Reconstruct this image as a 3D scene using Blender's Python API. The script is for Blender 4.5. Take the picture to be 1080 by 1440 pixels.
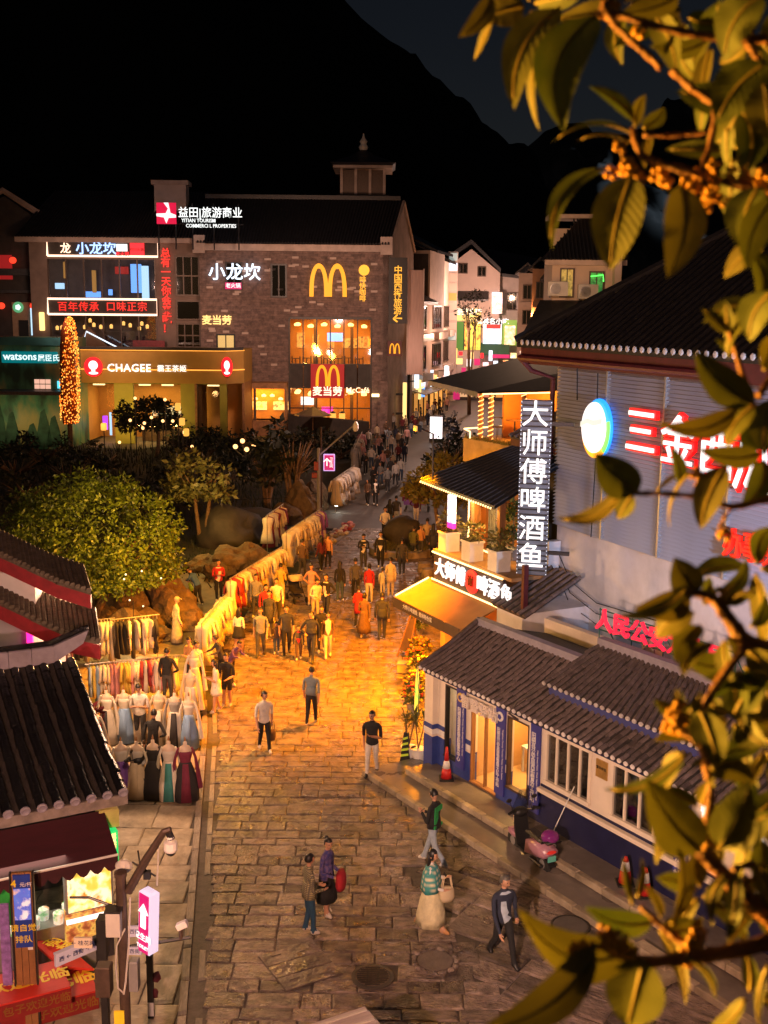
import bpy, bmesh, math, random
from math import sin, cos, tan, pi, radians as R, atan2, hypot, sqrt
from mathutils import Vector, Matrix, noise as mnoise
import numpy as np
S = bpy.context.scene
for o in list(bpy.data.objects):
 bpy.data.objects.remove(o)
COL = S.collection
rnd = random.Random(7)
CAM_H, PITCH, ROLL, F = 12.0, R(10.3), R(0.5), 1600.0
CAM = Vector((0, 0, CAM_H))
RM = Matrix.Rotation(pi / 2 - PITCH, 3, 'X') @ Matrix.Rotation(ROLL, 3, 'Z')
cd = bpy.data.cameras.new('camera')
cam = bpy.data.objects.new('camera', cd)
COL.objects.link(cam)
cam.matrix_world = Matrix.Translation(CAM) @ RM.to_4x4()
cd.sensor_fit = 'HORIZONTAL'
cd.sensor_width = 36.0
cd.lens = F / 1080 * 36
cd.clip_start, cd.clip_end = 0.05, 4000
cd.dof.use_dof = True
cd.dof.focus_distance = 38
cd.dof.aperture_fstop = 12.0
S.camera = cam
W = bpy.data.worlds.new('World')
S.world = W
W.use_nodes = True
wn = W.node_tree.nodes
sky = wn.new('ShaderNodeTexSky')
sky.sky_type = 'NISHITA'
sky.sun_disc = False
sky.sun_elevation = R(25)
sky.sun_rotation = R(200)
wmix = wn.new('ShaderNodeMixRGB')
wmix.blend_type = 'MULTIPLY'
wmix.inputs[0].default_value = 1.0
wmix.inputs[2].default_value = (1.0, 0.82, 0.80, 1)
W.node_tree.links.new(sky.outputs[0], wmix.inputs[1])
bg = wn['Background']
W.node_tree.links.new(wmix.outputs[0], bg.inputs[0])
bg.inputs[1].default_value = 0.0021
sl = bpy.data.lights.new('moon_light', 'SUN')
sl.energy = 0.03
sl.angle = R(0.5)
sl.color = (1.0, 0.85, 0.8)
so = bpy.data.objects.new('moon_light', sl)
so.rotation_euler = (R(65), 0, R(-20))
COL.objects.link(so)
S.view_settings.view_transform = 'Standard'
S.view_settings.look = 'None'
S.view_settings.exposure = 0.0
S.view_settings.gamma = 1.0
S.render.engine = 'CYCLES'
cy = S.cycles
cy.max_bounces = 5
cy.diffuse_bounces = 2
cy.glossy_bounces = 3
cy.transmission_bounces = 4
cy.transparent_max_bounces = 8
cy.caustics_reflective = False
cy.caustics_refractive = False
cy.sample_clamp_indirect = 3.0
cy.use_denoising = True
def ray(px, py):
 return RM @ Vector(((px - 540) / F, -(py - 720) / F, -1.0))
def G(px, py, z=0.0):
 d = ray(px, py)
 t = (z - CAM_H) / d.z
 return CAM + d * t
def AT(px, py, Y):
 d = ray(px, py)
 return CAM + d * (Y / d.y)
class Frame:
 """a facade: local x runs along it to the viewer's right, local y goes into the building, z up"""
 def __init__(s, x, y, rz):
  s.o = Vector((x, y, 0)); s.rz = rz
  s.u = Vector((cos(rz), sin(rz), 0)); s.n = Vector((-sin(rz), cos(rz), 0))
 def uz(s, px, py, v=0.0):
  d = ray(px, py)
  t = ((s.o + s.n * v) - CAM).dot(s.n) / d.dot(s.n)
  p = CAM + d * t
  return (p - s.o).dot(s.u), p.z
 def uv(s, px, py, z=0.0):
  p = G(px, py, z) - s.o
  return p.dot(s.u), p.dot(s.n)
 def loc(s):
  return (s.o.x, s.o.y, 0)
MATS = {}
def _new(name):
 m = bpy.data.materials.new(name)
 m.use_nodes = True
 return m, m.node_tree.nodes, m.node_tree.links, m.node_tree.nodes['Principled BSDF']
def pm(name, col, rough=.6, var=.22, scale=5.0, metal=0.0, bump=0.0, rand=0.0, bscale=None, spec=.5, stretch=None, sheen=0, trans=0.0, sat=0.0, wet=0.0):
 """painted / stone / cloth surface: base colour with two octaves of procedural mottling"""
 if name in MATS: return MATS[name]
 m, n, l, b = _new(name)
 tc = n.new('ShaderNodeTexCoord')
 mp = n.new('ShaderNodeMapping')
 if stretch: mp.inputs['Scale'].default_value = stretch
 l.new(tc.outputs['Object'], mp.inputs[0])
 nz = n.new('ShaderNodeTexNoise')
 nz.inputs['Scale'].default_value = scale
 nz.inputs['Detail'].default_value = 5
 nz.inputs['Roughness'].default_value = .62
 vec = mp.outputs[0]
 if rand:
  oi = n.new('ShaderNodeObjectInfo')
  ad = n.new('ShaderNodeVectorMath'); ad.operation = 'ADD'
  l.new(mp.outputs[0], ad.inputs[0])
  mu = n.new('ShaderNodeVectorMath'); mu.operation = 'SCALE'; mu.inputs['Scale'].default_value = 37
  cx = n.new('ShaderNodeCombineXYZ')
  for k in range(3): l.new(oi.outputs['Random'], cx.inputs[k])
  l.new(cx.outputs[0], mu.inputs[0]); l.new(mu.outputs[0], ad.inputs[1])
  vec = ad.outputs[0]
 l.new(vec, nz.inputs['Vector'])
 rp = n.new('ShaderNodeMapRange')
 rp.inputs[1].default_value = .28; rp.inputs[2].default_value = .72
 rp.inputs[3].default_value = 1 - var; rp.inputs[4].default_value = 1 + var
 l.new(nz.outputs[0], rp.inputs[0])
 val = rp.outputs[0]
 if rand:
  r2 = n.new('ShaderNodeMapRange')
  r2.inputs[3].default_value = 1 - rand; r2.inputs[4].default_value = 1 + rand
  l.new(oi.outputs['Random'], r2.inputs[0])
  mm = n.new('ShaderNodeMath'); mm.operation = 'MULTIPLY'
  l.new(val, mm.inputs[0]); l.new(r2.outputs[0], mm.inputs[1])
  val = mm.outputs[0]
 vm = n.new('ShaderNodeVectorMath'); vm.operation = 'SCALE'
 vm.inputs[0].default_value = col[:3]
 l.new(val, vm.inputs['Scale'])
 l.new(vm.outputs[0], b.inputs['Base Color'])
 b.inputs['Roughness'].default_value = rough
 b.inputs['Metallic'].default_value = metal
 b.inputs['Specular IOR Level'].default_value = spec
 if wet:
  r3 = n.new('ShaderNodeMapRange')
  r3.inputs[1].default_value = .35; r3.inputs[2].default_value = .65
  r3.inputs[3].default_value = max(.12, rough - wet); r3.inputs[4].default_value = min(1, rough + wet)
  n3 = n.new('ShaderNodeTexNoise'); n3.inputs['Scale'].default_value = 1.3; n3.inputs['Detail'].default_value = 4
  l.new(vec, n3.inputs['Vector']); l.new(n3.outputs[0], r3.inputs[0]); l.new(r3.outputs[0], b.inputs['Roughness'])
 if trans: b.inputs['Transmission Weight'].default_value = trans
 if sheen: b.inputs['Sheen Weight'].default_value = sheen
 if bump:
  bp = n.new('ShaderNodeBump'); bp.inputs['Strength'].default_value = bump; bp.inputs['Distance'].default_value = .05
  nb = n.new('ShaderNodeTexNoise'); nb.inputs['Scale'].default_value = bscale or scale * 3; nb.inputs['Detail'].default_value = 6
  l.new(vec, nb.inputs['Vector']); l.new(nb.outputs[0], bp.inputs['Height']); l.new(bp.outputs[0], b.inputs['Normal'])
 MATS[name] = m
 return m
def em(name, col, s=3.0):
 if name in MATS: return MATS[name]
 m, n, l, b = _new(name)
 b.inputs['Base Color'].default_value = (col[0] * .5, col[1] * .5, col[2] * .5, 1)
 b.inputs['Emission Color'].default_value = (*col[:3], 1)
 b.inputs['Emission Strength'].default_value = s
 MATS[name] = m
 return m
def picture(name, cols, s=2.0, scale=4.0, off=0.0):
 """a lit printed picture: blotches of several colours"""
 if name in MATS: return MATS[name]
 if s > 1: s = 1+(s-1)*.35
 m, n, l, b = _new(name)
 tc = n.new('ShaderNodeTexCoord')
 mp = n.new('ShaderNodeMapping'); mp.inputs['Location'].default_value = (off, off * .7, off * .3)
 l.new(tc.outputs['Object'], mp.inputs[0])
 vo = n.new('ShaderNodeTexNoise'); vo.inputs['Scale'].default_value = scale; vo.inputs['Detail'].default_value = 3
 l.new(mp.outputs[0], vo.inputs['Vector'])
 cr = n.new('ShaderNodeValToRGB'); cr.color_ramp.interpolation = 'LINEAR'
 k = len(cols)
 while len(cr.color_ramp.elements) < k: cr.color_ramp.elements.new(.5)
 for i, c in enumerate(cols):
  cr.color_ramp.elements[i].position = .3 + .42 * i / (k - 1)
  cr.color_ramp.elements[i].color = (*c, 1)
 l.new(vo.outputs[0], cr.inputs[0])
 l.new(cr.outputs[0], b.inputs['Base Color'])
 l.new(cr.outputs[0], b.inputs['Emission Color'])
 b.inputs['Emission Strength'].default_value = s
 MATS[name] = m
 return m
def pattern_cloth(name, c1, c2, kind='check', scale=18.0):
 if name in MATS: return MATS[name]
 m, n, l, b = _new(name)
 tc = n.new('ShaderNodeTexCoord')
 if kind == 'check':
  outs = []
  for ax in ('X', 'Z'):
   wv = n.new('ShaderNodeTexWave'); wv.bands_direction = ax; wv.inputs['Scale'].default_value = scale / 3
   l.new(tc.outputs['Object'], wv.inputs['Vector']); outs.append(wv.outputs['Fac'])
  mx = n.new('ShaderNodeMath'); mx.operation = 'MULTIPLY'
  l.new(outs[0], mx.inputs[0]); l.new(outs[1], mx.inputs[1]); f = mx.outputs[0]
 else:
  nz = n.new('ShaderNodeTexNoise'); nz.inputs['Scale'].default_value = scale
  l.new(tc.outputs['Object'], nz.inputs['Vector'])
  mr = n.new('ShaderNodeMapRange'); mr.inputs[1].default_value = .42; mr.inputs[2].default_value = .58
  l.new(nz.outputs[0], mr.inputs[0]); f = mr.outputs[0]
 mi = n.new('ShaderNodeMixRGB')
 mi.inputs[1].default_value = (*c1, 1); mi.inputs[2].default_value = (*c2, 1)
 l.new(f, mi.inputs[0]); l.new(mi.outputs[0], b.inputs['Base Color'])
 b.inputs['Roughness'].default_value = .8
 MATS[name] = m
 return m
def glass_mat(name, tint=(.9, .95, 1), clear=.86, rough=.03):
 if name in MATS: return MATS[name]
 m, n, l, b = _new(name)
 t = n.new('ShaderNodeBsdfTransparent'); t.inputs[0].default_value = (*tint, 1)
 g = n.new('ShaderNodeBsdfGlossy'); g.inputs['Roughness'].default_value = rough
 mx = n.new('ShaderNodeMixShader'); mx.inputs[0].default_value = 1 - clear
 l.new(t.outputs[0], mx.inputs[1]); l.new(g.outputs[0], mx.inputs[2])
 l.new(mx.outputs[0], n['Material Output'].inputs[0])
 MATS[name] = m
 return m
def brick_mat(name, c1, c2, mortar, scale=1.0, bw=.42, bh=.14):
 if name in MATS: return MATS[name]
 m, n, l, b = _new(name)
 tc = n.new('ShaderNodeTexCoord')
 mp = n.new('ShaderNodeMapping'); mp.inputs['Rotation'].default_value = (R(-90), 0, 0)
 l.new(tc.outputs['Object'], mp.inputs[0])
 nz0 = n.new('ShaderNodeTexNoise'); nz0.inputs['Scale'].default_value = .9
 l.new(mp.outputs[0], nz0.inputs['Vector'])
 br = n.new('ShaderNodeTexBrick')
 br.inputs['Color1'].default_value = (*c1, 1); br.inputs['Color2'].default_value = (*c2, 1); br.inputs['Mortar'].default_value = (*mortar, 1)
 br.inputs['Scale'].default_value = scale; br.inputs['Brick Width'].default_value = bw; br.inputs['Row Height'].default_value = bh
 br.inputs['Mortar Size'].default_value = .012; br.inputs['Bias'].default_value = -.25
 l.new(mp.outputs[0], br.inputs['Vector'])
 nz = n.new('ShaderNodeTexNoise'); nz.inputs['Scale'].default_value = 2.2; nz.inputs['Detail'].default_value = 6; nz.inputs['Roughness'].default_value = .75
 l.new(mp.outputs[0], nz.inputs['Vector'])
 mr = n.new('ShaderNodeMapRange'); mr.inputs[1].default_value = .3; mr.inputs[2].default_value = .7; mr.inputs[3].default_value = .45; mr.inputs[4].default_value = 1.5
 l.new(nz.outputs[0], mr.inputs[0])
 vm = n.new('ShaderNodeVectorMath'); vm.operation = 'SCALE'
 l.new(br.outputs[0], vm.inputs[0]); l.new(mr.outputs[0], vm.inputs['Scale'])
 l.new(vm.outputs[0], b.inputs['Base Color'])
 bp = n.new('ShaderNodeBump'); bp.inputs['Strength'].default_value = .7; bp.inputs['Distance'].default_value = .06
 l.new(br.outputs['Fac'], bp.inputs['Height']); bp.invert = True
 l.new(bp.outputs[0], b.inputs['Normal'])
 b.inputs['Roughness'].default_value = .85
 MATS[name] = m
 return m
class MB:
 def __init__(s):
  s.v = []; s.f = []; s.mi = []; s.m = 0; s.sm = []; s.smooth = False
  s.T = None
 def add(s, vs, fs):
  k = len(s.v)
  if s.T is not None: vs = [s.T @ Vector(p) for p in vs]
  s.v.extend([tuple(p) for p in vs])
  for f in fs:
   s.f.append(tuple(i + k for i in f)); s.mi.append(s.m); s.sm.append(s.smooth)
  return s
 def box(s, x0, x1, y0, y1, z0, z1):
  v = [(x0,y0,z0),(x1,y0,z0),(x1,y1,z0),(x0,y1,z0),(x0,y0,z1),(x1,y0,z1),(x1,y1,z1),(x0,y1,z1)]
  return s.add(v, [(0,3,2,1),(4,5,6,7),(0,1,5,4),(1,2,6,5),(2,3,7,6),(3,0,4,7)])
 def cbox(s, c, sx, sy, sz, ch=0.0):
  x, y, z = c
  if ch <= 0: return s.box(x-sx/2, x+sx/2, y-sy/2, y+sy/2, z-sz/2, z+sz/2)
  vs = [];
  pr = [(-1,-1),(1,-1),(1,1),(-1,1)]
  for (zz, ins) in ((-.5,ch),(-.5+ch/sz,0),(.5-ch/sz,0),(.5,ch)):
   for a, b in pr: vs.append((x+a*(sx/2-ins), y+b*(sy/2-ins), z+zz*sz))
  fs = [(3,2,1,0),(12,13,14,15)]
  for k in range(3):
   for i in range(4):
    fs.append((k*4+i, k*4+(i+1)%4, k*4+4+(i+1)%4, k*4+4+i))
  return s.add(vs, fs)
 def poly(s, pts): return s.add(pts, [tuple(range(len(pts)))])
 def prism(s, pts, vec):
  """polygon pts (3d) extruded by vec"""
  n = len(pts); vec = Vector(vec)
  a = [Vector(p) for p in pts]; b = [p + vec for p in a]
  fs = [tuple(range(n))[::-1], tuple(range(n, 2*n))]
  for i in range(n): fs.append((i, (i+1) % n, n+(i+1) % n, n+i))
  return s.add(a + b, fs)
 def tube(s, pts, r, n=6, cap=True):
  pts = [Vector(p) for p in pts]
  if not isinstance(r, (list, tuple)): r = [r] * len(pts)
  vs = [];
  prev = None
  for i, p in enumerate(pts):
   d = (pts[min(i+1, len(pts)-1)] - pts[max(i-1, 0)])
   d = d.normalized() if d.length > 1e-9 else Vector((0,0,1))
   if prev is None:
    a = Vector((0,0,1)) if abs(d.z) < .9 else Vector((1,0,0))
    x = d.cross(a).normalized()
   else:
    x = prev - d * prev.dot(d)
    x = x.normalized() if x.length > 1e-6 else d.orthogonal().normalized()
   prev = x
   y = d.cross(x)
   for k in range(n):
    t = 2*pi*k/n
    vs.append(p + (x*cos(t) + y*sin(t)) * r[i])
  fs = []
  for i in range(len(pts)-1):
   for k in range(n):
    fs.append((i*n+k, i*n+(k+1)%n, (i+1)*n+(k+1)%n, (i+1)*n+k))
  if cap:
   fs.append(tuple(range(n))[::-1]); m = (len(pts)-1)*n
   fs.append(tuple(range(m, m+n)))
  return s.add(vs, fs)
 def lathe(s, prof, n=12, c=(0,0,0), sx=1, sy=1, wav=0, wn=7, ph=0):
  vs = []
  for (r, z) in prof:
   for k in range(n):
    t = 2*pi*k/n
    rr = r * (1 + wav * sin(wn*t + ph + z*3))
    vs.append((c[0]+rr*cos(t)*sx, c[1]+rr*sin(t)*sy, c[2]+z))
  fs = []
  for i in range(len(prof)-1):
   for k in range(n): fs.append((i*n+k, i*n+(k+1)%n, (i+1)*n+(k+1)%n, (i+1)*n+k))
  fs.append(tuple(range(n))[::-1]); m = (len(prof)-1)*n
  fs.append(tuple(range(m, m+n)))
  return s.add(vs, fs)
 def ball(s, c, rx, ry=None, rz=None, n=10, k=6, jit=0, rg=None):
  ry = ry or rx; rz = rz or rx
  vs = [(c[0], c[1], c[2]-rz)]
  for i in range(1, k):
   a = -pi/2 + pi*i/k
   for j in range(n):
    t = 2*pi*j/n
    q = 1 + (rg.uniform(-jit, jit) if jit else 0)
    vs.append((c[0]+rx*cos(a)*cos(t)*q, c[1]+ry*cos(a)*sin(t)*q, c[2]+rz*sin(a)*q))
  vs.append((c[0], c[1], c[2]+rz))
  fs = [(0, 1+(j+1)%n, 1+j) for j in range(n)]
  for i in range(k-2):
   for j in range(n):
    fs.append((1+i*n+j, 1+i*n+(j+1)%n, 1+(i+1)*n+(j+1)%n, 1+(i+1)*n+j))
  L = len(vs)-1
  fs += [(1+(k-2)*n+j, 1+(k-2)*n+(j+1)%n, L) for j in range(n)]
  return s.add(vs, fs)
 def mesh(s, name, mats):
  me = bpy.data.meshes.new(name)
  me.from_pydata(s.v, [], s.f)
  if not isinstance(mats, (list, tuple)): mats = [mats]
  for m in mats: me.materials.append(m)
  me.polygons.foreach_set('material_index', s.mi)
  me.polygons.foreach_set('use_smooth', s.sm)
  me.update()
  return me
 def build(s, name, mats, parent=None, loc=None, rz=None, **props):
  return link(name, s.mesh(name, mats), parent, loc, rz, **props)
def link(name, data, parent=None, loc=None, rz=None, **props):
 o = bpy.data.objects.new(name, data)
 COL.objects.link(o)
 if parent is not None: o.parent = parent
 if loc is not None: o.location = loc
 if rz is not None: o.rotation_euler = (0, 0, rz)
 for k, v in props.items(): o[k] = v
 return o
def thing(name, label, cat, loc=(0,0,0), rz=0, group=None):
 o = bpy.data.objects.new(name, None)
 COL.objects.link(o)
 o.location = loc; o.rotation_euler = (0, 0, rz); o.empty_display_size = .2
 o['label'] = label; o['category'] = cat
 if group: o['group'] = group
 return o
def tag(o, label, cat, group=None):
 o['label'] = label; o['category'] = cat
 if group: o['group'] = group
 return o
KIDS = {}
def copy_tree(o, parent=None, kids=None):
 c = o.copy(); COL.objects.link(c); c.parent = parent
 for ch in list(o.children): copy_tree(ch, c)
 return c
_tc = {}
def text_mesh(body, size, depth=.0, bold=.0, align='CENTER', vertical=False, sx=1.0, spacing=1.0):
 key = (body, size, depth, bold, align, vertical, sx, spacing)
 if key in _tc: return _tc[key]
 cu = bpy.data.curves.new('t', 'FONT')
 cu.body = '\n'.join(body) if vertical else body
 cu.size = size; cu.extrude = depth / 2; cu.offset = bold * size; cu.align_x = align; cu.align_y = 'CENTER'
 cu.resolution_u = 2
 if vertical: cu.space_line = spacing
 else: cu.space_character = spacing
 t = bpy.data.objects.new('t', cu); COL.objects.link(t)
 dg = bpy.context.evaluated_depsgraph_get(); dg.update()
 me = bpy.data.meshes.new_from_object(t.evaluated_get(dg))
 bpy.data.objects.remove(t); bpy.data.curves.remove(cu)
 me.transform(Matrix.Diagonal((sx, 1, 1, 1)))
 me.transform(Matrix.Rotation(pi/2, 4, 'X'))
 me.materials.clear()
 _tc[key] = me
 return me
def text(body, mat, parent, u, v, z, size, depth=.03, bold=.006, name='lettering', rot=None, **kw):
 """letters standing on a facade (local x right, -y outwards, z up)"""
 me = text_mesh(body, size, depth, bold, **kw).copy()
 me.name = name
 me.materials.append(mat)
 o = link(name, me, parent, (u, v, z))
 if rot is not None: o.rotation_euler = rot
 return o
def lamp(kind, loc, energy, col, parent=None, name='lamp', size=.2, aim=None, spot=None, blend=.6, sy=None):
 ld = bpy.data.lights.new(name, kind)
 ld.energy = energy; ld.color = col
 if kind == 'AREA':
  ld.size = size
  if sy: ld.shape = 'RECTANGLE'; ld.size_y = sy
 else: ld.shadow_soft_size = size
 if kind == 'SPOT': ld.spot_size = spot; ld.spot_blend = blend
 o = bpy.data.objects.new(name, ld); COL.objects.link(o)
 if parent is not None: o.parent = parent
 o.location = loc
 if aim is not None:
  d = Vector(aim) - Vector(loc)
  o.rotation_euler = d.to_track_quat('-Z', 'Y').to_euler()
 return o
ORANGE = (1.0, .50, .11)
WARM = (1.0, .66, .30)
def build_mats():
 pm('stone', (.175, .135, .115), .40, .75, 2.8, bump=1.0, rand=.48, bscale=10, wet=.24)
 pm('stone_pale', (.29, .235, .165), .62, .5, 2.0, bump=.4, rand=.3, bscale=12, wet=.15)
 pm('mortar', (.085, .068, .056), .75, .35, 6, bump=.4)
 pm('kerb', (.25, .21, .17), .6, .35, 5, bump=.4, rand=.25)
 pm('soil', (.035, .03, .02), .95, .4, 1.2, bump=.5)
 pm('tile_dark', (.055, .052, .055), .42, .4, 6, rand=.4, bump=.3)
 pm('tile_brown', (.115, .088, .085), .5, .45, 6, rand=.45, bump=.35)
 pm('tile_pan', (.04, .034, .032), .7, .4, 8, bump=.4)
 pm('tile_end', (.62, .58, .55), .6, .25, 9, rand=.2)
 pm('white_wall', (.62, .61, .64), .8, .22, .8, bump=.1)
 pm('cream_wall', (.76, .66, .54), .75, .12, 1.2, bump=.08)
 pm('pink_wall', (.50, .40, .35), .8, .16, .7, bump=.1)
 pm('dark_wall', (.05, .042, .038), .8, .3, 1.5)
 pm('blue_paint', (.035, .06, .26), .5, .2, 3)
 pm('navy_paint', (.012, .014, .06), .5, .25, 2)
 pm('white_paint', (.75, .73, .70), .5, .08, 4)
 pm('grey_metal', (.32, .31, .31), .4, .12, 6, metal=.4)
 pm('dark_metal', (.03, .028, .028), .42, .2, 6, metal=.3)
 pm('brown_metal', (.09, .06, .045), .45, .3, 8, metal=.3)
 pm('maroon', (.085, .012, .018), .55, .3, 4)
 pm('red_paint', (.24, .014, .022), .5, .3, 4)
 pm('wood', (.26, .12, .045), .55, .35, 3, stretch=(1, 8, 1), bump=.2)
 pm('wood_dark', (.07, .04, .025), .6, .35, 3)
 pm('concrete', (.26, .235, .22), .85, .25, 2, bump=.3)
 pm('rock', (.12, .08, .045), .9, .5, 2.2, bump=.9, bscale=6)
 pm('bark', (.16, .10, .06), .9, .4, 9, bump=.8)
 pm('black', (.012, .012, .013), .5, .2, 4)
 pm('rubber', (.02, .02, .02), .8, .2, 6)
 glass_mat('glass', (.9,.95,1), .93); glass_mat('dark_glass', (.35, .36, .4), .75)
 em('led_white', (1.0, .95, .92), 1.3)
 em('led_cool', (.72, .86, 1.0), 1.5)
 em('led_red', (1.0, .02, .03), 1.5)
 em('led_warm', (1.0, .55, .16), 3.0)
 em('led_gold', (1.0, .48, .04), 1.1)
 em('led_orange', (1.0, .40, .06), 1.6)
 em('neon_pink', (1.0, .02, .28), 2.5)
 em('bulb', (1.0, .62, .25), 3.5)
 em('lit_room', (1.0, .55, .16), 1.0)
 em('lit_dim', (1.0, .45, .10), .35)
build_mats()
M = MATS
# ================================================================== ground, street, mountains
def ground():
 b = MB(); b.add([(-900,-60,-.10),(900,-60,-.10),(900,1500,-.10),(-900,1500,-.10)], [(0,1,2,3)])
 b.build('ground', M['soil'], kind='structure')
ground()
LK0, LK1 = G(262,1440), G(292,1030)
def left_x(y):
 if y < 30.7: return LK0.x + (LK1.x - LK0.x) * (y - LK0.y) / (LK1.y - LK0.y)
 pts = [(30.7,-4.96),(36.6,-5.9),(42.4,-5.86),(48.2,-4.5),(58,-3.3),(72,-2.0),(100,0.0),(200,14)]
 for (a, xa), (c, xc) in zip(pts, pts[1:]):
  if y <= c: return xa + (xc - xa) * (y - a) / (c - a)
 return 14
SK0, SK1 = G(565,1080), G(960,1290)
def right_x(y):
 if y < SK0.y: return SK0.x + (SK1.x - SK0.x) * (SK0.y - y) / (SK0.y - SK1.y)
 pts = [(28.3,.55),(34,2.2),(44,3.0),(60,5.0),(110,9.0),(200,30)]
 for (a, xa), (c, xc) in zip(pts, pts[1:]):
  if y <= c: return xa + (xc - xa) * (y - a) / (c - a)
 return 30
SEAM = (G(585,1215), G(684,1367))
def right_of_seam(x, y):
 a, b = SEAM
 d = b - a
 return (x - a.x) * (-d.y) - (y - a.y) * (-d.x) > 0 and y < a.y and (x - a.x) > (y - a.y) * d.x / d.y
def stone_mesh(seed, name='paving_stone', mat='stone'):
 rg = random.Random(seed)
 b = MB()
 n = 3
 e = .035
 low = [(-.5,-.5),(.5,-.5),(.5,.5),(-.5,.5)]
 jit = [(rg.uniform(-.018,.018), rg.uniform(-.03,.03)) for _ in low]
 vs = [(x+j[0], y+j[1], -.07) for (x, y), j in zip(low, jit)]
 vs += [(x+j[0], y+j[1], -.018) for (x, y), j in zip(low, jit)]
 vs += [((x*(1-2*e)+j[0]), (y*(1-4*e)+j[1]), rg.uniform(-.006,.006)) for (x, y), j in zip(low, jit)]
 vs += [(rg.uniform(-.1,.1), rg.uniform(-.1,.1), rg.uniform(-.014,.002))]
 fs = []
 for k in range(4):
  fs += [(k,(k+1)%4,4+(k+1)%4,4+k), (4+k,4+(k+1)%4,8+(k+1)%4,8+k), (8+k,8+(k+1)%4,12)]
 b.add(vs, fs)
 return b.mesh(name, M[mat])
def street():
 b = MB()
 L = [y for y in range(12, 64, 2)]
 pl = [(left_x(y)+.25, y, -.035) for y in L]; pr = [(right_x(y)+1.2, y, -.035) for y in L]
 k = len(L)
 b.add(pl + pr, [(i, k+i, k+i+1, i+1) for i in range(k-1)])
 st = b.build('street', M['mortar'], kind='structure')
 meshes = [stone_mesh(i) for i in range(9)]
 rg = random.Random(3)
 items = []
 y = 13.2
 while y < 61:
  h = rg.choice((.33,.38,.42,.46,.52)) * (1.0 if y < 40 else 1.3)
  x = left_x(y) + .32 + rg.uniform(-.1,.05)
  first = True
  while x < right_x(y) + .1:
   w = rg.uniform(.42, .98)
   if first: w *= rg.uniform(.5, 1)
   first = False
   c = (x + w/2, y + h/2)
   ok = not (right_of_seam(*c)) and c[0] < right_x(c[1]) + .25
   for (hx, hy, hr) in HOLES:
    if hypot(c[0]-hx, c[1]-hy) < hr*.55: ok = False
   if ok: items.append((c[0], c[1], w-.014, h-.016, rg.uniform(-.012,.012)))
   x += w
  y += h
 ang = R(-33)
 ux = Vector((cos(ang), sin(ang))); uy = Vector((-sin(ang), cos(ang)))
 t = -9.0
 while t < 9:
  h = rg.choice((.36,.44,.5,.62))
  q = -9 + rg.uniform(0, .4)
  while q < 10:
   w = rg.uniform(.5, 1.3)
   p = Vector((3.4, 18.5)) + ux * (q+w/2) + uy * (t+h/2)
   q += w
   if not right_of_seam(p.x + .08, p.y): continue
   if p.y < 13 or p.x > right_x(p.y) - .02 or p.x > 8.5: continue
   if any(hypot(p.x-hx, p.y-hy) < hr*.5 for hx, hy, hr in HOLES): continue
   items.append((p.x, p.y, w-.018, h-.018, ang + rg.uniform(-.02,.02)))
  t += h
 items.sort(key=lambda i: hypot(i[0], i[1]) + (6 if abs(i[0]) > i[1]*.36 else 0) + (8 if i[1] < 16.5 else 0))
 rest = MB()
 for k, (x, yy, w, h, a) in enumerate(items):
  me = meshes[k % 9] if rg.random() > .03 else meshes[0]
  rx, ry, dz = rg.gauss(0,.007), rg.gauss(0,.008), rg.uniform(-.009,.006)
  if k < 300:
   o = link('paving_stone', me, st, (x, yy, dz))
   o.rotation_euler = (rx, ry, a); o.scale = (w, h, 1)
  else:
   T = Matrix.Translation((x,yy,dz)) @ Matrix.Rotation(a,4,'Z') @ Matrix.Diagonal((w,h,1,1))
   rest.add([T @ v.co for v in me.vertices], [tuple(p.vertices) for p in me.polygons])
 rest.build('paving_stones_beyond', M['stone'], st, kind='stuff')
 b = MB()
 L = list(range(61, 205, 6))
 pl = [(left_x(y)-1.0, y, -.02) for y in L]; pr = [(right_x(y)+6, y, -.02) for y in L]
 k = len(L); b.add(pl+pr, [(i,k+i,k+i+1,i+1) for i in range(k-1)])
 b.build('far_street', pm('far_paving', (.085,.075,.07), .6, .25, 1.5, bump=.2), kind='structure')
MH1, MH2, MH3 = G(524,1375), G(612,1353), G(802,1303)
HT = Vector((-1.48,19.17,0))
HOLES = [(MH1.x, MH1.y, .4), (MH2.x, MH2.y, .45), (MH3.x, MH3.y, .4), (HT.x, HT.y, .7)]
street()
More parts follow.
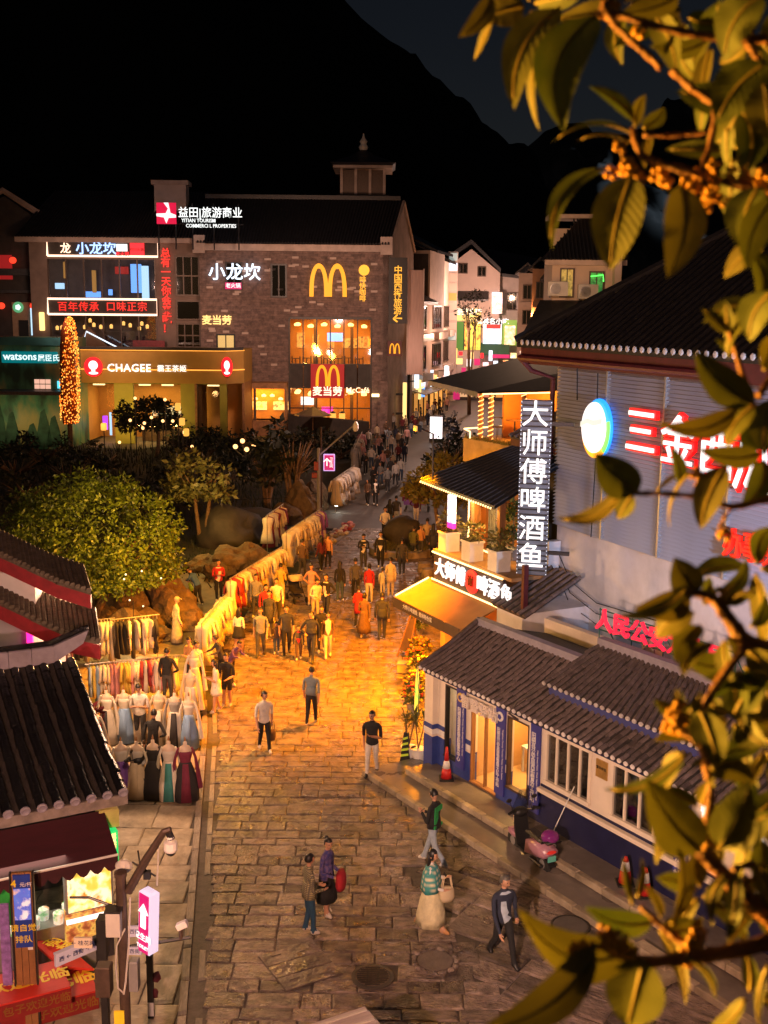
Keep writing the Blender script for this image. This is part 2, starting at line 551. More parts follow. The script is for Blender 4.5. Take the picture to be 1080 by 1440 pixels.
def manholes():
 t = thing('manhole_cover', 'round cast iron drain cover with a ribbed grid on the paving', 'manhole cover', (MH1.x, MH1.y, .008))
 b = MB(); b.lathe([(.39,0),(.39,.026),(.32,.034),(.32,0)], 28); b.build('rim', pm('mh_rim', (.07,.062,.055), .45, .3, 8), t)
 b = MB(); b.lathe([(.31,0),(.31,.026),(.0,.026)], 28); b.build('disc', pm('mh_disc', (.12,.09,.065), .5, .35, 12, bump=.4), t)
 b = MB()
 for i in range(-4,5):
  w = sqrt(max(0, .29**2 - (i*.064)**2))
  b.box(-w, w, i*.064-.014, i*.064+.014, .026, .036)
  if i in (-3,3): b.box(i*.03-.015, i*.03+.015, -.15, .15, .026, .037)
 b.build('grid_rib', M['dark_metal'], t)
 t = thing('manhole_cover', 'round stone plug set in a ring of broken paving chips', 'manhole cover', (MH2.x, MH2.y, .02))
 b = MB(); b.lathe([(.33,0),(.33,.024),(0,.026)], 26); b.build('disc', pm('mh_plug', (.14,.11,.10), .6, .25, 5, bump=.5), t)
 rg = random.Random(5)
 chips = [MB() for _ in range(1)]
 for i in range(15):
  a = 2*pi*i/15; r = .40
  bb = MB(); bb.ball((0,0,0), .085, .055, .035, 7, 4, .25, rg)
  o = bb.build('paving_chip', M['stone'], t, (r*cos(a), r*sin(a), .012)); o.rotation_euler = (0,0,a+pi/2)
 t = thing('manhole_cover', 'plain dark round utility cover beside the scooter end of the steps', 'manhole cover', (MH3.x, MH3.y, .004))
 b = MB(); b.lathe([(.34,0),(.34,.03),(.30,.034),(0,.034)], 26); b.build('disc', pm('mh_dark', (.09,.08,.075), .5, .2, 6), t)
 b = MB(); b.lathe([(.39,0),(.39,.03),(.35,.032),(.35,0)], 26); b.build('rim', M['dark_metal'], t)
 t = thing('service_hatch', 'square stone service hatch of three long panels in the paving', 'hatch', (HT.x, HT.y, -.007), R(29.6))
 b = MB(); b.box(-.57,.57,-.63,.63,0,.010); b.build('bed', M['mortar'], t)
 for i in range(3):
  bb = MB(); bb.cbox((0,0,0), 1.12, .40, .04, .006)
  o = bb.build('hatch_panel', M['stone'], t, (0, (i-1)*.42, .006))
  h = MB(); h.box(-.10,.10,-.012,.012,0,.006); h.build('lifting_slot', M['mortar'], o, (-.27,.05,.021))
  h = MB(); h.box(-.10,.10,-.012,.012,0,.006); h.build('lifting_slot', M['mortar'], o, (.27,-.05,.021))
manholes()
def pavement():
 b = MB(); b.add([(-16,10,-.04),(left_x(10)-.05,10,-.04),(left_x(30.7)-.05,30.7,-.04),(left_x(37)-.1,37,-.04),(-16,39,-.04)], [(0,1,2,3,4)])
 pv = b.build('pavement', M['mortar'], kind='structure')
 rg = random.Random(11)
 mesh = [stone_mesh(40+i, 'pavement_slab', 'stone_pale') for i in range(5)]
 y = 13.5; items = []
 while y < 38:
  h = rg.choice((.7,.9,1.25))
  x = left_x(y+h/2) - .18
  while x > -12.5:
   w = rg.choice((.6,.9,1.15))
   items.append((x-w/2, y+h/2, w-.02, h-.02)); x -= w
  y += h
 items.sort(key=lambda i: (0 if i[0] > -i[1]*.36 else 50) + i[1])
 rest = MB()
 for k, (x, yy, w, h) in enumerate(items):
  me = rg.choice(mesh)
  if k < 150:
   o = link('pavement_slab', me, pv, (x, yy, rg.uniform(-.006,.004))); o.scale = (w,h,.8); o.rotation_euler = (rg.gauss(0,.004), rg.gauss(0,.004), 0)
  else:
   T = Matrix.Translation((x,yy,0)) @ Matrix.Diagonal((w,h,.8,1))
   rest.add([T @ v.co for v in me.vertices], [tuple(p.vertices) for p in me.polygons])
 rest.build('pavement_slabs_beyond', M['stone_pale'], pv, kind='stuff')
 kb = MB();
 L = [13+i*1.0 for i in range(20)]
 kb.add([(left_x(y)-.06,y,-.03) for y in L]+[(left_x(y)+.30,y,-.03) for y in L], [(i,20+i,21+i,i+1) for i in range(19)])
 k = kb.build('kerb', M['mortar'], kind='structure')
 y = 13.2; m = [stone_mesh(60+i, 'kerb_stone', 'kerb') for i in range(4)]
 while y < 33:
  h = rg.uniform(.7,1.2)
  o = link('kerb_stone', rg.choice(m), k, (left_x(y+h/2)-.08, y+h/2, .03)); o.scale = (.15, h-.02, 1.2)
  o.rotation_euler = (0,0, atan2(left_x(y+h)-left_x(y), h)*-1)
  if rg.random() < .8:
   o = link('gutter_stone', rg.choice(m), k, (left_x(y+h/2)+.21, y+h/2, -.005)); o.scale = (.12, h-.05, .8)
   o.rotation_euler = (0,0, atan2(left_x(y+h)-left_x(y), h)*-1)
  y += h
pavement()
def mountain(name, prof, Y, depth, seed, mat):
 NX, NT = 150, 40
 xs = [AT(px, 700, Y).x for px, _ in prof]; hs = [AT(540, py, Y).z for _, py in prof]
 pts = []
 for j in range(NT + 1):
  t = j / NT
  for i in range(NX + 1):
   x = xs[0] + (xs[-1]-xs[0]) * i / NX
   h = np.interp(x, xs, hs)
   fall = (1-t)**.55 if t < .96 else (1-t)
   q = mnoise.fractal(Vector((x*.018+seed, t*4, seed)), .9, 2.1, 6)
   z = h * fall * (1 + (.14*q if t > .03 else .015*q))
   yy = Y - depth * t + 22*mnoise.noise(Vector((x*.03, t*5, seed+4)))*(1 if t > .02 else 0)
   pts.append((x + 6*mnoise.noise(Vector((x*.05,t*9,seed))), yy, max(-2, z) if j < NT else -3))
 fs = []
 for j in range(NT):
  for i in range(NX):
   a = j*(NX+1)+i; fs.append((a+NX+1, a+NX+2, a+1, a))
 k = len(pts)
 for i in range(NX+1): pts.append((pts[i][0], Y+depth*.7, -3))
 for i in range(NX): fs.append((i, i+1, k+i+1, k+i))
 b = MB(); b.smooth = True; b.add(pts, fs)
 b.build(name, mat, kind='structure')
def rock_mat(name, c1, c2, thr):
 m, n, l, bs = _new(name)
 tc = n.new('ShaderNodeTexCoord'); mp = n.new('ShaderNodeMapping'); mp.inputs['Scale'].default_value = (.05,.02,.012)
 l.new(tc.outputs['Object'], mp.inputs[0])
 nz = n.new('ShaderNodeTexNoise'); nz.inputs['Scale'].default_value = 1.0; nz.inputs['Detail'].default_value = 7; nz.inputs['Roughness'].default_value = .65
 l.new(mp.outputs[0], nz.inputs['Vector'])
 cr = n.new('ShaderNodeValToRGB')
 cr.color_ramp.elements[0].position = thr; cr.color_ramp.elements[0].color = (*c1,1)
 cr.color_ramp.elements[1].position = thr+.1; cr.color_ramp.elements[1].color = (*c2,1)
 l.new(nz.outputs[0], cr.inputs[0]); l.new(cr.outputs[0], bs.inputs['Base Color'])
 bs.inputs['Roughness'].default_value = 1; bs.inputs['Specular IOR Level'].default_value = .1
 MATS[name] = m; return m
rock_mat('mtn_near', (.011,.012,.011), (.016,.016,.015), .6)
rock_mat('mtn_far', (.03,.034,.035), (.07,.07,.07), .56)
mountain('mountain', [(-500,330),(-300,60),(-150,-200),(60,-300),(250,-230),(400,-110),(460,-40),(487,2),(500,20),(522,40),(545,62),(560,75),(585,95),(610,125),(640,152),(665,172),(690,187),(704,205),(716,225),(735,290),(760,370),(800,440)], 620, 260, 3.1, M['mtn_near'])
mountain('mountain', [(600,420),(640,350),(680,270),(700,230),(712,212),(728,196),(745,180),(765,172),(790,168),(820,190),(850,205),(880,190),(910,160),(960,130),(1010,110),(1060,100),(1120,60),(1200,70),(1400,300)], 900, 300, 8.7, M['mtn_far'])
# ================================================================== tiled roofs
def tile_mesh(r, L, mat, name='roof_tile'):
 b = MB(); b.smooth = True
 n = 6
 vs = []
 for (y, rr) in ((0, r*1.06), (L*1.08, r*.90)):
  for k in range(n+1):
   a = pi*k/n
   vs.append((rr*cos(a), y, rr*sin(a)*.95))
 b.add(vs, [(k+1, k, n+1+k, n+2+k) for k in range(n)])
 b.smooth = False
 b.add([vs[k] for k in range(n+1)], [tuple(range(n+1))])
 return b.mesh(name, mat)
def tile_roof(parent, fr, e0, e1, r0, r1, pitch, tlen, rad, mat, pan, n_ind, sag=0.0, ends='join', end_mat='tile_end', jit=.006, seed=1, bed_t=.07, wob=0):
 """e0,e1 eave ends, r0,r1 ridge ends (local); every cover tile is laid one by one"""
 e0, e1, r0, r1 = map(Vector, (e0, e1, r0, r1))
 rg = random.Random(seed)
 wl = max((e1-e0).length, (r1-r0).length)
 nrow = max(2, int(wl / pitch))
 items = []
 bed = MB()
 sl = ((r0+r1)/2 - (e0+e1)/2)
 nrm = (e1-e0).cross(sl).normalized()
 if nrm.z < 0: nrm = -nrm
 dn = nrm * bed_t
 NS = 6
 def P(s, t):
  p = (e0.lerp(e1, s)).lerp(r0.lerp(r1, s), t)
  return p - nrm * (sag * sin(pi*t))
 grid = [P(s/1, t/NS) for t in range(NS+1) for s in (0,1)]
 bed.add(grid, [(2*t, 2*t+1, 2*t+3, 2*t+2) for t in range(NS)])
 bed.add([p - dn for p in grid], [(2*t, 2*t+2, 2*t+3, 2*t+1) for t in range(NS)])
 bed.add([grid[0], grid[1], grid[1]-dn, grid[0]-dn], [(0,3,2,1)])
 bed.add([grid[-2], grid[-1], grid[-1]-dn, grid[-2]-dn], [(0,1,2,3)])
 for t in range(NS):
  for sd in (0,1):
   a, c = grid[2*t+sd], grid[2*t+2+sd]
   bed.add([a, c, c-dn, a-dn], [(0,1,2,3) if sd else (0,3,2,1)])
 bed.build('roof_bed', M[pan], parent)
 pans = MB(); endb = MB()
 tm = tile_mesh(rad, tlen, M[mat])
 if ends:
  eb = MB(); eb.smooth = False
  eb.lathe([(rad*.95,0),(rad*.95,.03),(rad*.7,.045),(rad*.4,.03)], 10)
  em_ = eb.mesh('tile_end_disc', M[end_mat])
 for i in range(nrow+1):
  s = i / nrow
  a, c = P(s, 0), P(s, 1)
  L = (c - a).length
  nt = max(1, int(round(L / tlen)))
  for j in range(nt):
   p, q = P(s, j/nt), P(s, (j+1)/nt)
   d = (q-p).normalized()
   x = d.cross(nrm).normalized()
   z = x.cross(d)
   off = x * rg.gauss(0, jit) + x * (wob*sin(j*.8+i*1.7)) + z * (rg.uniform(0, jit*1.2))
   Mx = Matrix(((x.x,d.x,z.x,p.x+off.x),(x.y,d.y,z.y,p.y+off.y),(x.z,d.z,z.z,p.z+off.z),(0,0,0,1))) @ Matrix.Rotation(rg.gauss(0,.02),4,'Z') @ Matrix.Diagonal((1,(q-p).length/tlen,1,1))
   wp = Matrix.Rotation(fr.rz,4,'Z') @ p + fr.o
   items.append(((wp-CAM).length, Mx))
   if i < nrow:
    s2 = (i+1)/nrow
    p2, q2 = P(s2, j/nt), P(s2, (j+1)/nt)
    m0 = (p+p2)/2 - z*0.0; m1 = (q+q2)/2
    up = z * rad*.5
    pans.add([p+up*.9, m0+up*.2, p2+up*.9, q+up*.5, m1-up*.15, q2+up*.5], [(0,1,4,3),(1,2,5,4)])
  if ends:
   d = (P(s,.1)-a).normalized(); x = d.cross(nrm).normalized(); z = x.cross(d)
   p = a - d*.01 + z*rad*.25
   Mx = Matrix(((x.x,z.x,-d.x,p.x),(x.y,z.y,-d.y,p.y),(x.z,z.z,-d.z,p.z),(0,0,0,1)))
   if ends == 'each':
    o = link('tile_end_disc', em_, parent); o.matrix_basis = Mx
   else:
    endb.add([Mx @ v.co for v in em_.vertices], [tuple(f.vertices) for f in em_.polygons])
 pans.build('pan_tiles', M[pan], parent, kind='stuff')
 if ends == 'join' : endb.build('tile_end_row', M[end_mat], parent, kind='stuff')
 items.sort(key=lambda k: k[0])
 rest = MB(); rest.smooth = True
 for k, (_, Mx) in enumerate(items):
  if k < n_ind:
   o = link('roof_tile', tm, parent); o.matrix_basis = Mx
  else:
   rest.add([Mx @ v.co for v in tm.vertices], [tuple(f.vertices) for f in tm.polygons])
 if len(items) > n_ind: rest.build('roof_tiles_beyond', M[mat], parent, kind='stuff')
def sheet(name, mat, parent, u0, u1, z0, z1, v, t=.04, **kw):
 """a panel standing on a facade: front face at local y = v - t"""
 return MB().box(u0, u1, v-t, v, z0, z1).build(name, mat if not isinstance(mat, str) else M[mat], parent, **kw)
def window(parent, u0, u1, z0, z1, v, glass='dark_glass', frame='white_paint', nx=2, nz=1, fw=.06, depth=.10, back=None, name='window'):
 """frame proud of the wall with panes set back; back = material of the room seen behind"""
 fr = MB()
 fr.box(u0, u1, v-depth, v+.02, z1-fw, z1); fr.box(u0, u1, v-depth-.03, v+.02, z0, z0+fw)
 fr.box(u0, u0+fw, v-depth, v+.02, z0+fw, z1-fw); fr.box(u1-fw, u1, v-depth, v+.02, z0+fw, z1-fw)
 for i in range(1, nx):
  x = u0 + (u1-u0)*i/nx; fr.box(x-fw*.35, x+fw*.35, v-depth*.8, v+.02, z0+fw, z1-fw)
 for i in range(1, nz):
  z = z0 + (z1-z0)*i/nz; fr.box(u0+fw, u1-fw, v-depth*.7, v+.01, z-fw*.35, z+fw*.35)
 w = fr.build(name, M[frame], parent)
 for i in range(nx):
  for j in range(nz):
   a, c = u0+(u1-u0)*i/nx, u0+(u1-u0)*(i+1)/nx
   d, e = z0+(z1-z0)*j/nz, z0+(z1-z0)*(j+1)/nz
   MB().box(a+fw*.4, c-fw*.4, v-depth*.45, v-depth*.35, d+fw*.4, e-fw*.4).build('pane', M[glass], w)
 if back:
  MB().box(u0+fw, u1-fw, v-.018, v-.006, z0+fw, z1-fw).build('curtain', back if not isinstance(back, str) else M[back], w)  # flat sheet standing for the room behind
 return w
def string_lights(parent, pts, gap=.16, r=.03, mat='bulb', name='light_string'):
 """a strip of small lamps along a polyline"""
 b = MB()
 pts = [Vector(p) for p in pts]
 for a, c in zip(pts, pts[1:]):
  n = max(1, int((c-a).length/gap))
  for i in range(n):
   p = a.lerp(c, (i+.5)/n); b.ball(p, r, r, r, 5, 3)
 o = b.build(name, M[mat], parent)
 w = MB(); w.tube(pts, .012, 4); w.build('cable', M['rubber'], o)
 return o
def led_tube(parent, pts, r=.03, mat='led_warm', name='light_tube'):
 b = MB(); b.tube(pts, r, 5); return b.build(name, M[mat], parent)
# ================================================================== police post (blue and white)
ST = Frame(1.41, 27.98, R(-57))
def station():
 PZ = .30
 t = thing('police_post', 'low blue and white police post with a grey tiled roof along the right kerb', 'building', ST.loc(), ST.rz)
 LEN, DEP, WH = 11.5, 3.6, 2.95
 pl = thing('stone_steps', 'two long stone steps with pale edging in front of the police post', 'steps', ST.loc(), ST.rz)
 b = MB(); b.box(-.9, 17, -1.55, .0, -.02, .13); b.box(-.1, 17, -.75, 3.8, .131, .295)
 b.build('step', pm('step_slab', (.15,.125,.11), .4, .3, 1.5, bump=.2, wet=.15), pl)
 me = MB(); me.cbox((0,0,0), .78, .16, .15, .015); em1 = me.mesh('edge_stone', M['stone_pale'])
 for i in range(21):
  link('edge_stone', em1, pl, (-.5+i*.8, -1.62, .068))
  if i > 0: link('edge_stone', em1, pl, (-.5+i*.8, -.82, .22))
 fl = MB(); fl.box(0, LEN, .02, DEP, .296, .31); fl.build('floor', pm('office_floor', (.45,.30,.16), .35, .1, 2), t)
 wall = MB()
 TH = .22
 dados = []
 for (a, c, d, e) in [(-.05,.35,PZ,WH),(.35,.95,2.55,WH),(.95,1.45,PZ,WH),(1.45,2.5,2.25,WH),(2.5,2.85,PZ,WH),(2.85,3.65,2.5,WH),(3.65,4.25,PZ,WH),(4.25,5.75,2.62,WH),(5.75,6.35,PZ,WH),(6.35,8.0,2.62,WH),(8.0,LEN,PZ,WH),(4.25,5.75,PZ,1.35),(6.35,8.0,PZ,1.35),(.35,.95,PZ,.62),(2.85,3.65,PZ,.7)]:
  if d < 1.0:
   lo = min(e, 1.05)
   MB().box(a, c, -.012, TH-.01, d, lo).build('blue_dado', M['blue_paint' if c < 4 else 'navy_paint'], t)
   if e > lo: MB().box(a, c, 0, TH, lo, e).build('wall_panel', M['cream_wall'], t)
  else: MB().box(a, c, 0, TH, d, e).build('wall_panel', M['cream_wall'], t)
 for (a, c) in ((-.05,.35),(.95,1.45),(2.5,2.85)):
  sheet('stripe', 'white_paint', t, a, c, 1.12, 1.24, -.001, .014); sheet('stripe', 'blue_paint', t, a, c, 1.26, 1.38, -.001, .014)
 sheet('ledge', 'cream_wall', t, 4.12, LEN, 1.10, 1.20, 0, .12); sheet('stripe', 'navy_paint', t, 4.12, LEN, 1.21, 1.27, 0, .02)
 pb = MB(); pb.box(-.32, .04, -.16, .30, 1.05, WH); pb.build('pillar', M['cream_wall'], t)
 pb = MB(); pb.box(-.33, .05, -.17, .31, .13, 1.05); pb.build('pillar_base', M['blue_paint'], t)
 for (z0, z1, mt) in ((1.12,1.24,'white_paint'),(1.26,1.38,'blue_paint')): MB().box(-.335,.055,-.175,.31,z0,z1).build('stripe', M[mt], t)
 MB().box(-.05, .17, .31, DEP, PZ, WH+.3).build('end_wall', M['cream_wall'], t); MB().box(LEN-.2, LEN, .23, DEP, PZ, WH+.3).build('end_wall', M['cream_wall'], t); MB().box(-.05, LEN, DEP, DEP+.2, PZ, WH+.7).build('rear_wall', M['cream_wall'], t)
 cl = MB(); cl.box(.2, LEN-.2, .23, DEP, 2.86, 2.92); cl.build('ceiling', M['white_paint'], t)
 pm('office_wall', (.62,.36,.15), .8, .1, 1)
 for (x,y) in ((1.2,.3),(4.1,.3),(2.65,1.4)): MB().box(x, x+.08, y, DEP, .31, 2.85).build('partition', M['office_wall'], t)
 cb = MB(); cb.box(1.35, 2.6, 2.6, 3.2, .31, 1.1); cb.build('counter', M['white_paint'], t)
 ds = MB(); ds.box(1.6,2.4,1.5,2.0,.95,1.0)
 for x in (1.62,2.34):
  for y in (1.52,1.93): ds.box(x,x+.04,y,y+.05,.31,.95)
 ds.build('desk', M['white_paint'], t)
 st = MB(); st.lathe([(.2,0),(.22,.04),(.0,.05)], 14, (0,0,.72))
 for k in range(4): st.tube([(.11*cos(k*pi/2), .11*sin(k*pi/2), .72), (.2*cos(k*pi/2), .2*sin(k*pi/2), 0)], .02, 5)
 for (x,y) in ((3.2,.8),(3.5,1.5)): st.build('stool', M['white_paint'], t, (x,y,.31))
 kb = MB(); kb.box(.45,.85,.8,1.2,.31,1.35); kb.box(.5,.8,.85,1.1,1.35,1.75); kb.build('kiosk', M['grey_metal'], t)
 em('office_lamp', (1,.55,.2), 3.0)
 for (x, y) in ((.65,1.4),(2.0,1.2),(2.0,2.5),(3.3,1.2)):
  MB().box(x-.35,x+.35,y-.1,y+.1,2.82,2.855).build('ceiling_lamp', M['office_lamp'], t)
 MB().box(4.8,5.8,1.5,1.6,2.8,2.85).build('ceiling_lamp', em('dim_lamp', (1,.8,.6), 1.2), t)
 window(t, .35, .95, .62, 2.55, .1, 'glass', 'dark_metal', 1, 1, .05)
 window(t, 1.45, 2.5, .32, 2.25, .1, 'glass', 'wood', 2, 1, .04, name='glass_door')
 window(t, 2.85, 3.65, .7, 2.5, .1, 'glass', 'wood_dark', 1, 1, .05)
 window(t, 4.25, 5.75, 1.35, 2.62, .05, 'dark_glass', 'cream_wall', 4, 1, .08)
 window(t, 6.35, 8.0, 1.35, 2.62, .05, 'dark_glass', 'cream_wall', 4, 1, .08)
 def board(u0, u1, z0, z1, txt, eng, emblem):
  s = sheet('sign_board', 'blue_board', t, u0, u1, z0, z1, -.02, .05)
  n = len(txt); h = (z1-z0) - (.35 if emblem else .12)
  sz = min(h/n*.98, (u1-u0)*.60)
  text(txt, M['board_white'], s, u0+(u1-u0)*.36, -.075, z1-(.33 if emblem else .06)-h/2, sz, .006, .008, vertical=True, spacing=h/n/sz*.82)
  text(eng, M['board_white'], s, u0+(u1-u0)*.84, -.075, z1-.3-h*.45, .065, .004, .004, rot=(0, pi/2, 0))
  if emblem:
   e = MB(); e.T = Matrix.Rotation(pi/2,4,'X'); e.lathe([(.12,0),(.12,.02),(0,.025)], 16); e.build('emblem', M[emblem], s, (u0+(u1-u0)*.5, -.072, z1-.2))
   e = MB(); e.T = Matrix.Rotation(pi/2,4,'X'); e.lathe([(.07,0),(.07,.008),(0,.012)], 5); e.build('emblem_core', M['blue_board'], s, (u0+(u1-u0)*.5, -.098, z1-.2))
 pm('blue_board', (.045,.05,.28), .45, .12, 3); pm('board_white', (.8,.78,.76), .6, .05, 3); pm('board_gold', (.7,.5,.1), .4, .1, 5)
 board(.93, 1.27, .55, 2.62, '阳朔县非紧急求助服务中心', 'Yangshuo County Non-Emergency Help Center', 'board_gold')
 board(2.50, 2.84, .45, 2.62, '阳朔县公安局旅游警察大队工作站', 'Yangshuo County Tourism Police Work Station', 'board_white')
 board(3.78, 4.10, .50, 2.66, '阳朔县公安局西街警务工作站', 'West Street Police Work Station of Yangshuo', None)
 board(8.2, 8.55, .55, 2.66, '西街警务工作站', 'West Street Police Work Station', None)
 text('智警驿站', pm('sign_grey', (.75,.66,.6), .4, .1, 4), t, 1.92, -.13, 2.38, .36, .06, .014, spacing=1.0)
 text('警务工作站', M['led_white'], t, 9.6, -.12, 2.5, .30, .04, .01)
 bd = sheet('brass_plate', pm('brass', (.55,.33,.10), .35, .2, 6, metal=.5), t, 5.88, 6.22, 2.1, 2.5, 0, .03)
 text('警务便民', M['black'], bd, 6.05, -.034, 2.32, .075, .004)
 ev = WH - .02
 OV = .5
 beam = MB(); beam.box(.0, LEN+.3, -OV+.1, -.02, ev-.12, ev+.04); beam.build('eave_board', M['navy_paint'], t)
 RISE = .93; RD = 1.3
 tile_roof(t, ST, (-.02,-OV,ev+.03), (LEN+.2,-OV,ev+.03), (.05,RD,ev+RISE), (LEN+.2,RD,ev+RISE), .185, .20, .056, 'tile_brown', 'tile_pan', 290, sag=.05, wob=.010, jit=.011, seed=4)
 rd = MB(); rd.box(.0,4.6,RD-.1,RD+.12,ev+RISE-.02,ev+RISE+.16); rd.build('ridge', pm('ridge_lilac', (.28,.26,.33), .6, .2, 4), t)
 hp = MB(); hp.tube([(-.05,-OV-.02,ev+.09),(-.02,.4,ev+.52),(.03,RD,ev+RISE+.12)], [.06,.07,.08], 6); hp.build('hip_ridge', M['tile_brown'], t)
 bk = MB(); bk.add([(.05,RD,ev+RISE-.02),(LEN,RD,ev+RISE-.02),(LEN,DEP+.5,ev+.2),(.05,DEP+.5,ev+.2)], [(0,1,2,3)]); bk.build('rear_slope', M['tile_pan'], t)
 gb = MB(); gb.prism([(.0,-.0,WH),(.0,DEP,WH+.2),(.0,RD,ev+RISE-.1)], (.15,0,0)); gb.build('gable', M['white_wall'], t)
 U0, U1, zu, vu = 4.0, 8.7, 3.52, .2
 fas = MB(); fas.box(U0-.05, U1+.1, vu+.08, vu+.18, zu-.22, zu+.0); fas.build('upper_eave_board', pm('eave_blue', (.05,.06,.22), .5, .15, 3), t)
 ub = MB(); ub.box(U0+.2, U1-.2, .65, 2.6, ev+.3, zu+.1); ub.build('upper_wall', M['blue_paint'], t)
 tile_roof(t, ST, (U0-.1,vu,zu+.04), (U1+.1,vu,zu+.04), (U0+.15,1.65,zu+.78), (U1-.9,1.65,zu+.78), .185, .20, .056, 'tile_brown', 'tile_pan', 0, wob=.010, jit=.011, seed=9)
 rd = MB(); rd.box(U0+.1, U1-.8, 1.58, 1.8, zu+.72, zu+.95); rd.build('ridge', M['ridge_lilac'], t)
 dn = MB(); dn.tube([(4.1,.6,zu+.25),(3.8,.1,ev+.48),(3.6,-.35,ev+.2),(3.58,-.56,ev-.05),(3.58,-.3,ev-.25)], .03, 6); dn.build('roof_pipe', M['tile_brown'], t)
 w = thing('garden_wall', 'white end wall with a dark tiled coping beside the police post roof', 'wall', ST.loc(), ST.rz)
 MB().box(-.42,-.20,.5,2.5,-.02,3.1).build('wall', M['white_wall'], w)
 c = MB(); c.prism([(-.58,.4,3.1),(-.58,2.6,3.1),(-.36,2.5,3.25),(-.36,.45,3.25)], (.18,0,0)); c.build('coping', M['tile_dark'], w)
 rs = thing('rooftop_sign', 'red glowing rooftop characters on a thin green frame behind the police post', 'sign', ST.loc(), ST.rz)
 pm('green_metal', (.02,.14,.10), .5, .2, 6)
 fz = 4.2; v = 2.5
 f = MB()
 for z in (fz+.08, fz+.58): f.tube([(3.1,v+.08,z),(7.3,v+.08,z)], .018, 4)
 for u in (3.12,4.2,5.2,6.2,7.25):
  f.tube([(u,v+.08,3.4),(u,v+.08,fz+.62)], .018, 4); f.tube([(u,v+.08,fz+.5),(u+.25,v+.6,3.6)], .014, 4)
 f.build('frame', M['green_metal'], rs)
 em('char_red', (1.0,.02,.06), 1.1)
 for i, ch in enumerate('人民公安为人民'):
  text(ch, M['char_red'], rs, 3.35+i*.58, v, fz+.33, .58, .08, .012, name='character')
 for i,(u, vv, z) in enumerate(((4.6,3.0,3.75),(7.6,3.0,3.75))):
  ac_unit(ST, u, vv, z, ['grey air conditioner box behind the glowing red rooftop characters','air conditioner box at the end of the red rooftop characters'][i], .8)
def ac_unit(fr, u, v, z, label, s=1.0, group='outdoor air conditioner units'):
 p = fr.o + fr.u*u + fr.n*v
 t = thing('air_conditioner', label, 'air conditioner', (p.x, p.y, z), fr.rz, group)
 b = MB(); b.cbox((0,0,.33*s), .85*s, .34*s, .62*s, .02); b.build('case', M['ac_white'], t)
 b = MB(); b.T = Matrix.Translation((-.12*s,-.175*s,.33*s)) @ Matrix.Rotation(pi/2,4,'X'); b.lathe([(.24*s,0),(.24*s,.02),(.2*s,.025),(.2*s,.0)], 14); b.build('fan_ring', M['grey_metal'], t)
 b = MB()
 for k in range(7): b.box(-.34*s, .1*s, -.186*s, -.172*s, .12*s+k*.065*s, .135*s+k*.065*s)
 b.build('grille_bar', M['grey_metal'], t)
 b = MB(); b.box(-.36*s,-.32*s,-.2*s,.25*s,-.04*s,.02*s); b.box(.32*s,.36*s,-.2*s,.25*s,-.04*s,.02*s); b.build('bracket', M['dark_metal'], t)
 return t
pm('ac_white', (.5,.47,.43), .5, .1, 4)
station()
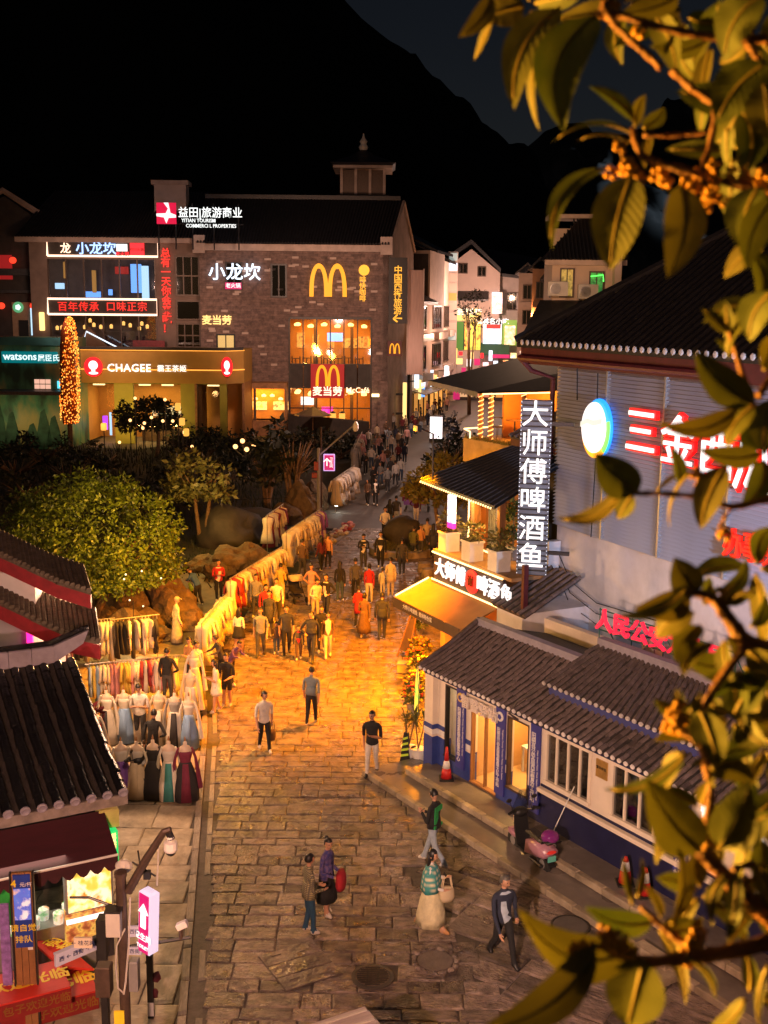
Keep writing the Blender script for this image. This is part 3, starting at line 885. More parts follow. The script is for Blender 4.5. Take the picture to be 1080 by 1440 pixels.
# ================================================================== restaurant with the beer fish signs
RS = Frame(1.72, 35.35, R(-63))
def restaurant():
 t = thing('beer_fish_restaurant', 'orange lit restaurant with a planted terrace and lamp strings under dark roofs', 'building', RS.loc(), RS.rz)
 LEN = 4.4
 pm('rest_orange', (.62,.26,.06), .7, .15, 1.2); pm('slat_navy', (.11,.13,.17), .4, .15, 5); pm('roof_slate', (.05,.055,.07), .55, .3, 2, bump=.2, stretch=(6,1,1))
 b = MB(); b.box(0,LEN,.0,.2,2.9,3.35); b.box(.1,.35,.1,.35,0,2.9); b.box(LEN-.3,LEN,.05,4.2,0,2.9); b.box(0,3.5,3.9,4.2,0,2.9); b.build('wall', M['rest_orange'], t)
 b = MB(); b.box(-.1,LEN+.1,-.05,4.2,3.352,3.42); b.build('ceiling', M['rest_orange'], t)
 f = MB(); f.box(-.05,3.95,-.10,.0,3.45,4.28); fa = f.build('fascia', pm('fascia_dark', (.05,.035,.04), .5, .2, 3), t)
 for ch, u in zip('大师傅', (.42,1.05,1.68)): text(ch, M['led_white'], fa, u, -.16, 3.86, .62, .06, .003, name='character')
 for ch, u in zip('啤酒鱼', (2.95,3.58,4.25)): text(ch, M['led_white'], fa, u, -.16, 3.86, .62, .06, .003, name='character')
 rb = MB(); rb.T = Matrix.Rotation(pi/2,4,'X'); rb.lathe([(.36,0),(.36,.05),(.28,.07),(0,.07)], 20); rb.build('red_badge', em('badge_red', (1,.03,.02), 1.6), fa, (2.32,-.11,3.86))
 text('谢', M['char_dark'] if 'char_dark' in MATS else pm('char_dark',(.2,.0,.0),.5,.1,3), fa, 2.32, -.19, 3.86, .36, .02, .02)
 led_tube(t, [(-.08,-.16,3.44),(4.0,-.16,3.44)], .028, 'bulb', 'light_tube'); led_tube(t, [(-.1,-.14,4.31),(4.0,-.14,4.31)], .03, 'bulb')
 a = MB(); a.prism([(-.4,-1.35,2.88),(-.4,-.02,3.40),(-.4,-.02,3.36),(-.4,-1.35,2.84)], (4.1,0,0)); aw = a.build('awning', M['awning_tan'] if 'awning_tan' in MATS else pm('awning_tan',(.34,.16,.05),.7,.15,2), t)
 v = MB(); v.box(-.4,3.7,-1.38,-1.352,2.58,2.9); va = v.build('valance', pm('valance', (.07,.045,.035), .7, .2, 3), t)
 text('大师傅啤酒鱼  桂林特色菜', M['board_white'], va, 1.2, -1.385, 2.74, .16, .006, .01)
 led_tube(t, [(-.38,-1.3,2.93),(-.38,-.1,3.40)], .03, 'bulb')
 d = MB(); d.box(-.12,LEN,-.10,4.2,4.30,4.40); d.build('terrace_floor', pm('terrace', (.35,.20,.09), .6, .2, 2), t)
 bw = MB(); bw.box(.2,3.4,1.55,1.65,4.4,6.5); bw.box(.25,.5,1.2,1.55,4.4,6.4); bw.build('terrace_wall', M['rest_orange'], t)
 pi_ = MB(); pi_.box(1.05,1.25,.55,.8,4.4,6.35); pi_.box(2.95,3.1,.3,.5,4.4,6.35); pi_.build('post', M['wood'], t)
 gl = MB(); gl.box(1.3,2.9,.95,.97,4.5,6.2); g = gl.build('glass_screen', M['glass'], t)
 cu = MB()
 for k in range(8): cu.tube([(1.35+k*.06,1.05+.03*(k%2),4.45),(1.35+k*.06,1.05,6.2)], .04, 5)
 cu.build('curtain', pm('curtain_grey', (.25,.23,.2), .8, .2, 5), t)
 led_tube(t, [(1.02,.5,6.2),(1.02,.5,4.75),(2.9,.5,4.62)], .028, 'bulb'); led_tube(t, [(.5,.6,6.18),(1.3,.5,6.18)], .02, 'bulb')
 yb = sheet('notice', pm('notice_yellow', (.7,.5,.05), .6, .2, 5), t, 3.4, 3.85, 5.35, 5.85, 1.5, .03)
 hb = MB(); hb.cbox((0,0,0), .34,.12,.95,.02); hb.build('light_box', picture('lb_blue', [(.2,.35,.9),(.9,.95,1),(.3,.5,1)], 1.6, 5), t, (.62,.12,5.75))
 hb = MB(); hb.cbox((0,0,0), .342,.122,.2,.02); hb.build('light_box_foot', M['neon_pink'], t, (.62,.12,5.27))
 r = MB()
 r.add([(-.35,-.45,6.62),(3.95,-.45,6.45),(3.7,2.2,7.6),(.9,2.2,7.7)], [(0,1,2,3)])
 r.add([(-.35,-.45,6.62),(.9,2.2,7.7),(-.1,2.6,7.3),(-.6,1.4,6.7)], [(0,1,2,3)])
 r.add([(-.35,-.45,6.52),(3.95,-.45,6.35),(3.7,2.2,7.5),(.9,2.2,7.6)], [(3,2,1,0)])
 r.add([(-.35,-.45,6.62),(-.35,-.45,6.52),(3.95,-.45,6.35),(3.95,-.45,6.45)], [(0,1,2,3)])
 r.build('slate_roof', M['roof_slate'], t)
 bat = MB()
 for k in range(16):
  s = k/15
  e = Vector((-.35,-.45,6.62)).lerp(Vector((3.95,-.45,6.45)), s); q = Vector((.9,2.2,7.7)).lerp(Vector((3.7,2.2,7.6)), s)
  bat.tube([e+Vector((0,0,.02)), q+Vector((0,0,.02))], .022, 4)
 bat.build('roof_batten', M['tile_dark'], t)
 string_lights(t, [(-.55,1.0,6.6),(-.35,-.5,6.55),(3.9,-.5,6.37)], .13, .034)
 rf = MB(); rf.box(.9,3.5,2.05,2.12,7.72,7.98); rf.build('red_fascia', M['maroon'], t)
 tile_roof(t, RS, (.9,2.0,8.0), (3.6,2.0,7.95), (1.3,3.6,8.75), (3.4,3.6,8.75), .28, .3, .08, 'tile_brown', 'tile_pan', 60, ends=None, seed=21)
 up = MB(); up.box(.9,3.5,2.2,4.2,4.4,7.7); up.build('upper_wall', M['dark_wall'], t)
 MB().box(4.0,5.3,-.3,2.0,.0,3.6).build('lean_to_wall', M['white_wall'], t)
 tile_roof(t, RS, (3.95,-.45,3.62), (5.6,-.45,3.62), (3.95,1.4,4.55), (5.6,1.4,4.55), .24, .26, .07, 'tile_brown', 'tile_pan', 60, ends=None, seed=22)
 MB().box(5.2,5.32,-.3,-.15,3.7,5.0).build('lean_to_post', M['maroon'], t)
 em('soffit_lamp', (1,.50,.12), 4)
 for u in (.4,1.6,2.8):
  MB().box(u-.28,u+.28,-.75,-.55,2.98,3.02).build('soffit_lamp', M['soffit_lamp'], t)
 for u in (.6,2.2,3.8): MB().box(u-.3,u+.3,1.4,1.6,3.28,3.34).build('ceiling_lamp', M['soffit_lamp'], t)
 return t
rest = restaurant()
def foliage(b, c, r, n, size, rg, rz=None, flat=.0, droop=0, shell=.0):
 """n leaf blades spread through an ellipsoid"""
 rx, ry, rzz = (r, r, rz or r) if not isinstance(r, tuple) else r
 for _ in range(n):
  while True:
   p = Vector((rg.uniform(-1,1), rg.uniform(-1,1), rg.uniform(-1,1)))
   if shell <= p.length <= 1: break
  o = Vector((c[0]+p.x*rx, c[1]+p.y*ry, c[2]+p.z*rzz))
  d = (p.normalized()*.7 + Vector((rg.uniform(-1,1), rg.uniform(-1,1), rg.uniform(-.8,.8)-droop))).normalized()
  s = d.cross(Vector((rg.uniform(-1,1), rg.uniform(-1,1), rg.uniform(-1,1)))).normalized()
  L = size*rg.uniform(.6,1.35); w = L*.24
  b.add([o, o+d*L*.45+s*w, o+d*L, o+d*L*.45-s*w], [(0,1,2,3)])
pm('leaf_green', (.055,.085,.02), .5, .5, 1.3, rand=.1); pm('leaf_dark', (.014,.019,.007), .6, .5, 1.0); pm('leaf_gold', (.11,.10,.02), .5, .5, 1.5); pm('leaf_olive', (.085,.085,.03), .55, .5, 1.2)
pm('flower_red', (.5,.05,.02), .6, .3, 5); pm('flower_orange', (.6,.2,.02), .6, .3, 5); pm('flower_pink', (.6,.1,.2), .6, .3, 5); pm('flower_yellow', (.65,.45,.05), .6, .3, 5)
def planter_box(fr, u, v, z, label, s=.55, h=.62, group='white planter boxes on the restaurant terrace', seed=1):
 p = fr.o + fr.u*u + fr.n*v
 rg = random.Random(seed)
 t = thing('planter_box', label, 'planter', (p.x,p.y,z), fr.rz, group)
 b = MB(); b.prism([(-s/2*.88,-s/2*.88,0),(s/2*.88,-s/2*.88,0),(s/2*.88,s/2*.88,0),(-s/2*.88,s/2*.88,0)], (0,0,h*.9)); b.box(-s/2,s/2,-s/2,s/2,h*.9,h); b.build('box', M['white_paint'], t)
 b = MB(); b.box(-s/2+.04,s/2-.04,-s/2+.04,s/2-.04,h,h+.02); b.build('soil', M['soil'], t)
 b = MB(); foliage(b, (0,0,h+.28), (.36,.36,.3), 170, .16, rg); b.build('foliage', M['leaf_gold'], t)
 return t
planter_box(RS, .35, .2, 4.4, 'white planter box with a full bush at the far end of the terrace', seed=1)
planter_box(RS, 1.85, .15, 4.4, 'white planter box with a low bush in the middle of the terrace', seed=2)
planter_box(RS, 3.35, .15, 4.4, 'white planter box by the tall vertical sign', seed=3)
def pot_tree(fr, u, v, z, label, hgt, r, seed, mat='leaf_green', group=None):
 p = fr.o + fr.u*u + fr.n*v
 rg = random.Random(seed)
 t = thing('potted_tree', label, 'plant', (p.x,p.y,z), 0, group)
 b = MB(); b.lathe([(.16,0),(.22,.34),(.24,.36),(.2,.36)], 12); b.build('pot', M['concrete'], t)
 b = MB(); b.tube([(0,0,.3),(.03,.02,hgt*.5),(0,0,hgt*.8)], [.035,.03,.02], 6); b.build('stem', M['bark'], t)
 b = MB(); foliage(b, (0,0,hgt*.72), (r,r,hgt*.34), 260, .2, rg); b.build('foliage', M[mat], t)
pot_tree(RS, 2.3, 1.3, 4.4, 'tall green house plant behind the terrace glass', 1.7, .38, 5)
def vertical_sign():
 fr = Frame(AT(730,690,31.2).x, 31.2, R(-14))
 u0, z1 = fr.uz(733,562); _, z0 = fr.uz(726,808); u1, _ = fr.uz(777,562)
 t = thing('vertical_sign', 'tall dark slatted sign with white glowing characters read downwards', 'sign', fr.loc(), fr.rz)
 w = u1-u0
 b = MB(); b.box(u0+.02,u1-.02,.06,.16,z0,z1); b.build('back_frame', M['dark_metal'], t)
 n = 34; h = (z1-z0)/n
 m = MB(); m.cbox((0,0,0), w, .05, h*.68, .008); me = m.mesh('slat', M['slat_navy'])
 for i in range(n): link('slat', me, t, ((u0+u1)/2, .03, z0+h*(i+.5)))
 for i, ch in enumerate('大师傅啤酒鱼'):
  text(ch, M['led_white'], t, (u0+u1)/2-.02, -.06, z1-.42-(i*(z1-z0-.75)/5.25), .76, .06, .003, name='character')
 lb = MB()
 k = 44
 for i in range(k):
  z = z0+(z1-z0)*(i+.5)/k
  for u in (u0+.02, u1-.02): lb.ball((u,-.01,z), .016, .016, .016, 5, 3)
 lb.build('edge_bulbs', em('edge_bulb', (.85,.9,1), 1.0), t)
 br = MB(); br.box(u1-.05,u1+.6,.1,.2,z0+.6,z0+.7); br.box(u1-.05,u1+.6,.1,.2,z1-.7,z1-.6); br.build('bracket', M['dark_metal'], t)
vertical_sign()
BR = Frame(AT(652,600,44).x, 44.0, R(-58))
def terrace_bar():
 fr = BR
 u0, zf = fr.uz(655,608); u1, _ = fr.uz(740,640)
 t = thing('terrace_bar', 'open terrace bar with posts wound in lamp strings under a dark canopy', 'building', fr.loc(), fr.rz)
 U = 4.6; zf = 6.95
 MB().box(0,U,0,3.5,zf-.9,zf).build('planter_wall', M['concrete'], t)
 MB().box(.15,U,.3,3.5,0,zf-.9).build('lower_wall', M['dark_wall'], t)
 MB().box(.1,U,.35,3.5,zf,zf+.04).build('floor', M['terrace'], t)
 rg = random.Random(4)
 g = MB()
 for i in range(420):
  x, y = rg.uniform(.05,3.9), rg.uniform(-.05,.3)
  g.add([(x,y,zf),(x+.03,y,zf),(x+rg.uniform(-.08,.08),y-.04,zf+rg.uniform(.1,.24))], [(0,1,2)])
 g.build('grass_fringe', M['leaf_olive'], t)
 zc = 9.2
 c = MB()
 c.add([(-.85,-1.1,zc-.05),(2.6,-1.3,zc-.25),(4.6,.6,zc-.1),(4.6,3.4,zc+.9),(1.2,3.2,zc+1.15)], [(0,1,2,3,4)])
 c.add([(-.85,-1.1,zc-.10),(2.6,-1.3,zc-.30),(4.6,.6,zc-.15),(4.6,3.4,zc+.85),(1.2,3.2,zc+1.10)], [(4,3,2,1,0)])
 c.build('canopy', pm('canopy_dark', (.03,.033,.042), .7, .25, 2), t)
 vb = MB()
 k = 18
 for i in range(k):
  a = Vector((-.85,-1.1,zc-.05)).lerp(Vector((2.6,-1.3,zc-.25)), i/k); b_ = Vector((-.85,-1.1,zc-.05)).lerp(Vector((2.6,-1.3,zc-.25)), (i+1)/k)
  m = (a+b_)/2 - Vector((0,0,.24)); vb.add([a, a-Vector((0,0,.16)), m, b_-Vector((0,0,.16)), b_], [(0,1,2,3,4)])
 vb.build('valance', pm('valance_grey', (.22,.24,.30), .7, .2, 4), t)
 for i, (u, v) in enumerate(((.75,.25),(1.45,.2),(2.9,.6))):
  p = MB(); p.box(u-.06,u+.06,v-.06,v+.06,zf,zc); po = p.build('post', M['wood'], t)
  pts = [(u+.09*cos(a), v+.09*sin(a), zf+.1+(zc-zf-.3)*a/(2*pi*11)) for a in [k*.45 for k in range(int(2*pi*11/.45))]]
  bb = MB(); bb.tube(pts, .022, 4); bb.build('wound_lights', em('wound', (1,.55,.18), 2.2), po)
 led_tube(t, [(-.2,2.6,zf+.35),(-.1,.1,zf+.35),(.5,-.05,zf+.3),(.5,-.05,zf+.05)], .03, 'bulb')
 led_tube(t, [(2.7,-1.15,zc-.32),(4.5,.5,zc-.2)], .025, 'bulb'); led_tube(t, [(-.8,-1.05,zc-.12),(1.2,1.6,zc+.1)], .02, 'bulb')
 led_tube(t, [(-.15,-.06,zf-1.6),(.45,-.06,zf-1.75)], .03, 'bulb')
 bk = MB(); bk.box(.6,U,2.3,2.4,zf,zc+.4); bk.box(.6,.7,1.4,2.3,zf,zc+.1); bk.build('rear_wall', M['rest_orange'], t)
 for i in range(4):
  u, v = .9+i*.95, .95+(i%2)*1.0
  ch = thing('terrace_chair', 'dark chair on the lamp lit terrace bar, '+['nearest its left end','second from its left end','third from its left end','nearest the vertical sign'][i], 'chair', fr.o+fr.u*u+fr.n*v+Vector((0,0,zf+.04)), fr.rz+i, 'chairs on the terrace bar')
  s = MB(); s.lathe([(.22,.42),(.23,.46),(0,.47)], 10); s.build('seat', M['wood_dark'], ch)
  s = MB(); s.tube([(.22*cos(a),.22*sin(a),.78) for a in [k*pi/8 for k in range(9)]], .02, 5); s.build('backrest', M['wood_dark'], ch)
  for k in range(4):
   a = pi/4+k*pi/2; s = MB(); s.tube([(.18*cos(a),.18*sin(a),.42),(.2*cos(a),.2*sin(a),0)], .015, 4); s.build('leg', M['wood_dark'], ch)
 for i in range(2):
  u, v = 1.4+i*1.7, 1.4
  tb = thing('terrace_table', ['small round table under the first wound post','small round table at the back of the terrace bar'][i], 'table', fr.o+fr.u*u+fr.n*v+Vector((0,0,zf+.04)), 0)
  s = MB(); s.lathe([(.36,.7),(.36,.74),(0,.74)], 14); s.build('tabletop', M['wood'], tb)
  s = MB(); s.lathe([(.2,0),(.03,.05),(.03,.7)], 8); s.build('pedestal', M['dark_metal'], tb)
 lamp('POINT', (2.2,.9,zc-.5), 260, (1,.42,.06), t, 'bar_lamp', .25)
terrace_bar()
# ================================================================== big building with the louvred sign wall
LB = Frame(5.15, 33.2, R(-66))
def louvre_building():
 fr = LB
 t = thing('louvre_building', 'large white walled building with a louvred sign front and a dark hipped roof', 'building', fr.loc(), fr.rz)
 LEN, DEP, H = 22, 12, 11.1
 b = MB(); b.box(0,LEN,0,DEP,0,H); b.build('wall', M['white_wall'], t)
 z1 = fr.uz(790,515,-.3)[1]; z0 = fr.uz(785,740,-.3)[1]
 U0, U1 = .12, 12.5
 bk = MB(); bk.box(U0,U1,-.14,-.10,z0,z1); bk.build('louvre_frame', M['grey_metal'], t)
 pm('louvre', (.54,.58,.70), .42, .16, 2.5, metal=.15, stretch=(.3,1,6))
 n = 44; h = (z1-z0)/n
 m = MB(); m.add([(U0,-.16,-h*.42),(U1,-.16,-h*.42),(U1,-.27,-h*.30),(U0,-.27,-h*.30),(U0,-.16,h*.40),(U1,-.16,h*.40)], [(0,3,2,1),(3,4,5,2),(0,4,3),(1,2,5),(0,1,5,4)])
 me = m.mesh('slat', M['louvre'])
 for i in range(n): link('slat', me, t, (0,0,z0+h*(i+.5)))
 for u in (2.6,5.1,7.6,10.1): MB().box(u-.03,u+.03,-.285,-.15,z0,z1).build('panel_joint', M['grey_metal'], t)
 c = MB(); c.tube([(2.2,-.3,z1-.1),(2.3,-.32,(z0+z1)/2),(2.2,-.3,z0)], .02, 4); c.tube([(eu_,-.3,z1) for eu_ in (1.2,)]+[(1.25,-.3,z1-.9)], .02, 4); c.build('cable', M['rubber'], t)
 for u in (.9,2.9,4.9,6.9):
  k = MB(); k.tube([(u,0,z1+.3),(u,-.5,z1+.12),(u,-.2,z1+.02)], .025, 4); k.build('bracket', M['dark_metal'], t)
 eu, ez = fr.uz(843,602,-.35)
 def egg(name, sx, sz, v, mat, dz=0):
  e = MB(); e.T = Matrix.Diagonal((sx,1,sz,1)) @ Matrix.Rotation(pi/2,4,'X')
  e.lathe([(1,0),(1,.06),(.94,.10),(0,.10)], 28)
  return e.build(name, M[mat], t, (eu, v, ez+dz))
 em('egg_blue', (.02,.28,1.0), 1.8); em('egg_green', (.2,.8,.1), 1.6); em('egg_orange', (1.0,.35,.02), 2.0)
 egg('emblem_rim', .62, .80, -.34, 'egg_blue');
 def half(name, sx, sz, v, mat, a0, a1):
  pts = [(sx*cos(a), 0, sz*sin(a)) for a in [a0+(a1-a0)*k/16 for k in range(17)]]
  e = MB(); e.prism([(0,0,0)]+pts, (0,-.06,0)); e.build(name, M[mat], t, (eu, v, ez))
 half('emblem_rim', .625, .805, -.44, 'egg_green', R(-50), R(18)); half('emblem_rim', .625, .805, -.44, 'egg_green', R(162), R(188))
 half('emblem_rim', .63, .81, -.445, 'egg_orange', R(188), R(310))
 egg('emblem_face', .53, .69, -.50, 'led_white', .02)
 sw = MB(); sw.prism([(-.5,0,.14),(-.2,0,.26),(.1,0,.23),(.5,0,.32),(.48,0,.16),(.1,0,.08),(-.2,0,.12),(-.51,0,0)], (0,-.03,0)); sw.build('emblem_wave', em('egg_pale', (.75,.8,.7), 1.0), t, (eu,-.605,ez))
 em('letter_red', (1.0,.01,.01), 1.2)
 cz = []
 for ch, (px, py) in zip('三金西瓜霜', ((905,611),(957,625),(1012,642),(1064,660),(1120,680))):
  u, z = fr.uz(px, py, -.35)
  text(ch, M['letter_red'], t, u, -.36, z, 1.30, .12, .050, name='character_back')
  text(ch, M['led_white'], t, u, -.46, z, 1.30, .06, .004, name='character')
 for ch, (px, py) in zip('办事处', ((1033,768),(1061,774),(1091,782))):
  u, z = fr.uz(px, py, -.35); text(ch, em('letter_red2', (1,.02,.01), 1.1), t, u, -.36, z, .74, .12, .010, name='character')
 ez0 = H - .15
 RO = [(-.95,-1.0,ez0),(LEN,-1.0,ez0),(LEN,5.5,ez0+4.6),(5.0,5.5,ez0+4.6),(-.95,12.2,ez0)]
 rb = MB(); rb.prism([RO[0],RO[1],RO[2],RO[3]], (0,0,-.12)); rb.prism([RO[0],RO[3],RO[4]], (0,0,-.12)); rb.build('roof', M['roof_black'], t)
 rows = MB(); ends = MB()
 nr = 76
 for i in range(nr):
  u = -.9 + .30*i
  k = min(1, (u+.95)/5.95)
  if k < .04: continue
  rows.tube([(u,-1.02,ez0+.02),(u,-1.0+6.5*k,ez0+.02+4.6*k)], .075, 6)
  ends.T = Matrix.Translation((u,-1.03,ez0+.03)) @ Matrix.Rotation(pi/2,4,'X')
  ends.lathe([(.082,0),(.082,.02),(.05,.035)], 8)
 rows.build('tile_rows', M['roof_black'], t, kind='stuff'); ends.build('tile_end_row', M['tile_end'], t, kind='stuff')
 rr = MB(); rr.tube([(-1.0,-1.02,ez0+.1),(5.0,5.5,ez0+4.75),(LEN,5.5,ez0+4.75)], .12, 6); rr.build('ridge', M['roof_black'], t)
 fb = MB(); fb.box(-.85,LEN,-.92,-.72,ez0-.55,ez0-.13); fb.box(-.85,-.6,-.72,3,ez0-.55,ez0-.13); fb.build('eave_board', M['maroon'], t)
 so = MB(); so.box(-.8,LEN,-.7,0,ez0-.6,ez0-.5); so.build('soffit', M['maroon'], t)
 gt = MB(); gt.tube([(-.85,-.95,ez0-.42),(8,-.95,ez0-.42)], .09, 8); gt.tube([(-.85,-.95,ez0-.42),(-.75,-.6,ez0-.8),(-.35,-.1,ez0-1.0),(-.35,-.1,ez0-3.5)], .075, 8); gt.build('gutter', M['maroon'], t)
 dp = MB(); dp.box(-.5,-.02,.15,.5,3,H-.5); dp.build('corner_pier', M['white_wall'], t)
 for (u,v,z0_,r,h_) in ((5.6,6.6,14.2,.16,2.6),(6.3,6.6,14.2,.2,1.5)):
  c = MB(); c.lathe([(r,0),(r,h_),(r*.8,h_)], 10); c.build('flue', M['grey_metal'], t, (u,v,z0_))
 for k in range(3):
  c = MB(); c.tube([(.1,-.05,4.9-.3*k),(1.2,-.25,4.2-.35*k),(2.6,-.3,3.9-.3*k),(5,-.1,4.0-.25*k)], .016, 4); c.build('cable', M['rubber'], t)
 MB().box(.05,.3,-.45,-.05,2.5,5.2).build('downpipe', M['white_wall'], t)
pm('roof_black', (.014,.0145,.018), .5, .35, 2.5, bump=.3)
louvre_building()
# ================================================================== burger restaurant in the brick corner building
brick_mat('grey_brick', (.205,.135,.115), (.115,.080,.072), (.16,.12,.10), 1.0, .62, .21)
pm('cornice', (.46,.36,.31), .8, .25, 1.2)
pm('room_wall', (.62,.28,.06), .8, .25, .35); pm('room_dark', (.14,.07,.03), .7, .3, .6)
def arches(parent, u, z, w, h, v, mat, depth=.12, name='golden_arches'):
 """two joined tall arches as one solid emblem"""
 b = MB()
 t = w*.115
 for sgn in (-1, 1):
  out = []; inn = []
  cx = sgn*w*.245
  n = 22
  for k in range(n+1):
   a = pi*k/n
   x = cos(a); zz = sin(a)**.72
   out.append((cx + x*(w*.255), 0, zz*h))
   inn.append((cx + x*(w*.255-t*(1.0 if abs(x) > .3 else .75)), 0, max(0, zz*h - t*1.15*(sin(a)**.8))))
  for k in range(n):
   vs = []
   for y in (0, -depth):
    vs += [(out[k][0],y,out[k][2]),(out[k+1][0],y,out[k+1][2]),(inn[k+1][0],y,inn[k+1][2]),(inn[k][0],y,inn[k][2])]
   b.add(vs, [(0,1,2,3),(7,6,5,4),(0,4,5,1),(2,6,7,3)])
  if sgn == -1: b.T = Matrix.Translation((0,-.004,0))
 b.T = None
 return b.build(name, mat if not isinstance(mat, str) else M[mat], parent, (u, v, z - h/2))
MC = Frame(AT(285,600,107).x, 107.0, R(1.5))
def mcd():
 fr = MC
 P = lambda px, py, v=0: fr.uz(px, py, v)
 t = thing('burger_restaurant', 'grey brick corner building with a tiled gable roof and glowing golden arches', 'building', fr.loc(), fr.rz)
 W = P(545,500)[0]; H = P(400,346)[1]
 wx0, wz1 = P(407,447); wx1, wz0 = P(521,608)
 ux0, uz1 = P(284,464);
 b = MB()
 b.box(0,wx0,0,.5,0,H); b.box(wx1,W,0,.5,0,H); b.box(wx0,wx1,0,.5,wz1,H)
 b.build('brick_wall', M['grey_brick'], t)
 sdir = Vector((.22,.975)).normalized()
 SL = 13.5
 sw = MB()
 A = Vector((W,.0,0)); Bq = A + Vector((sdir.x*SL, sdir.y*SL, 0))
 apex = A.lerp(Bq,.52); AZ = P(570,287, SL*.5)[1]
 sw.prism([A, Bq, (Bq.x,Bq.y,H), (apex.x,apex.y,AZ), (A.x,A.y,H)], (-.5,0,0)); sw.build('gable_wall', pm('gable_plaster', (.27,.20,.175), .85, .35, .7), t)
 c = MB(); c.box(.3,W-.6,-.25,.0,H-.45,H+.15); c.build('cornice', M['cornice'], t)
 for u in (-.55, W-.75):
  k = MB(); k.box(u,u+1.1,-.4,.6,H-.7,H+.9); k.build('corner_block', M['cornice'], t)
 RZ = P(560,282,SL*.5)[1]
 roof = MB(); roof.add([(-.2,-.5,H+.2),(W+.1,-.5,H+.2),(W+sdir.x*SL*.5,SL*.5,RZ),(-.2,SL*.5,RZ)], [(0,1,2,3)]); roof.add([(W+sdir.x*SL*.5,SL*.5,RZ),(-.2,SL*.5,RZ),(-.2,SL,H),(Bq.x,SL,H)], [(0,1,2,3)])
 roof.build('roof', M['roof_black'], t)
 tr = MB()
 n = 64
 for i in range(n):
  s = (i+.5)/n
  a = Vector((-.2,-.55,H+.25)).lerp(Vector((W+.1,-.55,H+.25)), s); q = Vector((-.2,SL*.5,RZ+.05)).lerp(Vector((W+sdir.x*SL*.5,SL*.5,RZ+.05)), s)
  tr.tube([a,q], .10, 5)
 tr.build('tile_rows', M['roof_black'], t, kind='stuff')
 rd = MB(); rd.box(-.2,W+1.3,SL*.5-.2,SL*.5+.2,RZ,RZ+.4); rd.build('ridge', M['tile_dark'], t)
 k = MB(); k.tube([(A.x+.1,A.y-.1,H+.2),(apex.x+.1,apex.y,AZ+.25),(Bq.x+.1,Bq.y,H+.2)], .16, 5); k.build('gable_coping', M['cornice'], t)
 window(t, *[P(311,0)[0], P(336,0)[0]], P(0,405)[1], P(0,365)[1], -.02, 'dark_glass', 'dark_metal', 2, 1, .14)
 window(t, P(377,0)[0], P(401,0)[0], P(0,415)[1], P(0,367)[1], -.02, 'dark_glass', 'dark_metal', 2, 1, .16)
 rb = MB(); rg = random.Random(2); bm_ = MB(); bm_.box(-.3,.3,-.06,0,-.1,.1); me = bm_.mesh('brick', M['cornice'])
 for i in range(70):
  u, z = rg.uniform(.5,W-.6), rg.uniform(6,H-1)
  if wx0-.6 < u < wx1+.6 and z < wz1+.5: continue
  link('brick', me, t, (u,0,z))
 zt = P(0,510)[1]; zb = P(0,541)[1]; zf = 0.4
 rm = MB()
 D = 5.5
 rm.box(wx0-1,wx1+1,D,D+.2,0,wz1+.6); rm.box(wx0-1,wx0-.8,.5,D,0,wz1+.6); rm.box(wx1+.8,wx1+1,.5,D,0,wz1+.6)
 rm.build('room_wall', M['room_wall'], t)
 fl = MB(); fl.box(wx0-1,wx1+1,.5,D,zb,zt-.25); fl.box(wx0-1,wx1+1,.5,D,0,.3); fl.box(wx0-1,wx1+1,.5,D,wz1+.1,wz1+.4); fl.build('floor', M['room_dark'], t)
 em('mc_lamp', (1,.50,.12), 5.0); em('mc_screen', (.25,.45,1), 2.0)
 rg = random.Random(8)
 for lvl, zc in ((1,wz1),(0,zb)):
  for i in range(6):
   u = wx0+(wx1-wx0)*(i+.5)/6
   for v in (1.2, 3.2):
    l = MB(); l.lathe([(.24,0),(.28,.18),(.08,.3)], 8); l.build('pendant_lamp', M['mc_lamp'], t, (u,v,zc-.75-.15*(i%2)))
 scr = MB(); scr.box(0,1.5,0,.08,0,.8)
 scr.build('menu_screen', M['mc_screen'], t, (wx0+(wx1-wx0)*.45,3.6,zt+2.1)); scr.build('menu_screen', M['led_white'], t, (wx0+.8,4.6,2.3))
 pk = MB(); pk.box(0,1.1,0,.1,0,.7); pk.build('menu_screen', M['neon_pink'], t, (wx0+2.9,2.6,1.6))
 for i in range(7):   # dining furniture
  u = wx0+.5+i*1.0
  f = MB(); f.box(-.4,.4,-.3,.3,.75,.82); f.box(-.05,.05,-.05,.05,0,.75); f.box(-.42,-.32,.45,.9,0,.95); f.box(.32,.42,.45,.9,0,.95)
  f.build('table', M['room_dark'], t, (u,1.2+.9*(i%3),zt-.25+.01));
  if i % 2 == 0: f.build('table', M['room_dark'], t, (u,2.0,.31))
 for i in range(5):
  a = MB(); a.box(0,rg.uniform(.6,1.4),0,.05,0,rg.uniform(.8,1.5)); a.build('wall_art', picture('art%d'%(i%3), [(.5,.15,.03),(.9,.5,.1),(.1,.05,.02)], .5, 2.5, i), t, (wx0+.4+i*1.5,D-.08,zt+1.4))
 col = MB(); col.box(-.15,.15,-.15,.15,0,wz1);
 for u in (wx0+2.3,wx1-1.8): col.build('column', M['room_dark'], t, (u,2.8,0))
 lamp('AREA', ((wx0+wx1)/2,2.6,wz1-.1), 800, (1,.42,.06), t, 'dining_light', 6, ((wx0+wx1)/2,2.8,0), sy=3); lamp('AREA', ((wx0+wx1)/2,2.6,zb-.2), 600, (1,.42,.06), t, 'dining_light', 6, ((wx0+wx1)/2,2.8,0), sy=3)
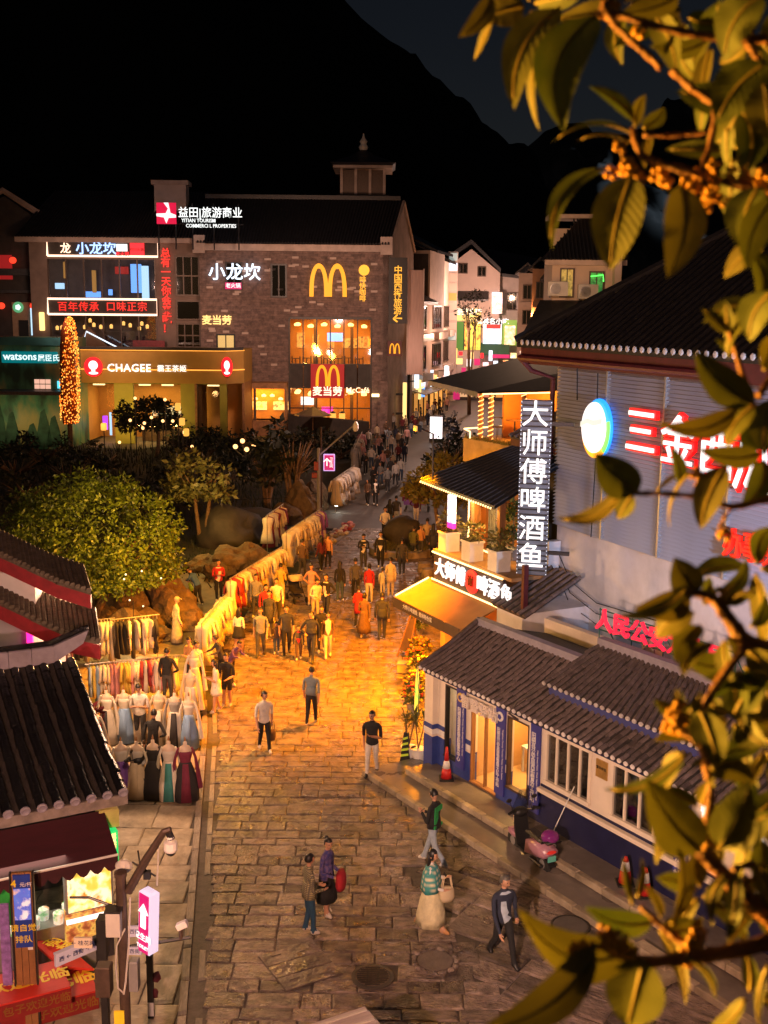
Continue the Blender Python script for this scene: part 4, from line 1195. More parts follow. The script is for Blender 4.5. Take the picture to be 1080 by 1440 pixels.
 gb = MB(); gb.box(wx0,wx1,-.05,.1,wz1-.12,wz1+.1); gb.box(wx0,wx1,-.05,.1,zt,zt+.12); gb.box(wx0,wx1,-.05,.1,zb-.12,zb); gb.box(wx0,wx1,-.05,.1,0,.5)
 gb.box(wx0-.1,wx0+.06,-.05,.1,.5,wz1); gb.box(wx1-.06,wx1+.1,-.05,.1,.5,wz1)
 for i in range(1,6):
  u = wx0+(wx1-wx0)*i/6; gb.box(u-.05,u+.05,-.04,.08,.5,zb-.12); gb.box(u-.05,u+.05,-.04,.08,zt+.12,wz1-.12)
 zm = P(0,571)[1]; gb.box(wx0,wx1,-.03,.08,zm-.05,zm+.05)
 gb.build('window_frame', M['dark_metal'], t)
 for i in range(6):
  a = wx0+(wx1-wx0)*i/6; c = wx0+(wx1-wx0)*(i+1)/6
  MB().box(a+.05,c-.05,.02,.04,zt+.12,wz1-.12).build('pane', M['glass'], t); MB().box(a+.05,c-.05,.02,.04,.5,zb-.12).build('pane', M['glass'], t)
 sp = MB()
 for i in range(6):
  a = wx0+(wx1-wx0)*i/6; c = wx0+(wx1-wx0)*(i+1)/6; MB().box(a+.05,c-.05,0,.05,zb,zt).build('spandrel_panel', M['dark_wall'], t)
 u, z = P(461.5,394); arches(t, u, z, P(489,0)[0]-P(434,0)[0], P(0,371)[1]-P(0,418)[1], -.25, em('arch_gold', (1,.42,.01), .95))
 s0, s1 = P(437,512,-.4); e0, e1 = P(484,560,-.4)
 sg = MB(); sg.box(s0,e0,-.45,-.25,e1,s1); sg = sg.build('sign_box', em('box_red', (.45,.008,.012), .55), t)
 u, z = P(461,528,-.4); arches(sg, u, z, P(479,0)[0]-P(443,0)[0], P(0,513)[1]-P(0,543)[1], -.47, 'arch_gold')
 u, z = P(460.5,551,-.4); text('麦当劳', em('sign_cream', (1,.82,.6), 1.4), sg, u, -.5, z, .92, .05, .02, spacing=1.05)
 u, z = P(305,451,-.1); text('麦当劳', em('sign_yel', (1,.66,.22), 1.4), t, u, -.12, z, .92, .06, .02, spacing=1.02)
 u, z = P(503,549,-.1); text('McCafé', em('sign_cafe', (1,.8,.5), 1.6), t, u, -.12, z, .72, .04, .012)
 u, z = P(330,384,-.2); g = text('小龙坎', em('blue_white', (.70,.84,1), 1.9), t, u, -.30, z, 1.6, .12, .012, spacing=1.02)
 u, z = P(328,402,-.2); bx = sheet('pink_box', 'neon_dim', t, u-.75, u+.75, z-.3, z+.3, -.16, .06); text('老火锅', M['led_white'], bx, u, -.26, z, .46, .02, .01)
 u, z = P(512,380,-.1); e = MB(); e.T = Matrix.Rotation(pi/2,4,'X'); e.lathe([(.5,0),(.5,.08),(.40,.08),(.40,.0)], 18); e.lathe([(.3,.0),(.3,.06),(0,.06)], 12); e.build('round_badge', M['led_gold'], t, (u,-.1,z))
 u, z = P(510,407,-.1); text('啡快咖啡', M['led_gold'], t, u, -.12, z, .62, .05, .015, vertical=True, spacing=.92)
 def side(d, off=.0): p = A + Vector((sdir.x*d, sdir.y*d, 0)); return p
 bq0, bz1 = P(547,362,-.3); bq1, bz0 = P(569,455,-.3)
 db = MB(); db.box(bq0,bq1+.2,-.35,-.2,bz0,bz1); db = db.build('direction_board', M['black'], t)
 text('中国西街旅游', M['led_gold'], db, (bq0+bq1)/2+.1, -.39, bz1-3.0, .80, .03, .012, vertical=True, spacing=.92)
 text('←', M['led_gold'], db, (bq0+bq1)/2+.1, -.39, bz0+.45, 1.1, .03, .02)
 u, z = P(555,490,-.5); q = sheet('small_sign', 'maroon', t, u-.65, u+.65, z-.7, z+.7, -.35, .15); arches(q, u, z, 1.0, .95, -.52, 'arch_gold')
 pb = MB(); pb.box(bq1+.3, bq1+1.75, .6, 1.2, P(0,523)[1], P(0,374)[1]); pb.build('metal_panel', pm('bronze_panel', (.26,.18,.16), .4, .25, 2, metal=.5, stretch=(9,1,.4)), t)
 pf = MB(); pf.box(bq1+.22,bq1+.32,.5,.62,P(0,525)[1],P(0,372)[1]); pf.box(bq1+1.73,bq1+1.83,.5,.62,P(0,525)[1],P(0,372)[1]); pf.build('panel_edge', M['cornice'], t)
 cp = MB(); cp.box(W-.9,W+.02,-.35,0,0,P(0,532)[1]); cp.build('corner_pier', M['grey_brick'], t)
 u, z = P(528,556,-.5); MB().cbox((u,-.45,z), .7, .2, .28, .02).build('wall_lamp', em('wall_lamp', (1,.75,.35), 3), t)
 window(t, P(296,0)[0], P(324,0)[0], P(0,490)[1], P(0,467)[1], -.02, 'glass', 'dark_metal', 2, 1, .14, .1, 'lit_room')
 k0, kz1 = P(313,546,-2.5); k1, _ = P(403,546,-2.5); kz0 = P(0,589,-2.5)[1]
 kb = MB(); kb.box(k0,k1,-2.6,-.2,kz1,kz1+.5); kb.box(k0,k0+.2,-2.6,-.2,0,kz1); kb.box(k1-.2,k1,-2.6,-.2,0,kz1); kb.box(k0,k1,-2.6,-2.4,0,kz0); kb.build('kiosk_wall', M['wood'], t)
 ki = MB(); ki.box(k0+.2,k1-.2,-.6,-.5,kz0,kz1); ki.build('kiosk_back', M['room_wall'], t)
 for i in range(7):
  if i == 3: lamp('AREA', ((k0+k1)/2,-1.4,kz1-.1), 300, (1,.5,.08), t, 'kiosk_light', 5, ((k0+k1)/2,-1.2,0), sy=1)
  l = MB(); l.lathe([(.2,0),(.22,.15),(.05,.25)], 8); l.build('pendant_lamp', M['mc_lamp'], t, (k0+.6+i*(k1-k0-1.2)/6,-1.7,kz1-.8-.3*(i%3==0)))
 for i in range(3):
  MB().box(k0+.5+i*2,k0+1.9+i*2,-.66,-.62,kz0+.8,kz0+1.6).build('menu_board', picture('menu%d'%i, [(.9,.35,.03),(1,.8,.3),(.15,.05,.02)], .8, 3, i*3), t)
 kp = MB(); kp.box((k0+k1)/2-.12,(k0+k1)/2+.12,-2.6,-2.4,kz0,kz1); kp.build('kiosk_post', M['wood_dark'], t)
 u, z = P(440,586,-5); ps = fr.o + fr.u*u + fr.n*(-5)
 pt = thing('parasol', 'closed in beige parasol standing before the burger restaurant entrance', 'parasol', (ps.x,ps.y,0), 0)
 pt['label'] = 'beige parasol standing before the burger restaurant entrance'
 b = MB(); b.lathe([(1.7,2.2),(1.65,2.28),(.1,2.95),(0,3.0)], 8); b.build('canopy', M['brown_metal'], pt); b = MB(); b.tube([(0,0,0),(0,0,2.9)], .05, 6); b.build('pole', M['wood'], pt)
 lm = em('lantern_glow', (1,.48,.08), 1.1)
 for i,(px,py) in enumerate(((455,588),(468,588),(481,588))):
  u, z = P(px,py,-2.2); p = fr.o+fr.u*u+fr.n*(-2.2)
  ln = thing('lantern', 'yellow lantern on a post, %s of three at the burger restaurant door' % ['first from the parasol','middle','last from the parasol'][i], 'lantern', (p.x,p.y,0), 0, 'lanterns at the burger restaurant door')
  b = MB(); b.cbox((0,0,z), .55,.55,.95,.06); b.build('shade', lm, ln); b = MB(); b.tube([(0,0,0),(0,0,z-.45)], .05, 5); b.lathe([(.34,z+.47),(.1,z+.65)], 6); b.build('post', M['dark_metal'], ln)
em('neon_dim', (.8,.03,.2), .6)
mcd()
def belvedere():
 p = AT(511,248,118)
 t = thing('roof_pavilion', 'small pavilion with a flared roof and pale finial above the brick building ridge', 'pavilion', (p.x,p.y,p.z-3.2), 0)
 b = MB(); b.box(-2.6,2.6,-2.6,2.6,-6,1.2); b.build('base', M['dark_wall'], t)
 for x in (-2.1,-.7,.7,2.1):
  for y in (-2.1,2.1): MB().box(x-.13,x+.13,y-.13,y+.13,1.2,3.7).build('post', M['cornice'], t)
 b = MB(); b.box(-2.0,2.0,-1.9,-1.8,1.2,3.6); b.build('screen', M['brown_metal'], t)
 b = MB(); b.prism([(-2.9,-2.9,3.7),(2.9,-2.9,3.7),(2.9,2.9,3.7),(-2.9,2.9,3.7)], (0,0,.25)); b.build('eave', M['cornice'], t)
 b = MB(); b.add([(-3.2,-3.2,4.2),(3.2,-3.2,4.2),(3.2,3.2,4.2),(-3.2,3.2,4.2),(-1.1,-1.1,5.1),(1.1,-1.1,5.1),(1.1,1.1,5.1),(-1.1,1.1,5.1),(0,0,5.9),(-2.9,-2.9,3.95),(2.9,-2.9,3.95),(2.9,2.9,3.95),(-2.9,2.9,3.95)], [(0,1,5,4),(1,2,6,5),(2,3,7,6),(3,0,4,7),(4,5,8),(5,6,8),(6,7,8),(7,4,8),(9,10,1,0),(10,11,2,1),(12,9,0,3)]); b.build('roof', M['roof_black'], t)
 b = MB(); b.lathe([(.35,5.7),(.5,6.0),(.28,6.3),(.4,6.55),(.15,6.9),(.05,7.3)], 10); b.build('finial', M['white_paint'], t)
belvedere()
def roof_sign():
 fr = Frame(AT(220,300,104).x, 104, 0)
 P = lambda px, py, v=0: fr.uz(px, py, v)
 t = thing('rooftop_sign', 'white lit rooftop sign with a red square emblem above the left eaves', 'sign', fr.loc(), 0)
 x0,z1 = P(220,285); x1,z0 = P(248,315)
 b = MB(); b.box(x0,x1,-.1,.1,z0,z1); sq = b.build('red_square', em('red_sq', (.75,.01,.06), 1.0), t)
 w = x1-x0; h = z1-z0
 s = MB(); s.prism([(x0+w*.38,-.12,z1),(x0+w*.62,-.12,z1),(x0+w*.72,-.12,z0+h*.52),(x0+w,-.12,z0+h*.42),(x0+w,-.12,z0+h*.30),(x0+w*.62,-.12,z0+h*.28),(x0+w*.5,-.12,z0+h*.02),(x0+w*.38,-.12,z0+h*.3),(x0,-.12,z0+h*.36),(x0,-.12,z0+h*.48),(x0+w*.48,-.12,z0+h*.5),(x0+w*.6,-.12,z0+h*.72)], (0,-.04,0)); s.build('emblem', M['led_white'], sq)
 u, z = P(296,300); text('益田|旅游商业', em('sign_white', (.95,1,.98), 1.5), t, u, -.1, z, .98, .05, .006, sx=.93)
 u, z = P(285,310.5); text('YITIAN TOURISM', M['sign_white'], t, u-.35, -.1, z, .44, .04, .006, sx=.9)
 u, z = P(297,318); text('COMMERCI L PROPERTIES', M['sign_white'], t, u, -.1, z, .44, .04, .006, sx=.88)
 f = MB()
 for px in (222,246,270,300,335):
  u,_ = P(px,300); f.tube([(u,.2,z0-2.2),(u,.15,z1)], .06, 4)
 f.tube([(x0,.2,z0),(P(338,0)[0],.2,z0)], .05, 4); f.build('frame', M['dark_metal'], t)
roof_sign()
HP = Frame(AT(52,600,108).x, 108.0, R(1.0))
def hotpot():
 fr = HP
 P = lambda px, py, v=0: fr.uz(px, py, v)
 t = thing('hotpot_building', 'three storey dark building with neon framed bands and a wide glass front', 'building', fr.loc(), fr.rz)
 W = P(283,400)[0]; H = P(150,340)[1]
 gx0, gz1 = P(67,364); gx1, gz0 = P(221,492)
 b = MB(); b.box(0,gx0,0,.5,0,H); b.box(gx1,W,0,.5,0,H); b.box(gx0,gx1,0,.5,gz1,H); b.box(gx0,gx1,0,.5,0,gz0); b.box(0,W,5.5,5.7,0,H); b.build('wall', pm('hp_wall', (.20,.145,.12), .85, .25, .8), t)
 fl = MB()
 zA = P(0,421)[1]; zB = P(0,442)[1]
 fl.box(gx0,gx1,.5,5.5,zB,zA-.6); fl.box(gx0,gx1,.5,5.5,gz0-.3,gz0); fl.build('floor', M['room_dark'], t)
 e = MB(); e.box(-1,W-.3,-.9,0,H-.1,H+.35); e.build('eave', M['cornice'], t)
 r = MB(); RZ = P(150,270,8)[1]; r.add([(-1,-1,H+.36),(W-.2,-1,H+.36),(W-.2,8,RZ),(.5,8,RZ)], [(0,1,2,3)]); r.add([(-1,-1,H+.36),(.5,8,RZ),(-1,14,H+.3)], [(0,1,2)]); r.build('roof', M['roof_black'], t)
 tr = MB()
 for i in range(58):
  s = (i+.5)/58; tr.tube([Vector((-1,-1.05,H+.4)).lerp(Vector((W-.2,-1.05,H+.4)),s), Vector((.5,8,RZ+.05)).lerp(Vector((W-.2,8,RZ+.05)),s)], .1, 5)
 tr.build('tile_rows', M['roof_black'], t, kind='stuff')
 ch = MB(); q0,c1 = P(219,255,5); q1,c0 = P(264,290,5); ch.box(q0,q1,4,6,c0-1,c1-.4); ch.build('roof_stack', M['pink_wall'], t); c2 = MB(); c2.box(q0-.25,q1+.25,3.8,6.2,c1-.4,c1); c2.build('stack_cap', M['cornice'], t)
 def band(x0, x1, y0, y1, nm):
  a, d = P(x0,y0,-.5); c, f = P(x1,y1,-.5)
  sheet(nm, 'dark_wall', t, a, c, f, d, -.3, .15)
  led_tube(t, [(a,-.55,f),(c,-.55,f),(c,-.55,d),(a,-.55,d),(a,-.55,f)], .10, 'band_glow', 'neon_frame')
  return a, c, f, d
 em('band_glow', (1,.62,.42), 2.4)
 band(66,222,338,361,'upper_band'); band(67,221,420,443,'lower_band')
 u, z = P(135,350,-.6); text('小龙坎', em('hot_blue', (.35,.55,1), 2.0), t, u, -.6, z, 1.25, .08, .012)
 u, z = P(172,351,-.6); bx = sheet('badge', 'led_white', t, u-.55, u+.45, z-.15, z+.5, -.5, .08); bx2 = sheet('badge', 'led_red', t, u+.7, u+2.0, z-.6, z+.6, -.5, .08); text('老火锅', M['led_red'], t, u, -.62, z-.42, .42, .04, .01)
 text('四川火锅', M['dark_wall'], bx2, u+1.35, -.6, z, .32, .02, .01)
 u, z = P(92,350,-.6); text('龙', M['band_glow'], t, u, -.6, z, 1.0, .05, .01)
 u, z = P(110,432,-.6); text('百年传承', em('band_red', (1,.03,.02), 1.1), t, u, -.6, z, .92, .08, .01, spacing=1.12)
 u, z = P(178,432,-.6); text('口味正宗', M['band_red'], t, u, -.6, z, .92, .08, .01, spacing=1.12)
 u, z = P(234,410,-.2); text('总有一天你会来吃！', M['band_red'], t, u, -.25, z, .92, .06, .02, vertical=True, spacing=.94)
 n = 6
 gb = MB()
 for zz0, zz1 in ((zA,P(0,363)[1]),(gz0,zB)):
  for i in range(n+1):
   u = gx0+(gx1-gx0)*i/n; gb.box(u-.06,u+.06,-.05,.15,zz0,zz1)
 gb.box(gx0,gx1,-.06,.16,zA-.1,zA+.1); gb.build('window_frame', M['brown_metal'], t)
 for i in range(n):
  a = gx0+(gx1-gx0)*i/n; c = gx0+(gx1-gx0)*(i+1)/n
  MB().box(a+.06,c-.06,.04,.06,zA,gz1).build('pane', M['glass'], t); MB().box(a+.06,c-.06,.04,.06,gz0,zB).build('pane', M['glass'], t)
 rg = random.Random(6)
 em('hp_blue', (.18,.42,1), 1.4); em('hp_pale', (.55,.8,1), 1.2)
 for (px,py,w,h,mt) in ((82,402,12,8,'hp_pale'),(128,414,22,8,'hp_blue'),(134,396,5,30,'lit_dim'),(195,392,14,38,'hp_blue'),(210,398,9,44,'hp_pale'),(155,411,5,8,'hp_blue'),(93,380,3,22,'lit_dim'),(170,380,18,10,'led_dimred')):
  u, z = P(px,py,3); k = w/1600*112; g = h/1600*112
  b = MB(); b.cbox((0,0,0), k, .3, g, .03); b.build('lit_screen', M[mt], t, (u, rg.uniform(1.0,4.2), z))
 for i in range(14):
  u, z = P(70+i*11+rg.uniform(-3,3),460+rg.uniform(-8,8),3); l = MB(); l.lathe([(.14,0),(.16,.3),(.05,.4)], 6); l.build('pendant_lamp', M['lit_lamp'], t, (u,rg.uniform(1,4.5),z))
 for i in range(10):
  u, _ = P(72+i*15,470); f = MB(); f.box(-.5,.5,-.3,.3,0,.8); f.box(-.6,-.5,-.3,.3,0,1.2); f.build('table', M['maroon'], t, (u,1.0+(i%3),gz0))
 cx0, cz1 = P(246,357); cx1, cz0 = P(283,487)
 for (ya, yb) in ((357,414),(452,487),(420,448)):
  window(t, cx0, cx1, P(0,yb)[1], P(0,ya)[1], -.01, 'dark_glass', 'brown_metal', 3 if ya != 420 else 1, 2 if ya != 420 else 1, .14, .15, 'lit_vdim' if ya != 420 else 'dark_wall')
 u, z = P(59,452,-.2); MB().cbox((u,-.2,z), .45, .2, 1.7, .05).build('wall_lamp', em('wl', (1,.6,.2), 2.0), t)
 u, z = P(136,480,-2); b = MB(); b.T = Matrix.Translation((u,-2,z)) @ Matrix.Rotation(R(25),4,'Y'); b.prism([(-1.6,0,-1.0),(-1.2,0,.9),(2.6,0,-.7),(2.6,0,-1.4)], (0,.5,0)); b.build('tilted_board', M['room_dark'], t)
 led_tube(t, [(u-1.5,-2.1,z-.9),(u-.9,-2.1,z+.9),(u+2.8,-2.1,z-1.0)], .07, 'led_cool')
 bn = sheet('red_banner', 'red_paint', t, P(174,0)[0], P(221,0)[0], P(0,490,-.6)[1], P(0,477,-.6)[1], -.6, .05)
em('lit_lamp', (1,.45,.1), 2); em('led_dimred', (.7,.03,.02), .5); em('lit_vdim', (1,.45,.1), .05)
hotpot()
CH = Frame(AT(113,590,98).x, 98.0, R(-1.0))
def tea_shop():
 fr = CH
 P = lambda px, py, v=0: fr.uz(px, py, v)
 t = thing('tea_shop', 'single storey tea shop with a curved brown fascia and white lit lettering', 'building', fr.loc(), fr.rz)
 W = P(318,540)[0]; z1 = P(200,492)[1]; z0 = P(200,539)[1]
 pm('tea_brown', (.34,.19,.035), .6, .15, .7); pm('tea_olive', (.30,.27,.04), .7, .15, .8)
 X2 = P(343,540,1.5)[0]
 f = MB(); f.prism([(0,0,z0),(W,0,z0),(X2,1.6,z0),(X2,7,z0),(0,7,z0)], (0,0,z1-z0)); f.build('fascia', M['tea_brown'], t)
 for z in (z1-.02, (z0+z1)/2-.25): led_tube(t, [(0,-.08,z),(W,-.08,z),(X2+.06,1.55,z)], .045, 'led_orange')
 for (px, sx) in ((131,1.0),(319,.62)):
  u, z = P(px,516,-.2)
  e = MB(); e.T = Matrix.Diagonal((sx,1,1.05,1)) @ Matrix.Rotation(pi/2,4,'X'); e.lathe([(.80,0),(.80,.1),(0,.1)], 24); bg_ = e.build('round_badge', em('badge_r', (.9,.01,.02), 1.4), t, (u,-.08,z))
  h = MB(); h.T = Matrix.Diagonal((sx,1,1,1)) @ Matrix.Rotation(pi/2,4,'X')
  h.lathe([(.40,.10),(.40,.14),(0,.14)], 14, (0,.14,0)); h.lathe([(.17,.10),(.17,.135),(0,.135)], 8, (0,-.3,0)); h.lathe([(.42,.10),(.36,.13),(0,.13)], 12, (0,-.52,0), sy=.3)
  h.build('emblem', M['led_white'], bg_)
 u, z = P(181,518,-.2); text('CHAGEE', M['led_white'], t, u, -.1, z, .92, .06, .016, spacing=1.1)
 u, z = P(238,519,-.2); text('霸王茶姬', M['led_white'], t, u+.2, -.1, z, .62, .05, .006, spacing=1.05)
 tr = MB(); tr.box(0,W,-.3,0,z1,z1+.25); tr.prism([(W,-.3,z1),(X2,1.3,z1),(X2,1.6,z1),(W,0,z1)], (0,0,.25)); tr.build('parapet', M['dark_metal'], t)
 for a, c in ((-.2,.1),(2.95,4.6),(8.7,9.9),(W-.6,W)):
  MB().box(a,c,.2,.6,0,z0).build('pier', M['tea_olive'], t)
 bk = MB(); bk.box(0,X2,5.6,5.8,0,z0); bk.box(0,.2,.6,5.6,0,z0); bk.build('rear_wall', M['room_wall'], t)
 cl = MB(); cl.box(.2,W,.7,5.6,z0-.12,z0-.02); cl.build('ceiling', M['tea_olive'], t)
 for i in range(6): MB().box(.8+i*2,1.8+i*2,1.5,1.7,z0-.3,z0-.14).build('ceiling_lamp', em('tea_lamp', (1,.65,.24), 3), t)
 cr = MB(); cr.box(4.8,8.4,2.2,2.9,0,1.1); cr.build('counter', M['wood'], t)
 for i in range(3): MB().box(5+i*1.2,6+i*1.2,5.5,5.56,1.9,2.8).build('menu_board', picture('tea%d'%i, [(.1,.2,.05),(.9,.8,.5),(.6,.2,.05)], .7, 3, i), t)
 MB().box(1.4,1.8,2,2.2,1,2.2).build('light_box', em('purple', (.5,.05,1), 1.8), t); MB().box(2.2,2.4,1.2,1.25,.6,2.6).build('glass_strip', M['hp_pale'], t)
 for a, c in ((.1,2.95),(4.6,8.7),(9.9,W-.6)):
  MB().box(a,c,.35,.38,.1,z0).build('pane', M['glass'], t)
 MB().box(9.9,10.1,.2,5,0,z0).build('side_wall', M['wood'], t); MB().box(X2-.2,X2,1.7,7,0,z0).build('side_wall', M['wood'], t)
 lamp('AREA', (5,-3.5,1.2), 420, (1,.6,.16), t, 'front_wash', 6, (5,0,z0+.5), sy=.4); lamp('AREA', (5,3,z0-.35), 420, (1,.6,.18), t, 'shop_light', 7, (5,3,0), sy=2)  # front_wash is a bare light added before the fascia to brighten it
tea_shop()
WT = Frame(AT(-30,545,94).x, 94.0, R(-2.0))
def drugstore():
 fr = WT
 P = lambda px, py, v=0: fr.uz(px, py, v)
 t = thing('drugstore', 'drugstore front with a teal sign band over a painted green mountain mural', 'building', fr.loc(), fr.rz)
 W = P(92,520)[0]; z1 = P(40,476)[1]
 m, n, l, bs = _new('mural')
 tc = n.new('ShaderNodeTexCoord'); nz = n.new('ShaderNodeTexNoise'); nz.inputs['Scale'].default_value = .5; nz.inputs['Detail'].default_value = 5
 mp = n.new('ShaderNodeMapping'); mp.inputs['Scale'].default_value = (1,1,.5); l.new(tc.outputs['Object'], mp.inputs[0]); l.new(mp.outputs[0], nz.inputs['Vector'])
 cr = n.new('ShaderNodeValToRGB'); cr.color_ramp.elements[0].position = .38; cr.color_ramp.elements[0].color = (.015,.05,.03,1); cr.color_ramp.elements[1].position = .62; cr.color_ramp.elements[1].color = (.30,.27,.10,1)
 e = cr.color_ramp.elements.new(.48); e.color = (.05,.20,.12,1)
 l.new(nz.outputs[0], cr.inputs[0]); l.new(cr.outputs[0], bs.inputs['Base Color']); MATS['mural'] = m
 b = MB(); b.box(0,W,0,6,0,z1); b.build('mural_wall', m, t)
 pk = MB(); rg = random.Random(9)
 for i in range(6):
  u = W*(.08+.16*i)+rg.uniform(-.3,.3); h = rg.uniform(2,4.2); pk.prism([(u-.7,-.02,.2),(u+.7,-.02,.2),(u+.45,-.02,h*.6),(u+.12,-.02,h),(u-.2,-.02,h*.92),(u-.5,-.02,h*.5)], (0,-.03,0))
 pk.build('painted_peak', pm('mural_peak', (.03,.09,.06), .8, .5, 1.2), t)
 c = MB(); c.box(0,W,-.15,0,z1-.55,z1+.1); c.build('teal_cornice', pm('teal_dark', (.03,.16,.19), .6, .3, .8), t)
 a, d = P(2,494,-.3); q, f = P(81,511,-.3)
 s = MB(); s.cbox(((a+q)/2,-.25,(d+f)/2), q-a, .24, d-f, .05); s = s.build('sign_band', em('teal', (.0,.20,.22), .75), t)
 u, z = P(28,502.5,-.4); text('watsons', em('teal_white', (.75,.95,.95), 1.3), s, u, -.4, z+.06, .84, .04, .014)
 u, z = P(64,504,-.4); text('屈臣氏', M['teal_white'], s, u+.25, -.4, z, .6, .04, .01)
 u, z = P(59,540,-.2)
 for i in range(3):
  for j in range(2): MB().box(u-.65+i*.46,u-.25+i*.46,-.12,-.05,z-.4+j*.42,z-.05+j*.42).build('lit_notice', em('notice_pink', (1,.55,.4), .9), t)
 MB().box(u+1.25,u+1.75,-.15,-.05,z-.35,z+.25).build('blue_lamp', em('aqua', (.1,.6,.8), 1.6), t)
 rf = MB(); rf.box(-.5,W+.6,-2.5,0,P(0,550)[1]-.1,P(0,546)[1]-.05); rf.build('low_roof', M['tile_brown'], t)
 for i in range(2): lamp('SPOT', (2+i*3.6,-3.2,2.2), 130, (1,.75,.3), t, 'mural_lamp', .2, (2.2+i*3.4,0,3.0), R(110))
drugstore()
def coffee_house():
 fr = Frame(AT(-40,470,112).x, 112.0, 0)
 P = lambda px, py, v=0: fr.uz(px, py, v)
 t = thing('coffee_house', 'dark gabled house at the far left with red lamps and a round green badge', 'building', fr.loc(), 0)
 W = P(54,400)[0]; H = P(20,360)[1]
 ax, az = P(5,268); ex, ez = P(54,302)
 b = MB(); b.prism([(0,0,0),(W,0,0),(W,0,ez-.3),(ax,0,az-.5),(0,0,az-2.5)], (0,8,0)); b.build('wall', M['dark_wall'], t)
 c = MB(); c.tube([(0,-.2,az-2.2),(ax,-.2,az),(ex+.3,-.2,ez)], .3, 5); c.build('gable_coping', M['cornice'], t)
 r = MB(); r.box(0,W+.2,-1.2,0,P(0,412)[1],P(0,408)[1]); r.box(0,W+.2,-1.4,0,P(0,380)[1]-.5,P(0,378)[1]); r.build('eave', M['tile_dark'], t)
 x0, z1 = P(24,425,-.3); x1, z0 = P(41,474,-.3)
 f = MB(); f.box(x0-.5,x0,-.4,-.05,z0,z1); f.box(x1,x1+.5,-.4,-.05,z0,z1); f.box(x0,x1,-.4,-.05,z1-1.7,z1); f.build('door_surround', pm('tan_stone', (.36,.24,.15), .7, .2, 2), t)
 d = MB(); d.box(x0,x1,-.1,-.03,z0,z1-1.7); d.build('door', M['black'], t)
 u, z = P(21,432,-.5); e = MB(); e.T = Matrix.Rotation(pi/2,4,'X'); e.lathe([(.52,0),(.52,.08),(0,.08)], 18); e.build('round_badge', em('green_badge', (.12,.45,.2), .8), t, (u+.3,-.45,z))
 e = MB(); e.T = Matrix.Rotation(pi/2,4,'X'); e.lathe([(.3,.08),(.26,.12),(0,.12)], 5); e.build('badge_star', M['teal_white'], t, (u+.3,-.45,z))
 for i,(px,py) in enumerate(((18,366),(47,430),(2,430))):
  u, z = P(px,py,-.8); l = MB(); l.ball((0,0,0), .36, .36, .32, 8, 6); l.build('red_lamp', em('red_lamp', (1,.05,.02), 1.5), t, (u,-.8,z))
 x, z = P(5,372,-.1); MB().box(x-.8,x+.8,-.1,-.02,z-1.4,z+.9).build('red_window', em('red_win', (.5,.02,.02), .5), t)
 u, z = P(44,448,-.5); led_tube(t, [(u,-.5,z-1.6),(u,-.5,z+1)], .08, 'hp_pale')
coffee_house()
def light_pillar():
 p = AT(98,590,91)
 top = AT(104,462,91).z
 t = thing('fairy_light_palm', 'tall tapering tree shape densely wound in orange fairy lights', 'light sculpture', (p.x,p.y,0), 0)
 z0 = AT(98,590,91).z; h = top-z0+1.2; z0 -= .3
 def rad(s): return .95*(1-s)**.45*(0.72+.5*s) if s > .02 else .6
 b = MB(); b.lathe([(rad(s)*.92, z0+h*s) for s in [k/10 for k in range(11)]], 12); b.build('core', pm('lit_core', (.30,.06,.012), .8, .4, 6), t)
 rg = random.Random(12)
 k1, k2 = MB(), MB()
 for i in range(1150):
  s = rg.random(); a = rg.uniform(0,2*pi); r = rad(s)+rg.uniform(-.04,.1)
  (k1 if rg.random() < .6 else k2).ball((r*cos(a)+.35*s, r*sin(a), z0+h*s), .042, .042, .06, 4, 3)
 k1.build('bulbs', em('fairy_o', (1,.20,.015), 1.5), t, kind='stuff'); k2.build('bright_bulbs', em('fairy_y', (1,.42,.06), 2.4), t, kind='stuff')
 b = MB(); b.tube([(0,0,0),(0,0,z0)], .2, 6); b.build('trunk', M['bark'], t)
light_pillar()
